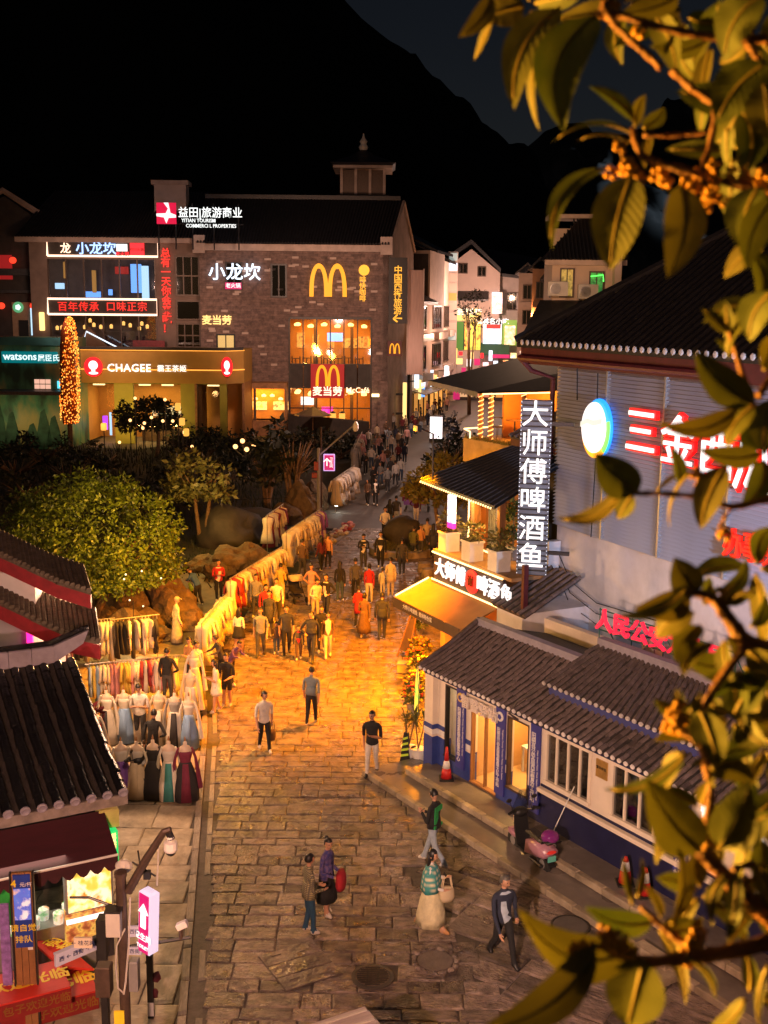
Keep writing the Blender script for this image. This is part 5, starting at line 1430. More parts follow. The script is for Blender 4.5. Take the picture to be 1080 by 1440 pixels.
# ================================================================== far street: left row, gable house, right row
def shop_row():
 rg = random.Random(14)
 a = Vector((2.4,118)); d = Vector((.165,.986))
 specs = [  # start px, depth Y, top py, body colour
  (582,119,362,'pink_wall',.5), (598,127,346,'pink_wall',.4), (612,140,352,'cream_wall',.3), (622,152,356,'pink_wall',.2)]
 X = [(579,118,602,126,424),(602,127,622,136,352),(619,139,633,150,366)]
 labels = ['narrow plastered house with a barred window next to the bronze panel','narrow house with balconies and a sloping black roof further up the street','slim far house with a lit tower of windows on the left of the street']
 names = []
 for i,(x0,y0,x1,y1,ty) in enumerate(X):
  A, B = AT(x0,560,y0), AT(x1,560,y1)
  ang = atan2(B.y-A.y, B.x-A.x)
  fr = Frame(A.x, A.y, ang)
  L = (Vector((B.x,B.y))-Vector((A.x,A.y))).length
  H = AT(x0,ty,y0).z
  t = thing('town_house', labels[i], 'house', fr.loc(), fr.rz, 'narrow houses on the left of the far street')
  b = MB(); b.box(0,L,0,8,0,H); b.build('wall', M[['pink_wall','pink_wall','cream_wall'][i]], t)
  bl = MB(); bl.box(-.02,.0,.2,8,0,H*.98); bl.build('end_wall', M['dark_wall'], t)
  r = MB(); r.prism([(-.6,-.9,H),(-.6,4,H+2.4),(-.6,8.4,H),(-.6,8.4,H-.25),(-.6,4,H+2.1),(-.6,-.9,H-.3)], (L+1.0,0,0)); r.build('roof', M['roof_black'], t)
  for k in range(2):
   z = 5.2+k*4.2
   if z+2.6 > H: break
   w = window(t, L*.2, L*.75, z, z+2.6, -.02, 'dark_glass', 'brown_metal', 4, 1, .12, .15, 'lit_vdim' if (i+k)%2 else 'dark_wall')
   s = MB(); s.box(L*.15,L*.8,-.9,0,z-1.1,z-.35); s.build('balcony', M['pink_wall' if i else 'grey_metal'], t)
  sf = MB(); sf.box(.3,L-.3,-.06,-.01,.2,2.9); sf.build('shop_front', em('shop_glow%d'%i, (1,.42,.08), [.55,.9,.6][i]), t)
  for k in range(4):
   p = MB(); u = .3+(L-.6)*k/3; p.box(u-.18,u+.18,-.14,-.06,0,3.0); p.build('pier', M['dark_wall'], t)
  for k,(u,z,w,h,mt) in enumerate(((L*.35,3.9,L*.45,1.1,['sg_a','sg_b','sg_c'][i]),(L*.85,4.2,.5,1.8,'led_cool'),(L*.1,3.4,.35,2.0,'sign_yel'))):
   s = MB(); s.cbox((0,0,0), w, .25, h, .03)
   o = s.build('shop_sign', M[mt], t, (u,-.3-.35*(k>0),z))
  text(['桂林米粉','特产','茶'][i], M['led_white'], t, L*.35, -.47, 3.9, .8, .04, .01)
  aw = MB(); aw.prism([(0,-1.5,2.95),(0,-.05,3.3),(0,-.05,3.22),(0,-1.5,2.87)], (L,0,0)); aw.build('awning', M['brown_metal'], t)
 for i,(px,py,Y,w,h,mt,lab) in enumerate(((586,528,118,.45,2.6,'led_cool','pale blue upright blade sign low on the left shop row'),(594,545,122,.5,2.0,'hp_blue','small blue blade sign beside the pale blue one'),(569,568,112,.35,4.2,'sign_yel','long warm white light strip at the first shop of the row'),(628,527,128,.5,2.0,'led_white','white blade sign near the end of the left shop row'),(642,548,140,.8,2.4,'neon_dim','red pink blade sign beyond the white one'))):
  p = AT(px,py,Y); t = thing('blade_sign', lab, 'sign', p, R(10), 'blade signs over the far street shops')
  b = MB(); b.cbox((0,0,0), w, .3, h, .04); b.build('light_box', M[mt], t); b = MB(); b.box(-w/2-.8,-w/2,.0,.08,h*.2,h*.25); b.box(-w/2-.8,-w/2,.0,.08,-h*.25,-h*.2); b.build('bracket', M['dark_metal'], t)
picture('sg_a', [(1,.2,.3),(1,.9,.3),(.9,.9,1)], 1.6, 1.4); picture('sg_b', [(1,.8,.3),(1,.3,.1),(.2,.6,.3)], 1.5, 1.2, 4); picture('sg_c', [(.9,.9,1),(1,.5,.6),(1,.9,.6)], 1.6, 1.6, 7)
shop_row()
def gable_house():
 fr = Frame(AT(632,480,150).x, 150.0, R(-6))
 P = lambda px, py, v=0: fr.uz(px, py, v)
 t = thing('gabled_house', 'pale gabled house with two small windows above bright shop signs across the far street', 'house', fr.loc(), fr.rz)
 L = P(702,440)[0]
 pts = [P(633,372),P(663,350),P(702,384)]
 b = MB(); b.prism([(0,0,0),(L,0,0),(L,0,pts[2][1]),(pts[1][0],0,pts[1][1]),(0,0,pts[0][1])], (0,10,0)); b.build('wall', pm('gable_pale', (.55,.42,.36), .85, .1, .5), t)
 q = [Vector((pts[0][0]-1.6,0,pts[0][1]-.3)), Vector((pts[1][0],0,pts[1][1]+.6)), Vector((P(704,389)[0],0,P(704,389)[1]+.5))]
 r = MB(); r.prism([(p.x,-.8,p.z) for p in q]+[(p.x,-.8,p.z+.55) for p in reversed(q)], (0,11,0)); r.build('roof', M['roof_black'], t)
 for (x0,x1,y1,y0) in ((652,666,367,381),(680,693,371,385)):
  window(t, P(x0,0)[0], P(x1,0)[0], P(0,y0)[1], P(0,y1)[1], -.02, 'dark_glass', 'brown_metal', 2, 1, .12)
 u, z = P(682,390,-.5); ac = fr.o+fr.u*u+fr.n*(-.5)
 b = MB(); b.box(L,L+6.5,2,10,0,P(0,384)[1]); b.build('side_wing', M['pink_wall'], t); r = MB(); r.prism([(L,1.2,P(0,384)[1]),(L+6.8,1.2,P(0,392)[1]),(L+6.8,9,P(0,380)[1]+1.5),(L-2,9,P(0,368)[1]+2)], (0,0,.4)); r.build('side_roof', M['roof_black'], t)
 for k in range(2): window(t, L+.8+k*2.8, L+2.6+k*2.8, P(0,430)[1], P(0,405)[1], 1.98, 'dark_glass', 'brown_metal', 2, 1, .12)
 x0,z1 = P(692,411,-.1); x1,z0 = P(706,441,-.1); s = MB(); s.box(x0,x1,-.3,-.05,z0,z1); s.build('poster_box', picture('poster', [(1,.95,.9),(.9,.5,.3),(.5,.75,1),(1,1,1)], 1.7, .9), t)
 x0,z1 = P(641,409); x1,z0 = P(687,421); aw = MB(); aw.prism([(x0,-1.6,z0),(x0,0,z1),(x0,0,z1-.2),(x0,-1.6,z0-.2)], (x1-x0,0,0)); aw.build('awning', M['tile_dark'], t)
 x0,z1 = P(640,434); x1,z0 = P(676,451); s = sheet('sign_band', em('band_y', (1,.66,.18), 1.3), t, x0, x1, z0, z1, -.05, .2); text('西街特产', M['led_white'], s, (x0+x1)/2, -.3, z1-.45, .9, .03, .02)
 x0,z1 = P(640,452); x1,z0 = P(652,492); sheet('green_panel', em('grn', (.12,.4,.06), .3), t, x0, x1, z0, z1, -.05, .1)
 x0,z1 = P(653,452); x1,z0 = P(676,492); g = sheet('shop_window', 'sg_d', t, x0, x1, z0, z1, -.05, .1)
 gb = MB()
 for k in range(4): u = x0+(x1-x0)*k/3; gb.box(u-.06,u+.06,-.25,-.15,z0,z1)
 gb.build('window_bar', M['dark_metal'], g)
 x0,z1 = P(680,450); x1,z0 = P(705,484); g = sheet('shop_window', 'sg_e', t, x0, x1, z0, z1, -.05, .1)
 x0,z1 = P(680,449); x1,z0 = P(705,456); s = sheet('sign_band', 'dark_wall', t, x0, x1, z0, z1, -.16, .1); text('桂林名小吃', M['led_white'], s, (x0+x1)/2, -.3, (z0+z1)/2, .85, .03, .02)
 x0,z1 = P(684,456); x1,z0 = P(704,462); s = sheet('red_band', 'led_dimred', t, x0, x1, z0, z1, -.27, .1)
 x0,z1 = P(707,450,-.6); x1,z0 = P(726,486,-.6); s = sheet('green_wall', em('grn2', (.3,.55,.08), .6), t, x0, x1, z0, z1, -.1, .1); x0,z1 = P(710,458,-.6); x1,z0 = P(724,485,-.6); sheet('lit_notice', 'sg_f', t, x0, x1, z0, z1, -.25, .08)
 x0,z1 = P(676,482); x1,z0 = P(716,497); aw = MB(); aw.prism([(x0,-1.6,z0),(x0,0,z1),(x0,0,z1-.2),(x0,-1.6,z0-.2)], (x1-x0,0,0)); aw.build('awning', pm('awn_green', (.03,.10,.05), .7, .2, 2), t)
 rg = random.Random(3)
 for k,(px,py,w,h,mt) in enumerate(((646,508,9,8,'sign_yel'),(660,510,7,10,'led_white'),(671,509,8,9,'neon_dim'),(690,500,5,14,'led_cool'),(704,501,24,5,'neon_dim'),(735,492,9,8,'led_gold'),(722,500,8,7,'sg_a'),(652,522,6,10,'neon_dim'),(640,497,6,14,'band_y'),(648,497,5,5,'led_red'),(683,512,8,5,'sg_c'),(697,511,6,7,'led_cool'),(712,509,9,5,'sg_b'),(664,500,4,9,'sign_yel'),(741,500,6,11,'sg_f'),(678,500,4,7,'led_red'),(656,534,8,5,'led_white'))):
  u, z = P(px,py,-2); b = MB(); b.cbox((0,0,0), w*.095, .2, h*.095, .03); b.build('shop_sign', M[mt], t, (u,-2.2,z))
 ww = MB(); ww.box(-2,L+12,-2.0,-1.6,0,P(0,517,-2)[1]); ww.build('shop_front_wall', M['dark_wall'], t)
 for k in range(6): MB().box(-1+k*2.4,.8+k*2.4,-2.08,-2.02,.4,2.6).build('shop_window', em('sw%d'%(k%3), [(1,.45,.1),(1,.6,.3),(.9,.3,.15)][k%3], .6), t)
 tw = Frame(AT(633,480,146).x, 146, 0)
 x0,z1 = tw.uz(631,354); x1,z0 = tw.uz(642,480)
 tt = thing('stair_tower', 'slim tower of stacked lit windows to the left of the gabled house', 'tower', tw.loc(), 0)
 b = MB(); b.box(x0,x1,0,2,0,z1); b.build('wall', M['pink_wall'], tt)
 for k in range(9): MB().box(x0+.1,x1-.1,-.1,0,z0+(z1-z0)*k/9+.15,z0+(z1-z0)*(k+1)/9-.15).build('window', M[['tw_w','tw_p','tw_p','tw_p','lit_dim','tw_p','tw_p','led_cool','tw_w'][k]], tt)
em('tw_w', (.7,.85,.8), .35); em('tw_p', (.9,.6,.45), .28)
picture('sg_d', [(.1,.05,.02),(1,.55,.08),(.9,.7,.1),(.1,.35,.05)], .9, 1.1, 3); picture('sg_e', [(.5,.8,.5),(1,1,.95),(.4,.6,.9),(.1,.3,.05)], 1.5, .9, 5); picture('sg_f', [(1,.95,.6),(.9,.4,.2),(1,1,.9)], 1.5, 1.4, 8)
gable_house()
def right_row():
 for i,(x0,x1,Y,ty,mt,lab) in enumerate(((727,752,135,384,'pink_wall','dim narrow house between the gabled house and the orange lit one'),(746,768,120,378,'orange_plaster','narrow house with an orange lit wall right of the gabled house'),(764,782,96,392,'pink_wall','tall slim house with grey shutters before the air conditioned house'))):
  fr = Frame(AT(x0,480,Y).x, Y, R(-12))
  L = fr.uz(x1,480)[0]; H = AT(x0,ty,Y).z
  t = thing('town_house', lab, 'house', fr.loc(), fr.rz, 'narrow houses on the right of the far street')
  b = MB(); b.box(0,L,0,7,0,H); b.build('wall', M[mt], t)
  r = MB(); r.prism([(-.4,-.6,H),(L/2,-.6,H+1.2),(L+.4,-.6,H),(L+.4,-.6,H-.2),(L/2,-.6,H+.95),(-.4,-.6,H-.2)], (0,8,0)); r.build('roof', M['roof_black'], t)
  for k in range(3):
   z = H-3.0-k*2.9
   if z < 3: break
   window(t, L*.25, L*.75, z, z+1.7, -.02, 'dark_glass', 'brown_metal', 2, 1, .1, .15, 'lit_dim' if k == 1 and i == 1 else 'dark_wall')
   s = MB(); s.box(L*.1,L*.9,-.7,0,z-.9,z-.3); s.build('balcony', M['grey_metal' if i == 2 else mt], t)
  s = MB(); s.cbox((0,0,0), L*.6, .2, 1.4, .03); s.build('shop_sign', M[['sg_f','sg_c','led_white'][i]], t, (L*.5,-.6,H-9.6 if i < 2 else H-9.5))
 pm('orange_plaster', (.62,.33,.17), .8, .15, .8)
pm('orange_plaster', (.62,.33,.17), .8, .15, .8)
right_row()
AC = Frame(AT(776,400,58).x, 58.0, R(-4))
def ac_house():
 fr = AC
 P = lambda px, py, v=0: fr.uz(px, py, v)
 t = thing('town_house', 'plastered house with two tall lit windows and air conditioners under a dark tiled roof', 'house', fr.loc(), fr.rz)
 L = P(870,400)[0]; H = P(800,366)[1]
 b = MB(); b.box(0,L,0,6,0,H); b.build('wall', pm('plaster_warm', (.56,.43,.34), .85, .12, .8), t)
 c = MB(); c.box(-.4,L+.3,-.5,0,H-.25,H); c.build('cornice', M['cornice'], t)
 r = MB(); r.add([(-.5,-.6,H+.01),(L+.4,-.6,H+.01),(L+.3,3,H+2.3),(1.6,3,H+2.3)], [(0,1,2,3)]); r.add([(-.5,-.6,H+.01),(1.6,3,H+2.3),(-.5,6,H)], [(0,1,2)]); r.build('roof', M['roof_black'], t)
 rows = MB()
 for i in range(20): rows.tube([(-.3+i*.19,-.62,H+.04),(max(-.3+i*.19,1.2) if i < 9 else -.3+i*.19,3,H+2.3)] if i >= 8 else [(-.3+i*.19,-.62,H+.04),(-.3+i*.19,-.6+1.7*(i+1)/5,H+.04+1.1*(i+1)/5)], .05, 5)
 rows.build('tile_rows', M['roof_black'], t, kind='stuff')
 pt = MB(); x0,z1 = P(779,322,3); x1,z0 = P(808,352,3); pt.box(x0,x1,2.6,3.2,z0-.5,z1); pt.build('parapet', M['plaster_warm'], t)
 x0,z1 = P(770,304,3); x1,_ = P(832,304,3); tp = MB(); tp.box(x0,x1,2.2,4.6,z1-.14,z1+.05); tp.build('flat_roof', M['cornice'], t); ps = MB(); ps.box(P(786,0,3)[0],P(786,0,3)[0]+.12,2.7,2.82,z1-.8,z1-.14); ps.build('roof_post', M['cornice'], t)
 for (a,c2,d,e,mt) in ((801,822,372,412,'win_gold'),(844,866,376,412,'win_green')):
  window(t, P(a,0)[0], P(c2,0)[0], P(0,e)[1], P(0,d)[1], -.02, 'glass', 'brown_metal', 2, 1, .07, .1, M[mt])
 sw = MB(); sw.box(P(878,0)[0],P(888,0)[0],-.9,5,0,H+2.2); sw.build('side_pier', M['pink_wall'], t)
 led_tube(t, [(P(846,0)[0],-.12,P(0,383)[1]),(P(864,0)[0],-.12,P(0,381)[1]),(P(865,0)[0],-.12,P(0,390)[1])], .03, 'neon_green')
 for i,(px,py,lab) in enumerate(((784,420,'air conditioner box beside the gold lit window of the plastered house'),(826,424,'air conditioner box between the gold and green lit windows'))):
  u, z = P(px,py,-.35); ac_unit(fr, u+.0, -.35, z+.1, lab, 1.15)
 u, z = P(770,455,-3); lr = MB(); lr.prism([(u-1.2,-3.5,z-.6),(u+4.5,-3.5,z-.6),(u+4.2,0,z+1.0),(u-.2,0,z+1.0)], (0,0,.12)); lr.build('low_roof', M['roof_black'], t); lw = MB(); lw.box(u-.8,u+4,-2.9,0,0,z-.6); lw.build('low_wall', M['plaster_warm'], t)
picture('win_gold', [(.1,.04,.01),(1,.6,.12),(.4,.15,.03)], .5, 3); picture('win_green', [(.02,.05,.02),(.15,.6,.1),(.05,.1,.04)], .45, 3, 2); em('neon_green', (.1,1,.1), 2.5)
ac_house()
pm('ridge_lilac2', (.34,.31,.38), .65, .25, 3, bump=.2)
# ================================================================== snack stall under the near tiled roof (left)
SL = Frame(-4.72, 19.42, R(28))
def snack_stall():
 fr = SL
 P = lambda px, py, v=0: fr.uz(px, py, v)
 t = thing('snack_stall', 'snack stall with a black barrel tiled roof, maroon awning and bright menu lights', 'stall', fr.loc(), fr.rz)
 LEN = 6.6
 pm('black_tile', (.009,.0095,.011), .26, .3, 5, rand=.3, bump=.3, bscale=30)
 pm('eave_band', (.26,.22,.20), .7, .4, 4, bump=.3)
 tile_roof(t, fr, (-LEN,0,3.24), (.02,0,3.24), (-LEN,3.9,4.62), (.02,3.9,4.62), .285, .30, .098, 'black_tile', 'tile_pan', 330, sag=.10, ends='each', end_mat='ridge_lilac2', seed=3, bed_t=.10)
 b = MB(); b.box(-LEN,.1,-.03,.03,3.02,3.21); b.build('eave_board', M['eave_band'], t)
 rg = random.Random(2)
 for k in range(14):
  rb = MB(); rb.cbox((-.55-k*.46,3.95,4.82), .45, .26, .36, .02); rb.build('ridge_block', M['ridge_lilac2'], t)
 rb = MB(); rb.prism([(-.32,3.83,4.64),(.28,3.83,4.98),(.40,3.83,5.25),(-.32,3.83,5.0)], (0,.24,0)); rb.build('ridge_end', M['ridge_lilac2'], t)
 rc = MB(); rc.tube([(-LEN,3.95,5.03),(-.4,3.95,5.03),(.42,3.95,5.3)], [.07,.07,.05], 6); rc.build('ridge_cap', M['black_tile'], t)
 b = MB(); b.box(-LEN,-.15,3.2,3.4,0,3.6); b.box(-.3,-.15,.4,3.2,0,3.2); b.box(-.4,-.2,.15,.35,0,3.1); b.build('wall', M['dark_wall'], t)
 g = MB(); g.prism([(-.12,.25,3.1),(-.12,3.8,3.1),(-.12,3.8,4.5)], (.1,0,0)); g.build('gable', M['dark_wall'], t)
 x0, z1 = P(139,1142,-.1); x1, z0 = P(168,1163,-.1)
 b = MB(); b.cbox(((x0+x1)/2,.05,(z0+z1)/2), x1-x0, .3, z1-z0, .02); b.build('side_box', pm('cream_box', (.55,.50,.16), .6, .2, 4), t)
 x0, z1 = P(146,1168,-.2); x1, z0 = P(166,1216,-.2)
 s = MB(); s.cbox(((x0+x1)/2,-.2,(z0+z1)/2), x1-x0, .14, z1-z0, .02); s = s.build('green_sign', em('green_led', (.02,.55,.12), 1.3), t)
 f = MB(); f.box(x0+.05,x1-.05,-.30,-.272,z0+.05,z1-.06); f.build('sign_face', picture('gs', [(.1,.7,.2),(1,.95,.5),(.9,.6,.1)], 1.5, 9), s)
 text('鲜榨果汁', M['sign_yel'], s, (x0+x1)/2, -.31, (z0+z1)/2, .16, .01, .01, vertical=True)
 aw = MB(); aw.prism([(-LEN,-.95,2.55),(-LEN,-.05,3.0),(-LEN,-.05,2.96),(-LEN,-.95,2.51)], (LEN-.35,0,0)); a = aw.build('awning', M['awn_maroon'], t)
 v = MB(); k = 26; w = (LEN-.35)/k
 for i in range(k):
  x = -LEN+i*w
  v.add([(x,-.955,2.54),(x+w,-.955,2.54),(x+w,-.96,2.38),(x+w*.75,-.965,2.30),(x+w*.5,-.965,2.27),(x+w*.25,-.965,2.30),(x,-.96,2.38)], [(0,6,5,4,3,2,1)])
 v.build('valance', M['awn_maroon'], a); pb = MB(); pb.tube([(-LEN,-.97,2.56),(-.35,-.97,2.56)], .022, 6); pb.build('awning_bar', M['white_paint'], a)
 x0, z1 = P(90,1217,-.5); x1, z0 = P(160,1272,-.5)
 m = MB(); m.cbox(((x0+x1)/2,-.42,(z0+z1)/2), x1-x0, .16, z1-z0, .02); mb = m.build('menu_box', M['grey_metal'], t)
 m = MB(); m.box(x0+.04,x1-.04,-.52,-.502,z0+.04,z1-.04); m.build('menu_face', picture('food1', [(.8,.25,.02),(1,.92,.6),(1,.60,.1),(.5,.35,.02)], 1.15, 4), mb)
 fg = MB(); fg.cbox(((x0+x1)/2,-.42,z1+.06), x1-x0+.1, .2, .06, .01); fg.build('green_rim', M['green_led'], mb)
 lm = MB(); lm.box(x0,x1,-.53,-.45,z0-.17,z0-.10); lm.build('light_tube', M['led_white'], mb)
 x0, z1 = P(92,1283,-.5); x1, z0 = P(150,1325,-.5)
 m = MB(); m.cbox(((x0+x1)/2,-.42,(z0+z1)/2), x1-x0, .12, z1-z0, .02); mb2 = m.build('picture_box', picture('food2', [(.12,.04,.01),(.4,.12,.04),(.7,.5,.1),(.1,.06,.02)], .55, 6), t)
 ct = MB(); ct.box(-LEN,-.6,-.1,.5,0,1.0); ct.build('counter', M['grey_metal'], t)
 it = MB()
 for i in range(12): it.lathe([(.09,0),(.1,.2),(.07,.22)], 8, (-2.9+i*.21, .0+.25*(i%2), 1.0))
 it.build('cups', picture('cups', [(.1,.5,.1),(.9,.9,.8),(.8,.3,.05)], .35, 6), t, kind='stuff')
 gc = MB(); gc.prism([(-2.35,-.35,2.1),(-2.0,-.35,2.05),(-1.9,-.35,1.5),(-2.1,-.35,1.35),(-2.3,-.35,1.6)], (0,.05,0)); gc.build('green_flag', pm('green_cloth', (.02,.35,.05), .7, .3, 4), t)
 lamp('AREA', (-2.0,-.1,2.55), 36, (1,.86,.6), t, 'counter_lamp', 1.6, (-2.0,-.5,0))
 cb = MB(); cb.box(-2.8,-1.2,-.2,0,2.58,2.62); cb.build('counter_lamp_case', M['led_white'], t)
pm('awn_maroon', (.045,.006,.012), .7, .25, 2, stretch=(1,4,4))
snack_stall()
def welcome_boxes():
 fr = SL
 pm('banner_red', (.52,.03,.02), .6, .22, 1.6); pm('banner_yellow', (.75,.45,.02), .55, .1, 3); pm('banner_dark', (.22,.012,.012), .7, .2, 4)
 def box(pa, pb, pc, zt, h, txts, label, sz):
  u1, v0 = fr.uv(*pa, zt); _, v1 = fr.uv(*pc, zt); u0 = u1-3.2
  t = thing('welcome_box', label, 'box', fr.loc(), fr.rz, 'red printed welcome boxes before the snack stall')
  b = MB(); b.box(u0,u1,v0,v1,zt-h,zt); b.build('box', M['banner_red'], t)
  f = MB(); f.box(u0,u1+.005,v0-.012,v0,zt-h,zt-.03); f.build('front_strip', M['banner_dark'], t)
  me = text_mesh('包子欢迎光临', sz, .004, .025); me = me.copy(); me.materials.append(M['banner_yellow'])
  o = link('lettering', me, t, (u1-sz*2.75, (v0+v1)/2, zt+.006)); o.rotation_euler = (-pi/2,0,0)
  me = text_mesh('包子欢迎光临', h*.6, .004, .01).copy(); me.materials.append(M['brown_gold'])
  link('lettering', me, t, (u1-h*.6*3.0, v0-.016, zt-h*.55))
 pm('brown_gold', (.22,.10,.01), .6, .2, 3)
 box((99,1387),None,(72,1352),.95,.30,None,'red box with yellow welcome lettering, the upper and smaller one behind the wooden post',.33)
 box((138,1392),None,(122,1352),.50,.34,None,'large low red box with yellow welcome lettering at the bottom corner',.42)
 u, v = fr.uv(100,1352,.7)
 t = thing('welcome_board', 'slanted red welcome board behind the two red boxes, by the street name signs', 'board', fr.loc(), fr.rz)
 b = MB(); b.prism([(u-.2,v-.1,.72),(u+.35,v-.15,.55),(u-.3,v+1.5,.80),(u-.8,v+1.5,.95)], (0,0,-.05)); b.build('board', M['banner_red'], t)
 me = text_mesh('欢迎光临', .3, .004, .02).copy(); me.materials.append(M['banner_yellow'])
 o = link('lettering', me, t, (u-.20, v+.65, .80)); o.rotation_euler = (-pi/2, R(12), R(112))
welcome_boxes()
def wooden_post():
 fr = Frame(AT(33,1385,17.0).x, 17.0, R(8))
 P = lambda px, py, v=0: fr.uz(px, py, v)
 t = thing('advert_post', 'wooden board post with a blue drink price advert at the lower left', 'sign', fr.loc(), fr.rz)
 x0, z1 = P(15,1228); x1, z0 = P(52,1388)
 for i in range(3):
  b = MB(); w = (x1-x0)/3; b.box(x0+w*i+.004,x0+w*(i+1)-.004,0,.05,0.0,z1); b.build('plank', M['wood'], t)
 e = MB(); e.box(x0-.03,x0-.005,-.02,.07,0,z1); e.box(x1+.005,x1+.03,-.02,.07,0,z1); e.build('edge_strip', M['dark_metal'], t)
 a0, a1 = P(18,1230)[1], P(18,1332)[1]
 s = MB(); s.box(x0+.03,x1-.02,-.03,-.003,a1,a0); s = s.build('advert', pm('adv_blue', (.02,.05,.35), .4, .1, 3), t)
 u = (x0+x1)/2
 text('4', M['banner_y2'], s, u-.12, -.036, P(0,1243)[1], .17, .004, .02); text('元/杯', M['board_white'], s, u+.07, -.036, P(0,1245)[1], .085, .004, .004)
 h0, h1 = P(0,1294)[1], P(0,1250)[1]
 p = MB(); p.box(x0+.035,x1-.025,-.042,-.032,h0,h1); p.build('picture', picture('adv', [(.9,.9,.95),(.1,.15,.7),(.1,.2,.8),(.8,.55,.4)], .45, 6), s)
 text('请自觉', M['banner_y2'], s, u, -.036, P(0,1306)[1], .135, .004, .01); text('排队', M['banner_y2'], s, u, -.036, P(0,1322)[1], .135, .004, .01)
 pm_ = MB(); pm_.box(u+.05,u+.13,-.012,-.002,P(0,1338)[1],P(0,1330)[1]); pm_.build('paper_slip', M['white_paint'], t)
 q = MB(); q.box(x0-.22,x0-.07,.02,.07,.5,z1-.55); q.build('side_banner', pm('lilac_banner', (.25,.14,.45), .6, .5, 8), t)
pm('banner_y2', (.85,.65,.03), .5, .08, 3)
wooden_post()
def camera_mast():
 Y = 14.0
 fr = Frame(AT(172,1300,Y).x, Y, 0)
 P = lambda px, py, v=0: fr.uz(px, py, v)
 t = thing('camera_mast', 'dark street mast with a dome camera arm, street name blades and a lit pink sign', 'mast', fr.loc(), 0)
 def pt(px, py, v=0): u, z = P(px, py, v); return (u, v, z)
 b = MB(); z1 = P(172,1232)[1]; b.lathe([(.075,0),(.072,z1),(.085,z1),(.085,z1+.06),(0,z1+.07)], 12); b.build('post', M['brown_metal'], t)
 b = MB(); b.tube([pt(180,1254), pt(206,1208), pt(231,1169), pt(240,1166)], [.06,.055,.045,.04], 8); b.build('arm', M['brown_metal'], t)
 b = MB(); u, _, z = pt(240,1192); b.lathe([(.05,.16),(.055,.14),(.03,.1),(.09,.08),(.095,-.02),(.08,-.05)], 12, (u,0,z)); b.build('dome_camera', M['white_paint'], t)
 b = MB(); b.ball((u,0,z-.055), .07, .07, .06, 10, 6); b.build('dome_glass', M['black'], t)
 b = MB(); b.tube([pt(237,1170),pt(241,1180)], .05, 8); b.build('camera_bracket', M['dark_metal'], t)
 b = MB(); b.tube([pt(98,1262,.05),pt(125,1262,.05),pt(158,1274,.05)], [.016,.018,.02], 6); b.build('side_arm', M['dark_metal'], t)
 x0,_,z1 = pt(153,1274); x1,_,z0 = pt(174,1308)
 b = MB(); b.cbox(((x0+x1)/2,-.12,(z0+z1)/2), x1-x0, .16, z1-z0, .012); bx = b.build('control_box', M['ac_white'], t); b = MB(); b.cbox(((x0+x1)/2,-.12,z1+.02), x1-x0+.03,.2,.03,.005); b.build('box_lid', M['dark_metal'], bx)
 x0,_,z1 = pt(138,1350); x1,_,z0 = pt(160,1392); b = MB(); b.cbox(((x0+x1)/2,-.1,(z0+z1)/2), x1-x0,.2,z1-z0,.015); b.build('brown_box', M['brown_metal'], t)
 x0,_,z1 = pt(181,1352); x1,_,z0 = pt(195,1394); b = MB(); b.cbox(((x0+x1)/2,.05,(z0+z1)/2), x1-x0,.16,z1-z0,.012); b.build('grey_box', M['grey_metal'], t)
 x0,_,z1 = pt(137,1290); x1,_,z0 = pt(152,1345); b = MB(); b.box(x0,x1,-.1,.1,z0,z1); b.build('dark_cabinet', M['dark_metal'], t)
 x0,_,_ = pt(139,1300,.1); x1,_,z1 = pt(150,1345,.1); b = MB(); b.box(x0,x1,.05,.17,0,z1); b.build('square_post', M['dark_metal'], t)
 b = MB(); b.tube([pt(176,1306,-.1),pt(164,1330,-.1),pt(163,1360,-.1),pt(166,1390,-.1),pt(176,1398,-.05)], .012, 5); b.tube([pt(183,1262,-.1),pt(181,1330,-.1),pt(177,1380,-.1),pt(174,1398,-.1)], .014, 5); b.tube([pt(223,1190,.05),pt(221,1245,.05)], .012, 5); b.build('cable', M['ac_white'], t)
 def blade(pa, pb, h, txt, label, mat, tm, v):
  A, B = Vector(pt(*pa, v-.25)), Vector(pt(*pb, v+.2))
  d = B-A; L = d.length; ang = atan2(d.y, d.x)
  o = thing('blade', 'x', 'x'); del o['label']; del o['category']; o.name = 'street_name_blade'; o.parent = t; o.location = A; o.rotation_euler = (0, -asin_(d.z/L)*0, ang)
  b = MB(); L2 = hypot(d.x,d.y); b.box(0,L2,-.02,.02,-h,0); b.box(-.0,L2,-.035,.035,0,.03); b.build('blade_panel', M[mat], o)
  text(txt, M[tm], o, L2/2, -.03, -h*.45, h*.5, .004, .004)
 def asin_(x): return math.asin(max(-1,min(1,x)))
 blade((77,1344),(139,1328), .16, '西 ← 西街 → 东', 'x', 'sign_lilac', 'text_navy', -.15)
 x0,_,z1 = pt(112,1302,-.05); x1,_,z0 = pt(138,1316,-.05)
 b = MB(); b.box(x0,x1,-.35,-.31,z0,z1); o = b.build('street_name_blade', M['cream_sign'], t); text('← 桂花路', M['text_navy'], o, (x0+x1)/2, -.353, (z0+z1)/2, .075, .003, .003)
 for (ya, yb) in ((1300,1315),(1330,1340)):
  x0,_,z1 = pt(181,ya,-.05); x1,_,z0 = pt(200,yb,-.05); b = MB(); b.box(x0,x1,-.1,-.07,z0,z1); o = b.build('street_name_blade', M['sign_lilac'], t); text('西街', M['text_navy'], o, (x0+x1)/2, -.105, (z0+z1)/2, .07, .003, .003)
 s = Frame(0,0,0)
 x0,_,z1 = pt(197,1246,-.1); x1,_,z0 = pt(221,1344,-.1)
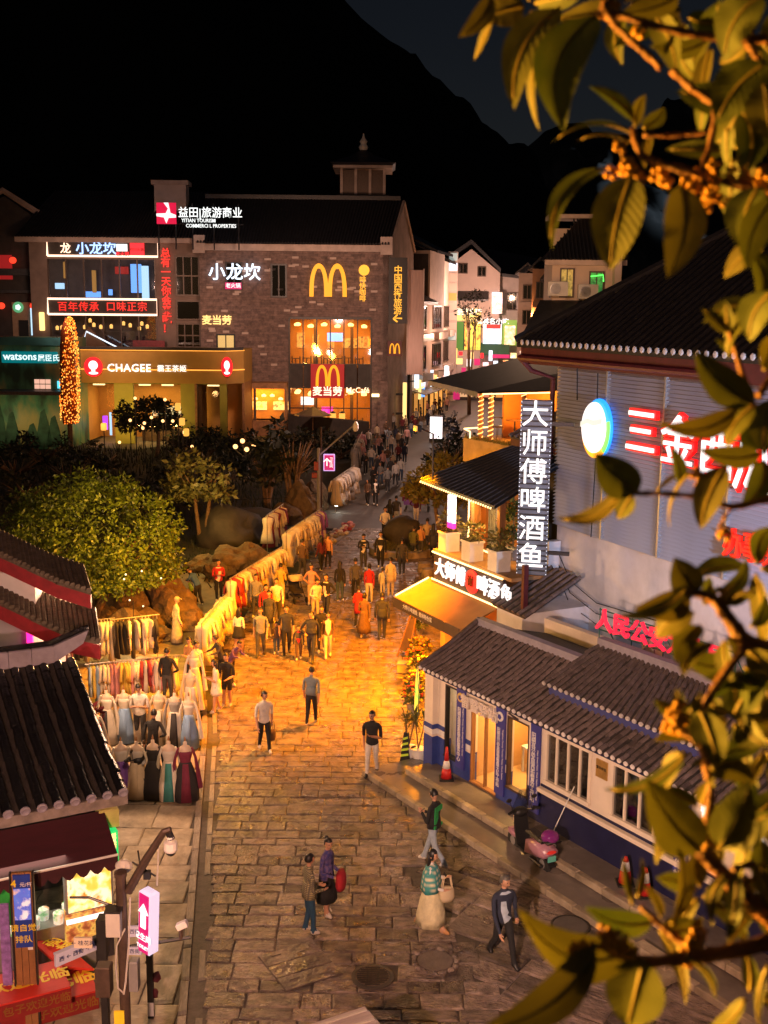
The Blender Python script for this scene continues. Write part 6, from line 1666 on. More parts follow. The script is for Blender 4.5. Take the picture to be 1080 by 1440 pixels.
 pg = link('lit_sign', None, t, ((x0+x1)/2, -.1, (z0+z1)/2)); pg.rotation_euler = (0, R(4), R(-38))
 w, h = (x1-x0)*1.12, (z1-z0)*.92
 b = MB(); b.cbox((0,0,0), w, .16, h, .03); b.build('case', em('case_white', (.85,.75,1), .7), pg)
 b = MB(); b.box(-w*.42,w*.42,-.092,-.083,-h*.46,h*.46); b.build('face', em('face_pink', (.6,.01,.16), .8), pg)
 bm2 = MB(); bm2.prism([(-.05,-.093,-.06),(.05,-.093,-.06),(.05,-.093,.16),(.10,-.093,.16),(0,-.093,.30),(-.10,-.093,.16),(-.05,-.093,.16)], (0,-.008,0)); bm2.build('arrow', M['led_white'], pg)
 text('卫生间', M['led_white'], pg, 0, -.1, -.20, .11, .006, .006); text('TOILET', M['led_white'], pg, 0, -.1, -.34, .07, .006, .004)
 b = MB(); b.tube([pt(183,1331,0),pt(268,1318,0)], .025, 6); b.build('outrigger', M['dark_metal'], t)
 u,_,z = pt(257,1298); b = MB(); b.T = Matrix.Translation((u,-.05,z)) @ Matrix.Rotation(R(-25),4,'Y'); b.cbox((0,0,0), .15,.09,.09,.01); b.build('bullet_camera', M['white_paint'], t); b = MB(); b.tube([(u-.02,0,z-.05),(u-.03,0,z-.24)], .03, 6); b.build('camera_foot', M['brown_metal'], t)
 b = MB(); b.tube([pt(194,1196,.2),pt(198,1222,.2)], .012, 5); b.tube([pt(186,1212,.2),pt(219,1232,.2)], .014, 5); u,_,z = pt(207,1230,.2); b.cbox((u,.2,z), .09,.08,.12,.01); b.build('aerial', M['dark_metal'], t)
 b = MB(); u,_,z = pt(174,1218,.25); b.ball((u,.25,z), .12, .08, .10, 10, 6); b.build('horn', M['ac_white'], t)
 x0,_,z1 = pt(160,1422,-.1); x1,_,z0 = pt(175,1440,-.1); b = MB(); b.box(x0,x1,-.1,-.08,z0-.1,z1); b.build('yellow_tag', M['banner_y2'], t)
pm('sign_lilac', (.45,.47,.62), .5, .1, 4); pm('text_navy', (.02,.03,.10), .5, .1, 4); pm('cream_sign', (.65,.55,.42), .5, .1, 4)
camera_mast()
def small_flagpole():
 p = G(213,1430); t = thing('street_bollard', 'thin dark post with a dark red ribbon standing right of the camera mast', 'post', (p.x,p.y,0), 0)
 b = MB(); b.box(-.05,.05,-.05,.05,0,1.25); b.build('post', M['dark_metal'], t); b = MB(); b.box(-.052,.052,-.056,-.05,.05,.3); b.build('white_band', M['white_paint'], t)
 b = MB(); b.ball((.10,0,.75), .08,.06,.10,7,5,.2,random.Random(1)); b.ball((.08,0,.45), .05,.04,.09,7,5,.2,random.Random(2)); b.build('ribbon', M['maroon'], t)
small_flagpole()
PV = Frame(AT(0,840,26).x, 26.0, 0)
def pavilion():
 fr = PV
 P = lambda px, py, v=0: fr.uz(px, py, v)
 t = thing('red_eaved_house', 'two tiered house with upswept red eave boards and dark tiles at the left edge', 'building', fr.loc(), 0)
 pm('thatch_tile', (.10,.075,.055), .8, .5, 3, bump=.6, stretch=(1,1,5))
 for (pts, thick, back, nm) in (([(-60,752),(0,784),(40,803),(80,822),(127,837)], .33, (-.5,1.3,.30), 'upper'), ([(-60,820),(0,851),(45,873),(95,897),(140,907)], .36, (-.4,1.2,.45), 'lower')):
  q = [Vector((*P(px,py,0),0)) for px,py in pts]; q = [Vector((a.x,0,a.y)) for a in q]
  eb = MB()
  for a, c in zip(q, q[1:]): eb.prism([a, c, c+Vector((0,0,-thick)), a+Vector((0,0,-thick))], (0,.12,0))
  eb.build('eave_board', M['red_paint'], t)
  rf = MB(); bk = Vector(back)
  for a, c in zip(q, q[1:]):
   a2, c2 = a+Vector((0,-.1,.03)), c+Vector((.04,-.1,.03));
   rf.add([a2,c2,c2+bk,a2+bk,a2+Vector((0,0,.12)),c2+Vector((0,0,.12)),c2+bk+Vector((0,0,.12)),a2+bk+Vector((0,0,.12))], [(0,1,5,4),(4,5,6,7),(1,2,6,5),(0,3,2,1)])
  rf.build('roof_slab', M['thatch_tile'], t)
  tl = MB()
  n = 26; tot = len(q)-1
  for k in range(n):
   s = k/(n-1)*tot; i = min(int(s), tot-1); p = q[i].lerp(q[i+1], s-i)+Vector((0,-.12,.15))
   tl.tube([p, p+bk], .07, 6)
  tl.build('tile_rows', M['thatch_tile'], t, kind='stuff')
 x1, z1 = P(48,800,.4); _, z0 = P(48,840,.4)
 b = MB(); b.box(-1.5,x1,.4,1.2,z0-.4,z1-.1); b.build('upper_wall', M['white_wall'], t)
 x1, z1 = P(45,860,.4); b = MB(); b.box(-1.5,x1,.4,3,0,z1+.2); b.build('lower_wall', pm('grey_wall', (.33,.33,.37), .8, .2, .8), t)
 x0,_ = P(38,905,.3); x1,_ = P(46,905,.3); z0 = P(0,926,.3)[1]; z1 = P(0,880,.3)[1]
 b = MB(); b.box(x0,x1,.28,.38,z0-.3,z1); b.build('neon_strip', M['neon_pink'], t)
pavilion()
def toilet_sign():
 fr = Frame(AT(95,950,31).x, 31.0, 0)
 P = lambda px, py, v=0: fr.uz(px, py, v)
 t = thing('toilet_sign', 'upright brown sign board with a white panel pointing to the toilets', 'sign', fr.loc(), 0)
 x0,z1 = P(86,915); x1,z0 = P(105,990)
 b = MB(); b.box(x0,x1,0,.08,0,z1); b.build('board', pm('sign_brown', (.16,.045,.035), .6, .2, 3), t)
 a0,b1 = P(88,933); a1,b0 = P(103,986); b = MB(); b.box(a0,a1,-.02,-.002,b0,b1); pn = b.build('panel', pm('panel_white', (.6,.52,.45), .6, .08, 3), t)
 text('卫生间', M['black'], pn, (a0+a1)/2+.02, -.03, (b0+b1)/2+.12, .20, .004, .006, vertical=True, spacing=1.1); text('←', M['black'], pn, (a0+a1)/2, -.03, b0+.16, .22, .004, .01)
 for dx in (-.07,.07):
  f = MB(); u = (x0+x1)/2+dx; z = z1-.2; f.ball((u,-.02,z+.1), .03,.015,.03,8,5); f.prism([(u-.045,-.015,z+.06),(u+.045,-.015,z+.06),(u+.03,-.015,z-.12),(u-.03,-.015,z-.12)], (0,-.012,0)); f.build('pictogram', M['panel_white'], t)
toilet_sign()
# ================================================================== dark garden with trees, rocks and lanterns
def tree(name, label, px, py, Y, crown, leaf, trunk_h, seed, mat='leaf_green', n=1500, clump=.5, stems=1, group=None, sparse=False, cat='tree', flat_bottom=True):
 p = AT(px, py, Y) if Y else G(px, py)
 rg = random.Random(seed)
 t = thing(name, label, cat, (p.x,p.y,0), 0, group)
 rx, ry, rz, cz = crown
 b = MB(); b.smooth = True
 for k in range(stems):
  a = 2*pi*k/max(1,stems)+rg.random(); s = .10*rx if stems == 1 else .03*rx
  b.tube([(s*cos(a)*2,s*sin(a)*2,-.1),(s*cos(a)*2.3+rg.uniform(-.1,.1),s*sin(a)*2.3,trunk_h*.6),(rx*.30*cos(a),ry*.30*sin(a),cz-rz*.2),(rx*.62*cos(a),ry*.62*sin(a),cz+rz*.3)], [.055*rx+.05,.045*rx+.04,.03*rx+.02,.02], 7)
  for j in range(4):
   a2 = a+rg.uniform(-1,1); b.tube([(rx*.15*cos(a),ry*.15*sin(a),cz-rz*.5),(rx*.75*cos(a2),ry*.75*sin(a2),cz+rz*rg.uniform(-.3,.5))], [.02*rx+.02,.012], 5)
 b.build('trunk', M['bark'], t)
 c = MB()
 nc = max(8, n//36)
 for k in range(nc):
  while True:
   d = Vector((rg.uniform(-1,1), rg.uniform(-1,1), rg.uniform(-1,1)))
   if .1 < d.length <= 1: break
  d = d.normalized()*(rg.uniform(.72,1.0) if not sparse else rg.uniform(.25,1.0))
  if flat_bottom and d.z < -.35: d.z = -.35*rg.uniform(.6,1)
  cc = (d.x*rx, d.y*ry, cz+d.z*rz)
  foliage(c, cc, (clump*rg.uniform(.6,1.3),clump*rg.uniform(.6,1.3),clump*rg.uniform(.5,.9)), 36, leaf, rg)
 c.build('crown', M[mat], t)
 return t
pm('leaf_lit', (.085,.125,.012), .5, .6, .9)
big = tree('broadleaf_tree', 'large dense round tree lit yellow green with small white lamps in its crown', 130, 870, 41.3, (3.45,3.2,2.95,2.95), .16, 1.3, 3, 'leaf_lit', 23000, .36, 2)
bl = MB(); rg = random.Random(77)
for k in range(26):
 a = rg.uniform(-2.3,-.6); e = rg.uniform(-.7,-.1); r = 1.03
 bl.ball((3.75*r*cos(a)*cos(e), 3.4*r*sin(a)*cos(e), 3.15+3.3*sin(e)*.9), .035, .035, .035, 5, 3)
bl.build('small_lamps', em('tiny', (1,.8,.5), 2.5), big, kind='stuff')
tree('pale_shrub_tree', 'pale leaved small tree with an open crown right of the large round tree', 285, 768, 56, (1.75,1.5,1.75,3.2), .34, 1.2, 5, 'leaf_olive', 1100, .5, 2)
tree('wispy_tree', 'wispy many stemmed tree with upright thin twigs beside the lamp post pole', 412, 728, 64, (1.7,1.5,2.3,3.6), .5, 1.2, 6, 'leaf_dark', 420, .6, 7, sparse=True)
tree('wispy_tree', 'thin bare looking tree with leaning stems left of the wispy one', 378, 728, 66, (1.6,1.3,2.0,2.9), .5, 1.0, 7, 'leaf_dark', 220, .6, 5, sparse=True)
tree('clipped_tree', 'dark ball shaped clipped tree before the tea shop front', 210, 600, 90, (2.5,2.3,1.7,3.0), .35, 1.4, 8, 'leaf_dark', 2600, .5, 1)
rg = random.Random(19)
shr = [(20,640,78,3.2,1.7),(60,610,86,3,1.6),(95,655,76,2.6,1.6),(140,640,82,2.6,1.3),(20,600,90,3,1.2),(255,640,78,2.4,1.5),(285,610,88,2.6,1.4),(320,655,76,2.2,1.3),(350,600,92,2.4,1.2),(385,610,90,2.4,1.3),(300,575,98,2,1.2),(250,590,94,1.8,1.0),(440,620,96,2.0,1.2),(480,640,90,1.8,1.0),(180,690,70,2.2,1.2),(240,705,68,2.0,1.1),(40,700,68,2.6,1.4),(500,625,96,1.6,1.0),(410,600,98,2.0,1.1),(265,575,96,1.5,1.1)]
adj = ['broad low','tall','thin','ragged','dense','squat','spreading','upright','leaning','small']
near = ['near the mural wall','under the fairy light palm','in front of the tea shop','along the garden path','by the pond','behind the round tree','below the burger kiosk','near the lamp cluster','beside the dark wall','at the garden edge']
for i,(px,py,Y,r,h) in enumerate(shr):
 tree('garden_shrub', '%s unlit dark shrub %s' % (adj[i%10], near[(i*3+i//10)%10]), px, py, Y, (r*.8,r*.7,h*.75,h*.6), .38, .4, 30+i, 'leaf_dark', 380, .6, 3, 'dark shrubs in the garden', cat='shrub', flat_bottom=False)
def garden():
 b = MB()
 pts = [(-60,38),(left_x(38)-1.2,38),(left_x(45)-1,45),(left_x(56)-1.2,56),(left_x(72)-1.5,72),(left_x(92)-1.5,92),(-2,99),(-60,99)]
 b.add([(x,y,-.03) for x,y in pts], [tuple(range(len(pts)))])
 b.build('garden_ground', M['soil'], kind='structure')
 pa = MB(); pts = [G(150,905),G(260,960),G(330,880),G(340,830),G(300,780),G(230,800),G(240,850)]
 pa.add([(p.x,p.y,-.012) for p in pts], [tuple(range(len(pts)))]); pa.build('garden_path', pm('path', (.15,.12,.09), .7, .3, 2, bump=.3), kind='structure')
 pw = MB(); pts = [G(240,625),G(190,632),G(120,628),G(150,612),G(230,610)]; pw.add([(p.x,p.y,-.012) for p in pts], [(0,1,2,3,4)]); pw.build('garden_path', M['path'], kind='structure')
 gr = MB(); rg = random.Random(5)
 for i in range(5000):
  x, y = rg.uniform(-34,-6), rg.uniform(45,95)
  if x > left_x(y)-2: continue
  h = rg.uniform(.2,.7); gr.add([(x,y,-.03),(x+.08,y,-.03),(x+rg.uniform(-.2,.2),y+rg.uniform(-.1,.1),h)], [(0,1,2)])
 gr.build('garden_grass', M['leaf_dark'], kind='stuff')
 w = thing('garden_wall', 'long low dark wall running in front of the burger restaurant', 'wall', (0,0,0))
 a, c = G(318,628), G(517,640)
 b = MB(); b.prism([(a.x,a.y+14,0),(c.x,c.y+8,0),(c.x,c.y+8,1.9),(a.x,a.y+14,1.9)], (0,.4,0)); b.build('wall', M['dark_wall'], w)
garden()
def rock(px, py, r, label, seed, sq=.7, mat='rock', Y=None, group='garden rocks'):
 p = G(px, py) if Y is None else AT(px, py, Y)
 b = MB(); rg = random.Random(seed)
 bm_ = bmesh.new(); bmesh.ops.create_icosphere(bm_, subdivisions=3, radius=1)
 for v in bm_.verts:
  q = mnoise.fractal(v.co*1.1+Vector((seed*3.1,0,0)), 1, 2, 4); v.co = v.co*(1+.38*q)
  v.co.z *= sq
  v.co.x = round(v.co.x*3.2)/3.2*.35+v.co.x*.65
 me = bpy.data.meshes.new('rock'); bm_.to_mesh(me); bm_.free(); me.materials.append(M[mat]); me.polygons.foreach_set('use_smooth', [mat == 'rock2']*len(me.polygons))
 o = link('rock', me, None, (p.x, p.y, r*sq*.45), rg.uniform(0,6)); o.scale = (r,r,r)
 tag(o, label, 'rock', group)
pm('rock2', (.045,.038,.035), .8, .4, 2, bump=.5)
for i,(px,py,r,lab,sq) in enumerate(((233,850,.75,'pointed orange lit rock at the right foot of the large round tree',1.5),(248,870,.85,'blocky orange lit rock below the pointed one',.9),(262,882,.6,'rounded rock beside the woman in the long pale dress',.8),(200,885,.8,'low brown rock right of the tree trunk',.7),(172,868,.9,'upright mottled rock beside the tree trunk',1.3),(215,900,.7,'flat rock in front of the upright mottled one',.5),(185,905,.9,'broad cone shaped rock behind the dress stall',1.0),(325,805,1.0,'rough brown rock wall piece behind the man in red',.8),(345,800,.9,'rough brown rock beside the start of the white clothes racks',.9),(310,812,.7,'small rough rock by the man in red jacket',.7),(318,765,1.7,'large smooth dark boulder dome in the garden',.75),(425,728,1.0,'jagged rock under the wispy tree',1.3),(440,715,.8,'narrow rock by the street pole foot',1.5),(400,735,.9,'low rock left of the jagged one',.8),(345,752,1.6,'dark boulder beside the smooth dome',.6),(148,880,.6,'small rock left of the tree trunk',.8),(286,800,.8,'dark low rock near the pond edge',.5))):
 rock(px, py, r, lab, i+1, sq, 'rock2' if i in (10,14) else 'rock')
def bulbs():
 spots = [(183,591,'at the left end of the small globe lamps'),(203,595,'second small globe lamp from the fairy light palm'),(213,587,'highest of the small globe lamps'),(229,592,'in the middle of the garden terrace'),(243,592,'right of the highest globe lamp'),(201,602,'lowest of the small globe lamps'),(258,608,'beside the hanging yellow lantern'),(270,628,'by the dark shrubs right of the terrace'),(168,622,'lying low on the garden path'),(190,560,'hidden inside the clipped tree edge'),(232,562,'right side of the clipped tree')]
 for px,py,lab in spots:
  p = AT(px,py,86); t = thing('globe_lamp', 'small warm globe lamp '+lab, 'lamp', (p.x,p.y,0), 0, 'small globe lamps in the garden')
  b = MB(); b.ball((0,0,p.z), .12,.12,.12,8,6); b.build('globe', em('globe', (1,.50,.18), 3), t)
  b = MB(); b.tube([(0,0,0),(0,0,p.z-.15)], .04, 5); b.build('post', M['dark_metal'], t)
 for i,(px,py,lab) in enumerate(((146,600,'left of the garden terrace'),(262,608,'right of the garden terrace'),(256,593,'above the right one'),(250,572,'beside the tea shop corner'))):
  p = AT(px,py,84); t = thing('lantern', 'square glowing yellow garden lantern '+lab, 'lantern', (p.x,p.y,0), 0, 'yellow garden lanterns')
  b = MB(); b.cbox((0,0,p.z), .36,.36,.55,.05); b.build('shade', M['lantern_glow'], t); b = MB(); b.tube([(0,0,0),(0,0,p.z-.3)], .04, 5); b.build('post', M['dark_metal'], t)
 p = AT(345,640,80); t = thing('street_lamp', 'four globe lamp standard in the dark garden', 'lamp', (p.x,p.y,0), 0)
 b = MB(); c = AT(344,634,80)
 b.tube([(0,0,0),(0,0,c.z)], .07, 6); b.build('post', M['dark_metal'], t)
 for (px,py) in ((331,628),(341,620),(347,632),(357,626)):
  q = AT(px,py,80); l = Vector((q.x-p.x,0,q.z)); b = MB(); b.ball(l, .17,.17,.17,8,6); b.build('globe', M['globe'], t); b = MB(); b.tube([(0,0,c.z-.5),(l.x,0,l.z-.25)], .03, 4); b.build('arm', M['dark_metal'], t)
 for (px,py,Y,e) in ((212,600,84,60),(345,628,80,50),(145,600,84,25)):
  p = AT(px,py,Y); lamp('POINT', (p.x,p.y-.6,p.z+.2), e, (1,.5,.15), None, 'garden_glow', .3)
bulbs()
# ================================================================== clothes on racks, mannequins
GM = {}
pm('cl_white', (.62,.56,.48), .85, .12, 4, rand=.15); pm('cl_cream', (.58,.46,.30), .85, .12, 4, rand=.15); pm('cl_pink', (.55,.25,.27), .85, .12, 4, rand=.2); pm('cl_blue', (.20,.32,.55), .85, .12, 4, rand=.15)
pm('cl_red', (.30,.03,.04), .85, .15, 4, rand=.2); pm('cl_dark', (.025,.022,.025), .85, .2, 4, rand=.2); pm('cl_purple', (.20,.08,.36), .85, .15, 4, rand=.2); pm('cl_yellow', (.60,.42,.08), .85, .12, 4); pm('cl_teal', (.05,.25,.25), .8, .15, 4); pm('cl_grey', (.30,.28,.26), .85, .15, 4, rand=.2); pm('cl_maroon', (.16,.02,.05), .85, .2, 5)
pm('skin_form', (.55,.42,.32), .5, .1, 4)
def garment_mesh(mat, seed):
 k = (mat, seed)
 if k in GM: return GM[k]
 rg = random.Random(seed)
 L = rg.uniform(1.05,1.3); b = MB(); b.smooth = True
 b.lathe([(.06,0),(.22,-.05),(.25,-.12),(.20,-.35),(.19,-.5),(.25,-L*.75),(.29,-L)], 12, sy=.26, wav=.17, wn=rg.choice((3,4,5)), ph=rg.random()*6)
 if seed % 2:
  for s in (-1,1): b.tube([(s*.2,0,-.08),(s*.30,.02,-.35),(s*.31,.03,-.6)], [.06,.055,.07], 5)
 b.tube([(0,0,-.02),(0,0,.10)], .012, 4)
 GM[k] = b.mesh('garment', M[mat]); return GM[k]
CN = {'cl_white':'white','cl_cream':'cream','cl_pink':'pink','cl_blue':'light blue','cl_red':'red','cl_dark':'black','cl_purple':'purple','cl_yellow':'yellow','cl_teal':'teal','cl_grey':'grey','cl_maroon':'maroon'}
def ordn(i): return '%d%s' % (i, 'th' if 10 < i < 20 else {1:'st',2:'nd',3:'rd'}.get(i%10,'th'))
def rack(px0, py0, px1, py1, n, mats, label, place, hgt=1.62, seed=1, sc=1.0):
 A, B = G(px0,py0), G(px1,py1); rg = random.Random(seed)
 d = B-A; L = hypot(d.x,d.y); ang = atan2(d.y,d.x)
 t = thing('clothes_rack', label, 'clothes rack', (A.x,A.y,0), ang, 'clothes racks of the night stalls')
 b = MB(); b.tube([(-.1,0,hgt),(L+.1,0,hgt)], .02, 6); b.build('rail', M['grey_metal'], t)
 for x in (0, L*.5, L) if L > 4 else (0, L):
  b = MB(); b.tube([(x,0,0),(x,0,hgt)], .02, 6); b.tube([(x,-.3,.03),(x,.3,.03)], .02, 5); b.build('upright', M['grey_metal'], t)
 for i in range(n):
  mt = mats[min(len(mats)-1, int(i*len(mats)/n))] if rg.random() < .8 else rg.choice(mats)
  s = L*(i+.5)/n
  o = link('garment', garment_mesh(mt, rg.randrange(6)), None, (A.x+d.x*s/L, A.y+d.y*s/L, hgt-.10*sc), ang+pi/2+rg.gauss(0,.22)); o.scale = (sc*rg.uniform(.82,1.12),sc*rg.uniform(1.0,1.5),sc*rg.uniform(.88,1.12))
  tag(o, '%s garment, %s from the near end of the %s' % (CN[mt], ordn(i+1), place), 'garment', 'garments on the '+place)
Wt = ['cl_white']
rack(285,946,320,898,30,['cl_white','cl_cream','cl_white','cl_white'],'first white clothes rack nearest along the street edge','nearest white street rack',1.7,1)
rack(325,876,397,824,44,['cl_red','cl_white','cl_grey','cl_cream','cl_white','cl_cream','cl_white'],'long rack of white and cream dresses in the middle of the row','long middle street rack',1.75,2)
rack(376,778,398,760,16,['cl_white','cl_white','cl_cream','cl_maroon'],'short set back rack ending in a maroon garment','set back short rack',1.9,3,1.15)
rack(403,808,452,770,30,['cl_white','cl_cream','cl_white','cl_purple'],'rack of white clothes with violet patterned ones near the stroller','stroller side rack',2.0,4,1.2)
rack(472,722,499,700,20,['cl_cream','cl_white','cl_grey','cl_white'],'far rack of pale clothes by the ground goods','far pale rack',2.1,5,1.25)
rack(497,670,509,640,14,['cl_grey','cl_white','cl_pink'],'farthest rack of clothes near the crowd','farthest rack',1.9,6,1.2)
rack(126,992,250,978,26,['cl_blue','cl_white','cl_pink','cl_yellow','cl_white','cl_red','cl_white','cl_pink','cl_white'],'rack of small pink and pale skirts behind the mannequins','rack of small skirts',1.3,7,.8)
rack(106,940,160,934,12,['cl_dark','cl_grey','cl_white'],'left back rack of dark clothes behind the skirts','left dark rack',1.6,8,.95)
rack(163,936,222,928,13,['cl_dark','cl_dark','cl_white','cl_white','cl_dark'],'right back rack with white and black clothes behind the skirts','right black and white rack',1.6,9,.95)
def mannequin(px, py, skirt, top, label, hgt=1.55, seed=0, sash=None, puff=1.0):
 p = G(px, py); rg = random.Random(seed)
 t = thing('mannequin', label, 'mannequin', (p.x,p.y,0), rg.uniform(-.3,.3), 'dress mannequins at the clothes stall')
 k = hgt/1.55
 b = MB(); b.lathe([(.18,0),(.18,.02),(.02,.03),(.02,.8)], 10); b.build('stand', M['dark_metal'], t)
 b = MB(); b.smooth = True; b.lathe([(.13,.85*k),(.12,1.0*k),(.155,1.18*k),(.17,1.28*k),(.12,1.36*k),(.05,1.40*k),(.045,1.48*k),(.0,1.50*k)], 12, sy=.68); b.build('torso_form', M['skin_form'], t)
 b = MB(); b.lathe([(.02,1.50*k),(.028,1.53*k),(.012,1.6*k),(0,1.62*k)], 8); b.build('neck_finial', M['wood'], t)
 b = MB(); b.smooth = True; b.lathe([(.16,1.26*k),(.165,1.16*k),(.128,1.0*k),(.14,.92*k)][::-1], 14, sy=.74); b.build('bodice', M[top], t)
 b = MB(); b.smooth = True; b.lathe([(.33*puff,.04),(.30*puff,.35*k),(.24*puff,.65*k),(.15,.93*k),(.13,.98*k)], 18, sy=.85, wav=.07, wn=8, ph=seed); b.build('skirt', M[skirt], t)
 if sash:
  b = MB(); b.smooth = True; b.prism([(-.07,-.145,.97*k),(.07,-.145,.97*k),(.13,-.30*puff,.06),(-.13,-.30*puff,.06)], (0,-.015,0)); b.build('front_panel', M[sash], t)
 b = MB()
 for s in (-1,1): b.tube([(s*.15,0,1.33*k),(s*.24,.0,1.1*k),(s*.30,.02,.7*k),(s*.33,.04,.3)], [.04,.035,.06,.09], 6)
 b.build('sleeve', M[top if top != 'skin_form' else skirt], t)
 return t
mannequin(148,1118,'cl_white','cl_cream','mannequin in a pale white dress, leftmost of the front row by the scooter',1.5,1,'cl_pink')
mannequin(172,1120,'cl_purple','cl_white','front row mannequin in a violet skirt',1.5,2,'cl_purple')
mannequin(194,1121,'cl_cream','cl_white','front row mannequin in a cream dress with frilled hem',1.52,3,'cl_cream')
mannequin(217,1122,'cl_dark','cl_dark','front row mannequin in a black gown with white collar',1.58,4)
mannequin(239,1124,'cl_white','cl_white','front row mannequin in white robe with a teal front panel',1.58,5,'cl_teal',.95)
mannequin(262,1125,'cl_dark','cl_maroon','front row mannequin in black and dark red gown at the street end',1.58,6,'cl_maroon')
mannequin(135,1072,'cl_cream','cl_grey','back row mannequin with a dark embroidered front by the maroon bush',1.5,7,'cl_dark',.9)
mannequin(152,1046,'cl_white','cl_white','back row mannequin crowned with a flower headdress',1.62,8,'cl_dark',.9)
mannequin(176,1044,'cl_blue','cl_white','back row mannequin in a light blue dress',1.6,9,'cl_blue',.85)
mannequin(199,1042,'cl_cream','cl_cream','back row mannequin hidden behind the man in white',1.6,10,'cl_white',.85)
mannequin(225,1046,'cl_cream','cl_cream','back row mannequin in a plain beige dress',1.62,11,'cl_white',.85)
mannequin(247,1050,'cl_white','cl_grey','back row mannequin with a black and white front panel',1.62,12,'cl_dark',.85)
mannequin(267,1052,'cl_blue','cl_white','mannequin in pale blue at the end of the back row',1.55,13,'cl_blue',.85)
mannequin(269,1010,'cl_white','cl_cream','mannequin in white with a wide yellow hat shape, nearest the kerb',1.55,14,'cl_white',.8)
mannequin(274,985,'cl_white','cl_white','tall white veiled mannequin at the head of the dress stall',1.7,15,None,.8)
def maroon_bush():
 p = G(118,1048); t = thing('dyed_bush', 'dark red feathery bush beside the tiled roof and mannequins', 'plant', (p.x,p.y,0))
 b = MB(); rg = random.Random(3); foliage(b, (0,0,.75), (.55,.5,.5), 420, .22, rg); b.build('foliage', pm('leaf_maroon', (.12,.012,.02), .7, .4, 2), t)
 b = MB(); b.tube([(0,0,0),(0,0,.6)], .04, 5); b.build('stem', M['bark'], t)
maroon_bush()
def broom_stand():
 p = G(145,915); t = thing('bamboo_fence', 'short yellow bamboo stick fence under the red eave tip', 'fence', (p.x,p.y,0), R(20))
 for i in range(14):
  b = MB(); b.tube([(i*.09,0,0),(i*.09+.1,.02,.95+.08*(i%3))], .016, 5); b.build('bamboo_stick', M['banner_y3'], t)
 b = MB(); b.tube([(-.05,0,.5),(1.35,0,.5)], .015, 5); b.build('rail', M['wood'], t)
pm('banner_y3', (.45,.25,.04), .6, .2, 6)
broom_stand()
def stall_bulb():
 p = AT(189,900,37.5); t = thing('stall_lamp', 'bare bright bulb on a thin pole behind the dress stall', 'lamp', (p.x,37.5,0))
 b = MB(); b.tube([(0,0,0),(0,0,p.z+1.4)], .018, 5); b.build('pole', M['dark_metal'], t); b = MB(); b.ball((.0,-.06,p.z), .07,.07,.09,8,6); b.build('bulb', em('stall_bulb', (1,.85,.6), 25), t)
 lamp('POINT', (0,-.3,p.z+.1), 90, (1,.68,.32), t, 'bulb_light', .1)
 p = AT(473,708,66); t = thing('stall_lamp', 'bright white bulb by the far pale clothes rack', 'lamp', (p.x,66,0))
 b = MB(); b.tube([(0,0,0),(0,0,p.z+.4)], .018, 5); b.build('pole', M['dark_metal'], t); b = MB(); b.ball((0,-.06,p.z), .16,.16,.16,8,6); b.build('bulb', em('white_bulb', (.95,1,.85), 14), t)
 lamp('POINT', (0,-.4,p.z+.1), 120, (1,.9,.65), t, 'bulb_light', .15)
stall_bulb()
def goods_mat():
 t = thing('goods_mat', 'ground cloth of the goods seller at the street edge', 'mat', (0,0,0))
 pts = [G(455,757),G(493,733),G(500,738),G(497,745),G(464,770)]
 b = MB(); b.prism([(p.x,p.y,.0) for p in pts], (0,0,.03)); b.build('mat', M['cl_grey'], t)
 rg = random.Random(4)
 ms = ['cl_pink','cl_white','cl_red','cl_cream','cl_grey','cl_white']
 for i in range(34):
  a = rg.random(); c = rg.random(); p = pts[0].lerp(pts[1],a).lerp(pts[4].lerp(pts[3],a), c)
  b = MB(); b.ball((0,0,.08), .18,.14,.10,8,5,.18,rg); mt = rg.choice(ms)
  o = b.build('goods_bundle', M[mt], None, (p.x,p.y,.03), rg.uniform(0,6)); tag(o, 'small %s bundle of goods, %s laid on the ground cloth from its street corner' % (CN[mt], ordn(i+1)), 'bundle', 'bundles on the ground cloth')
goods_mat()
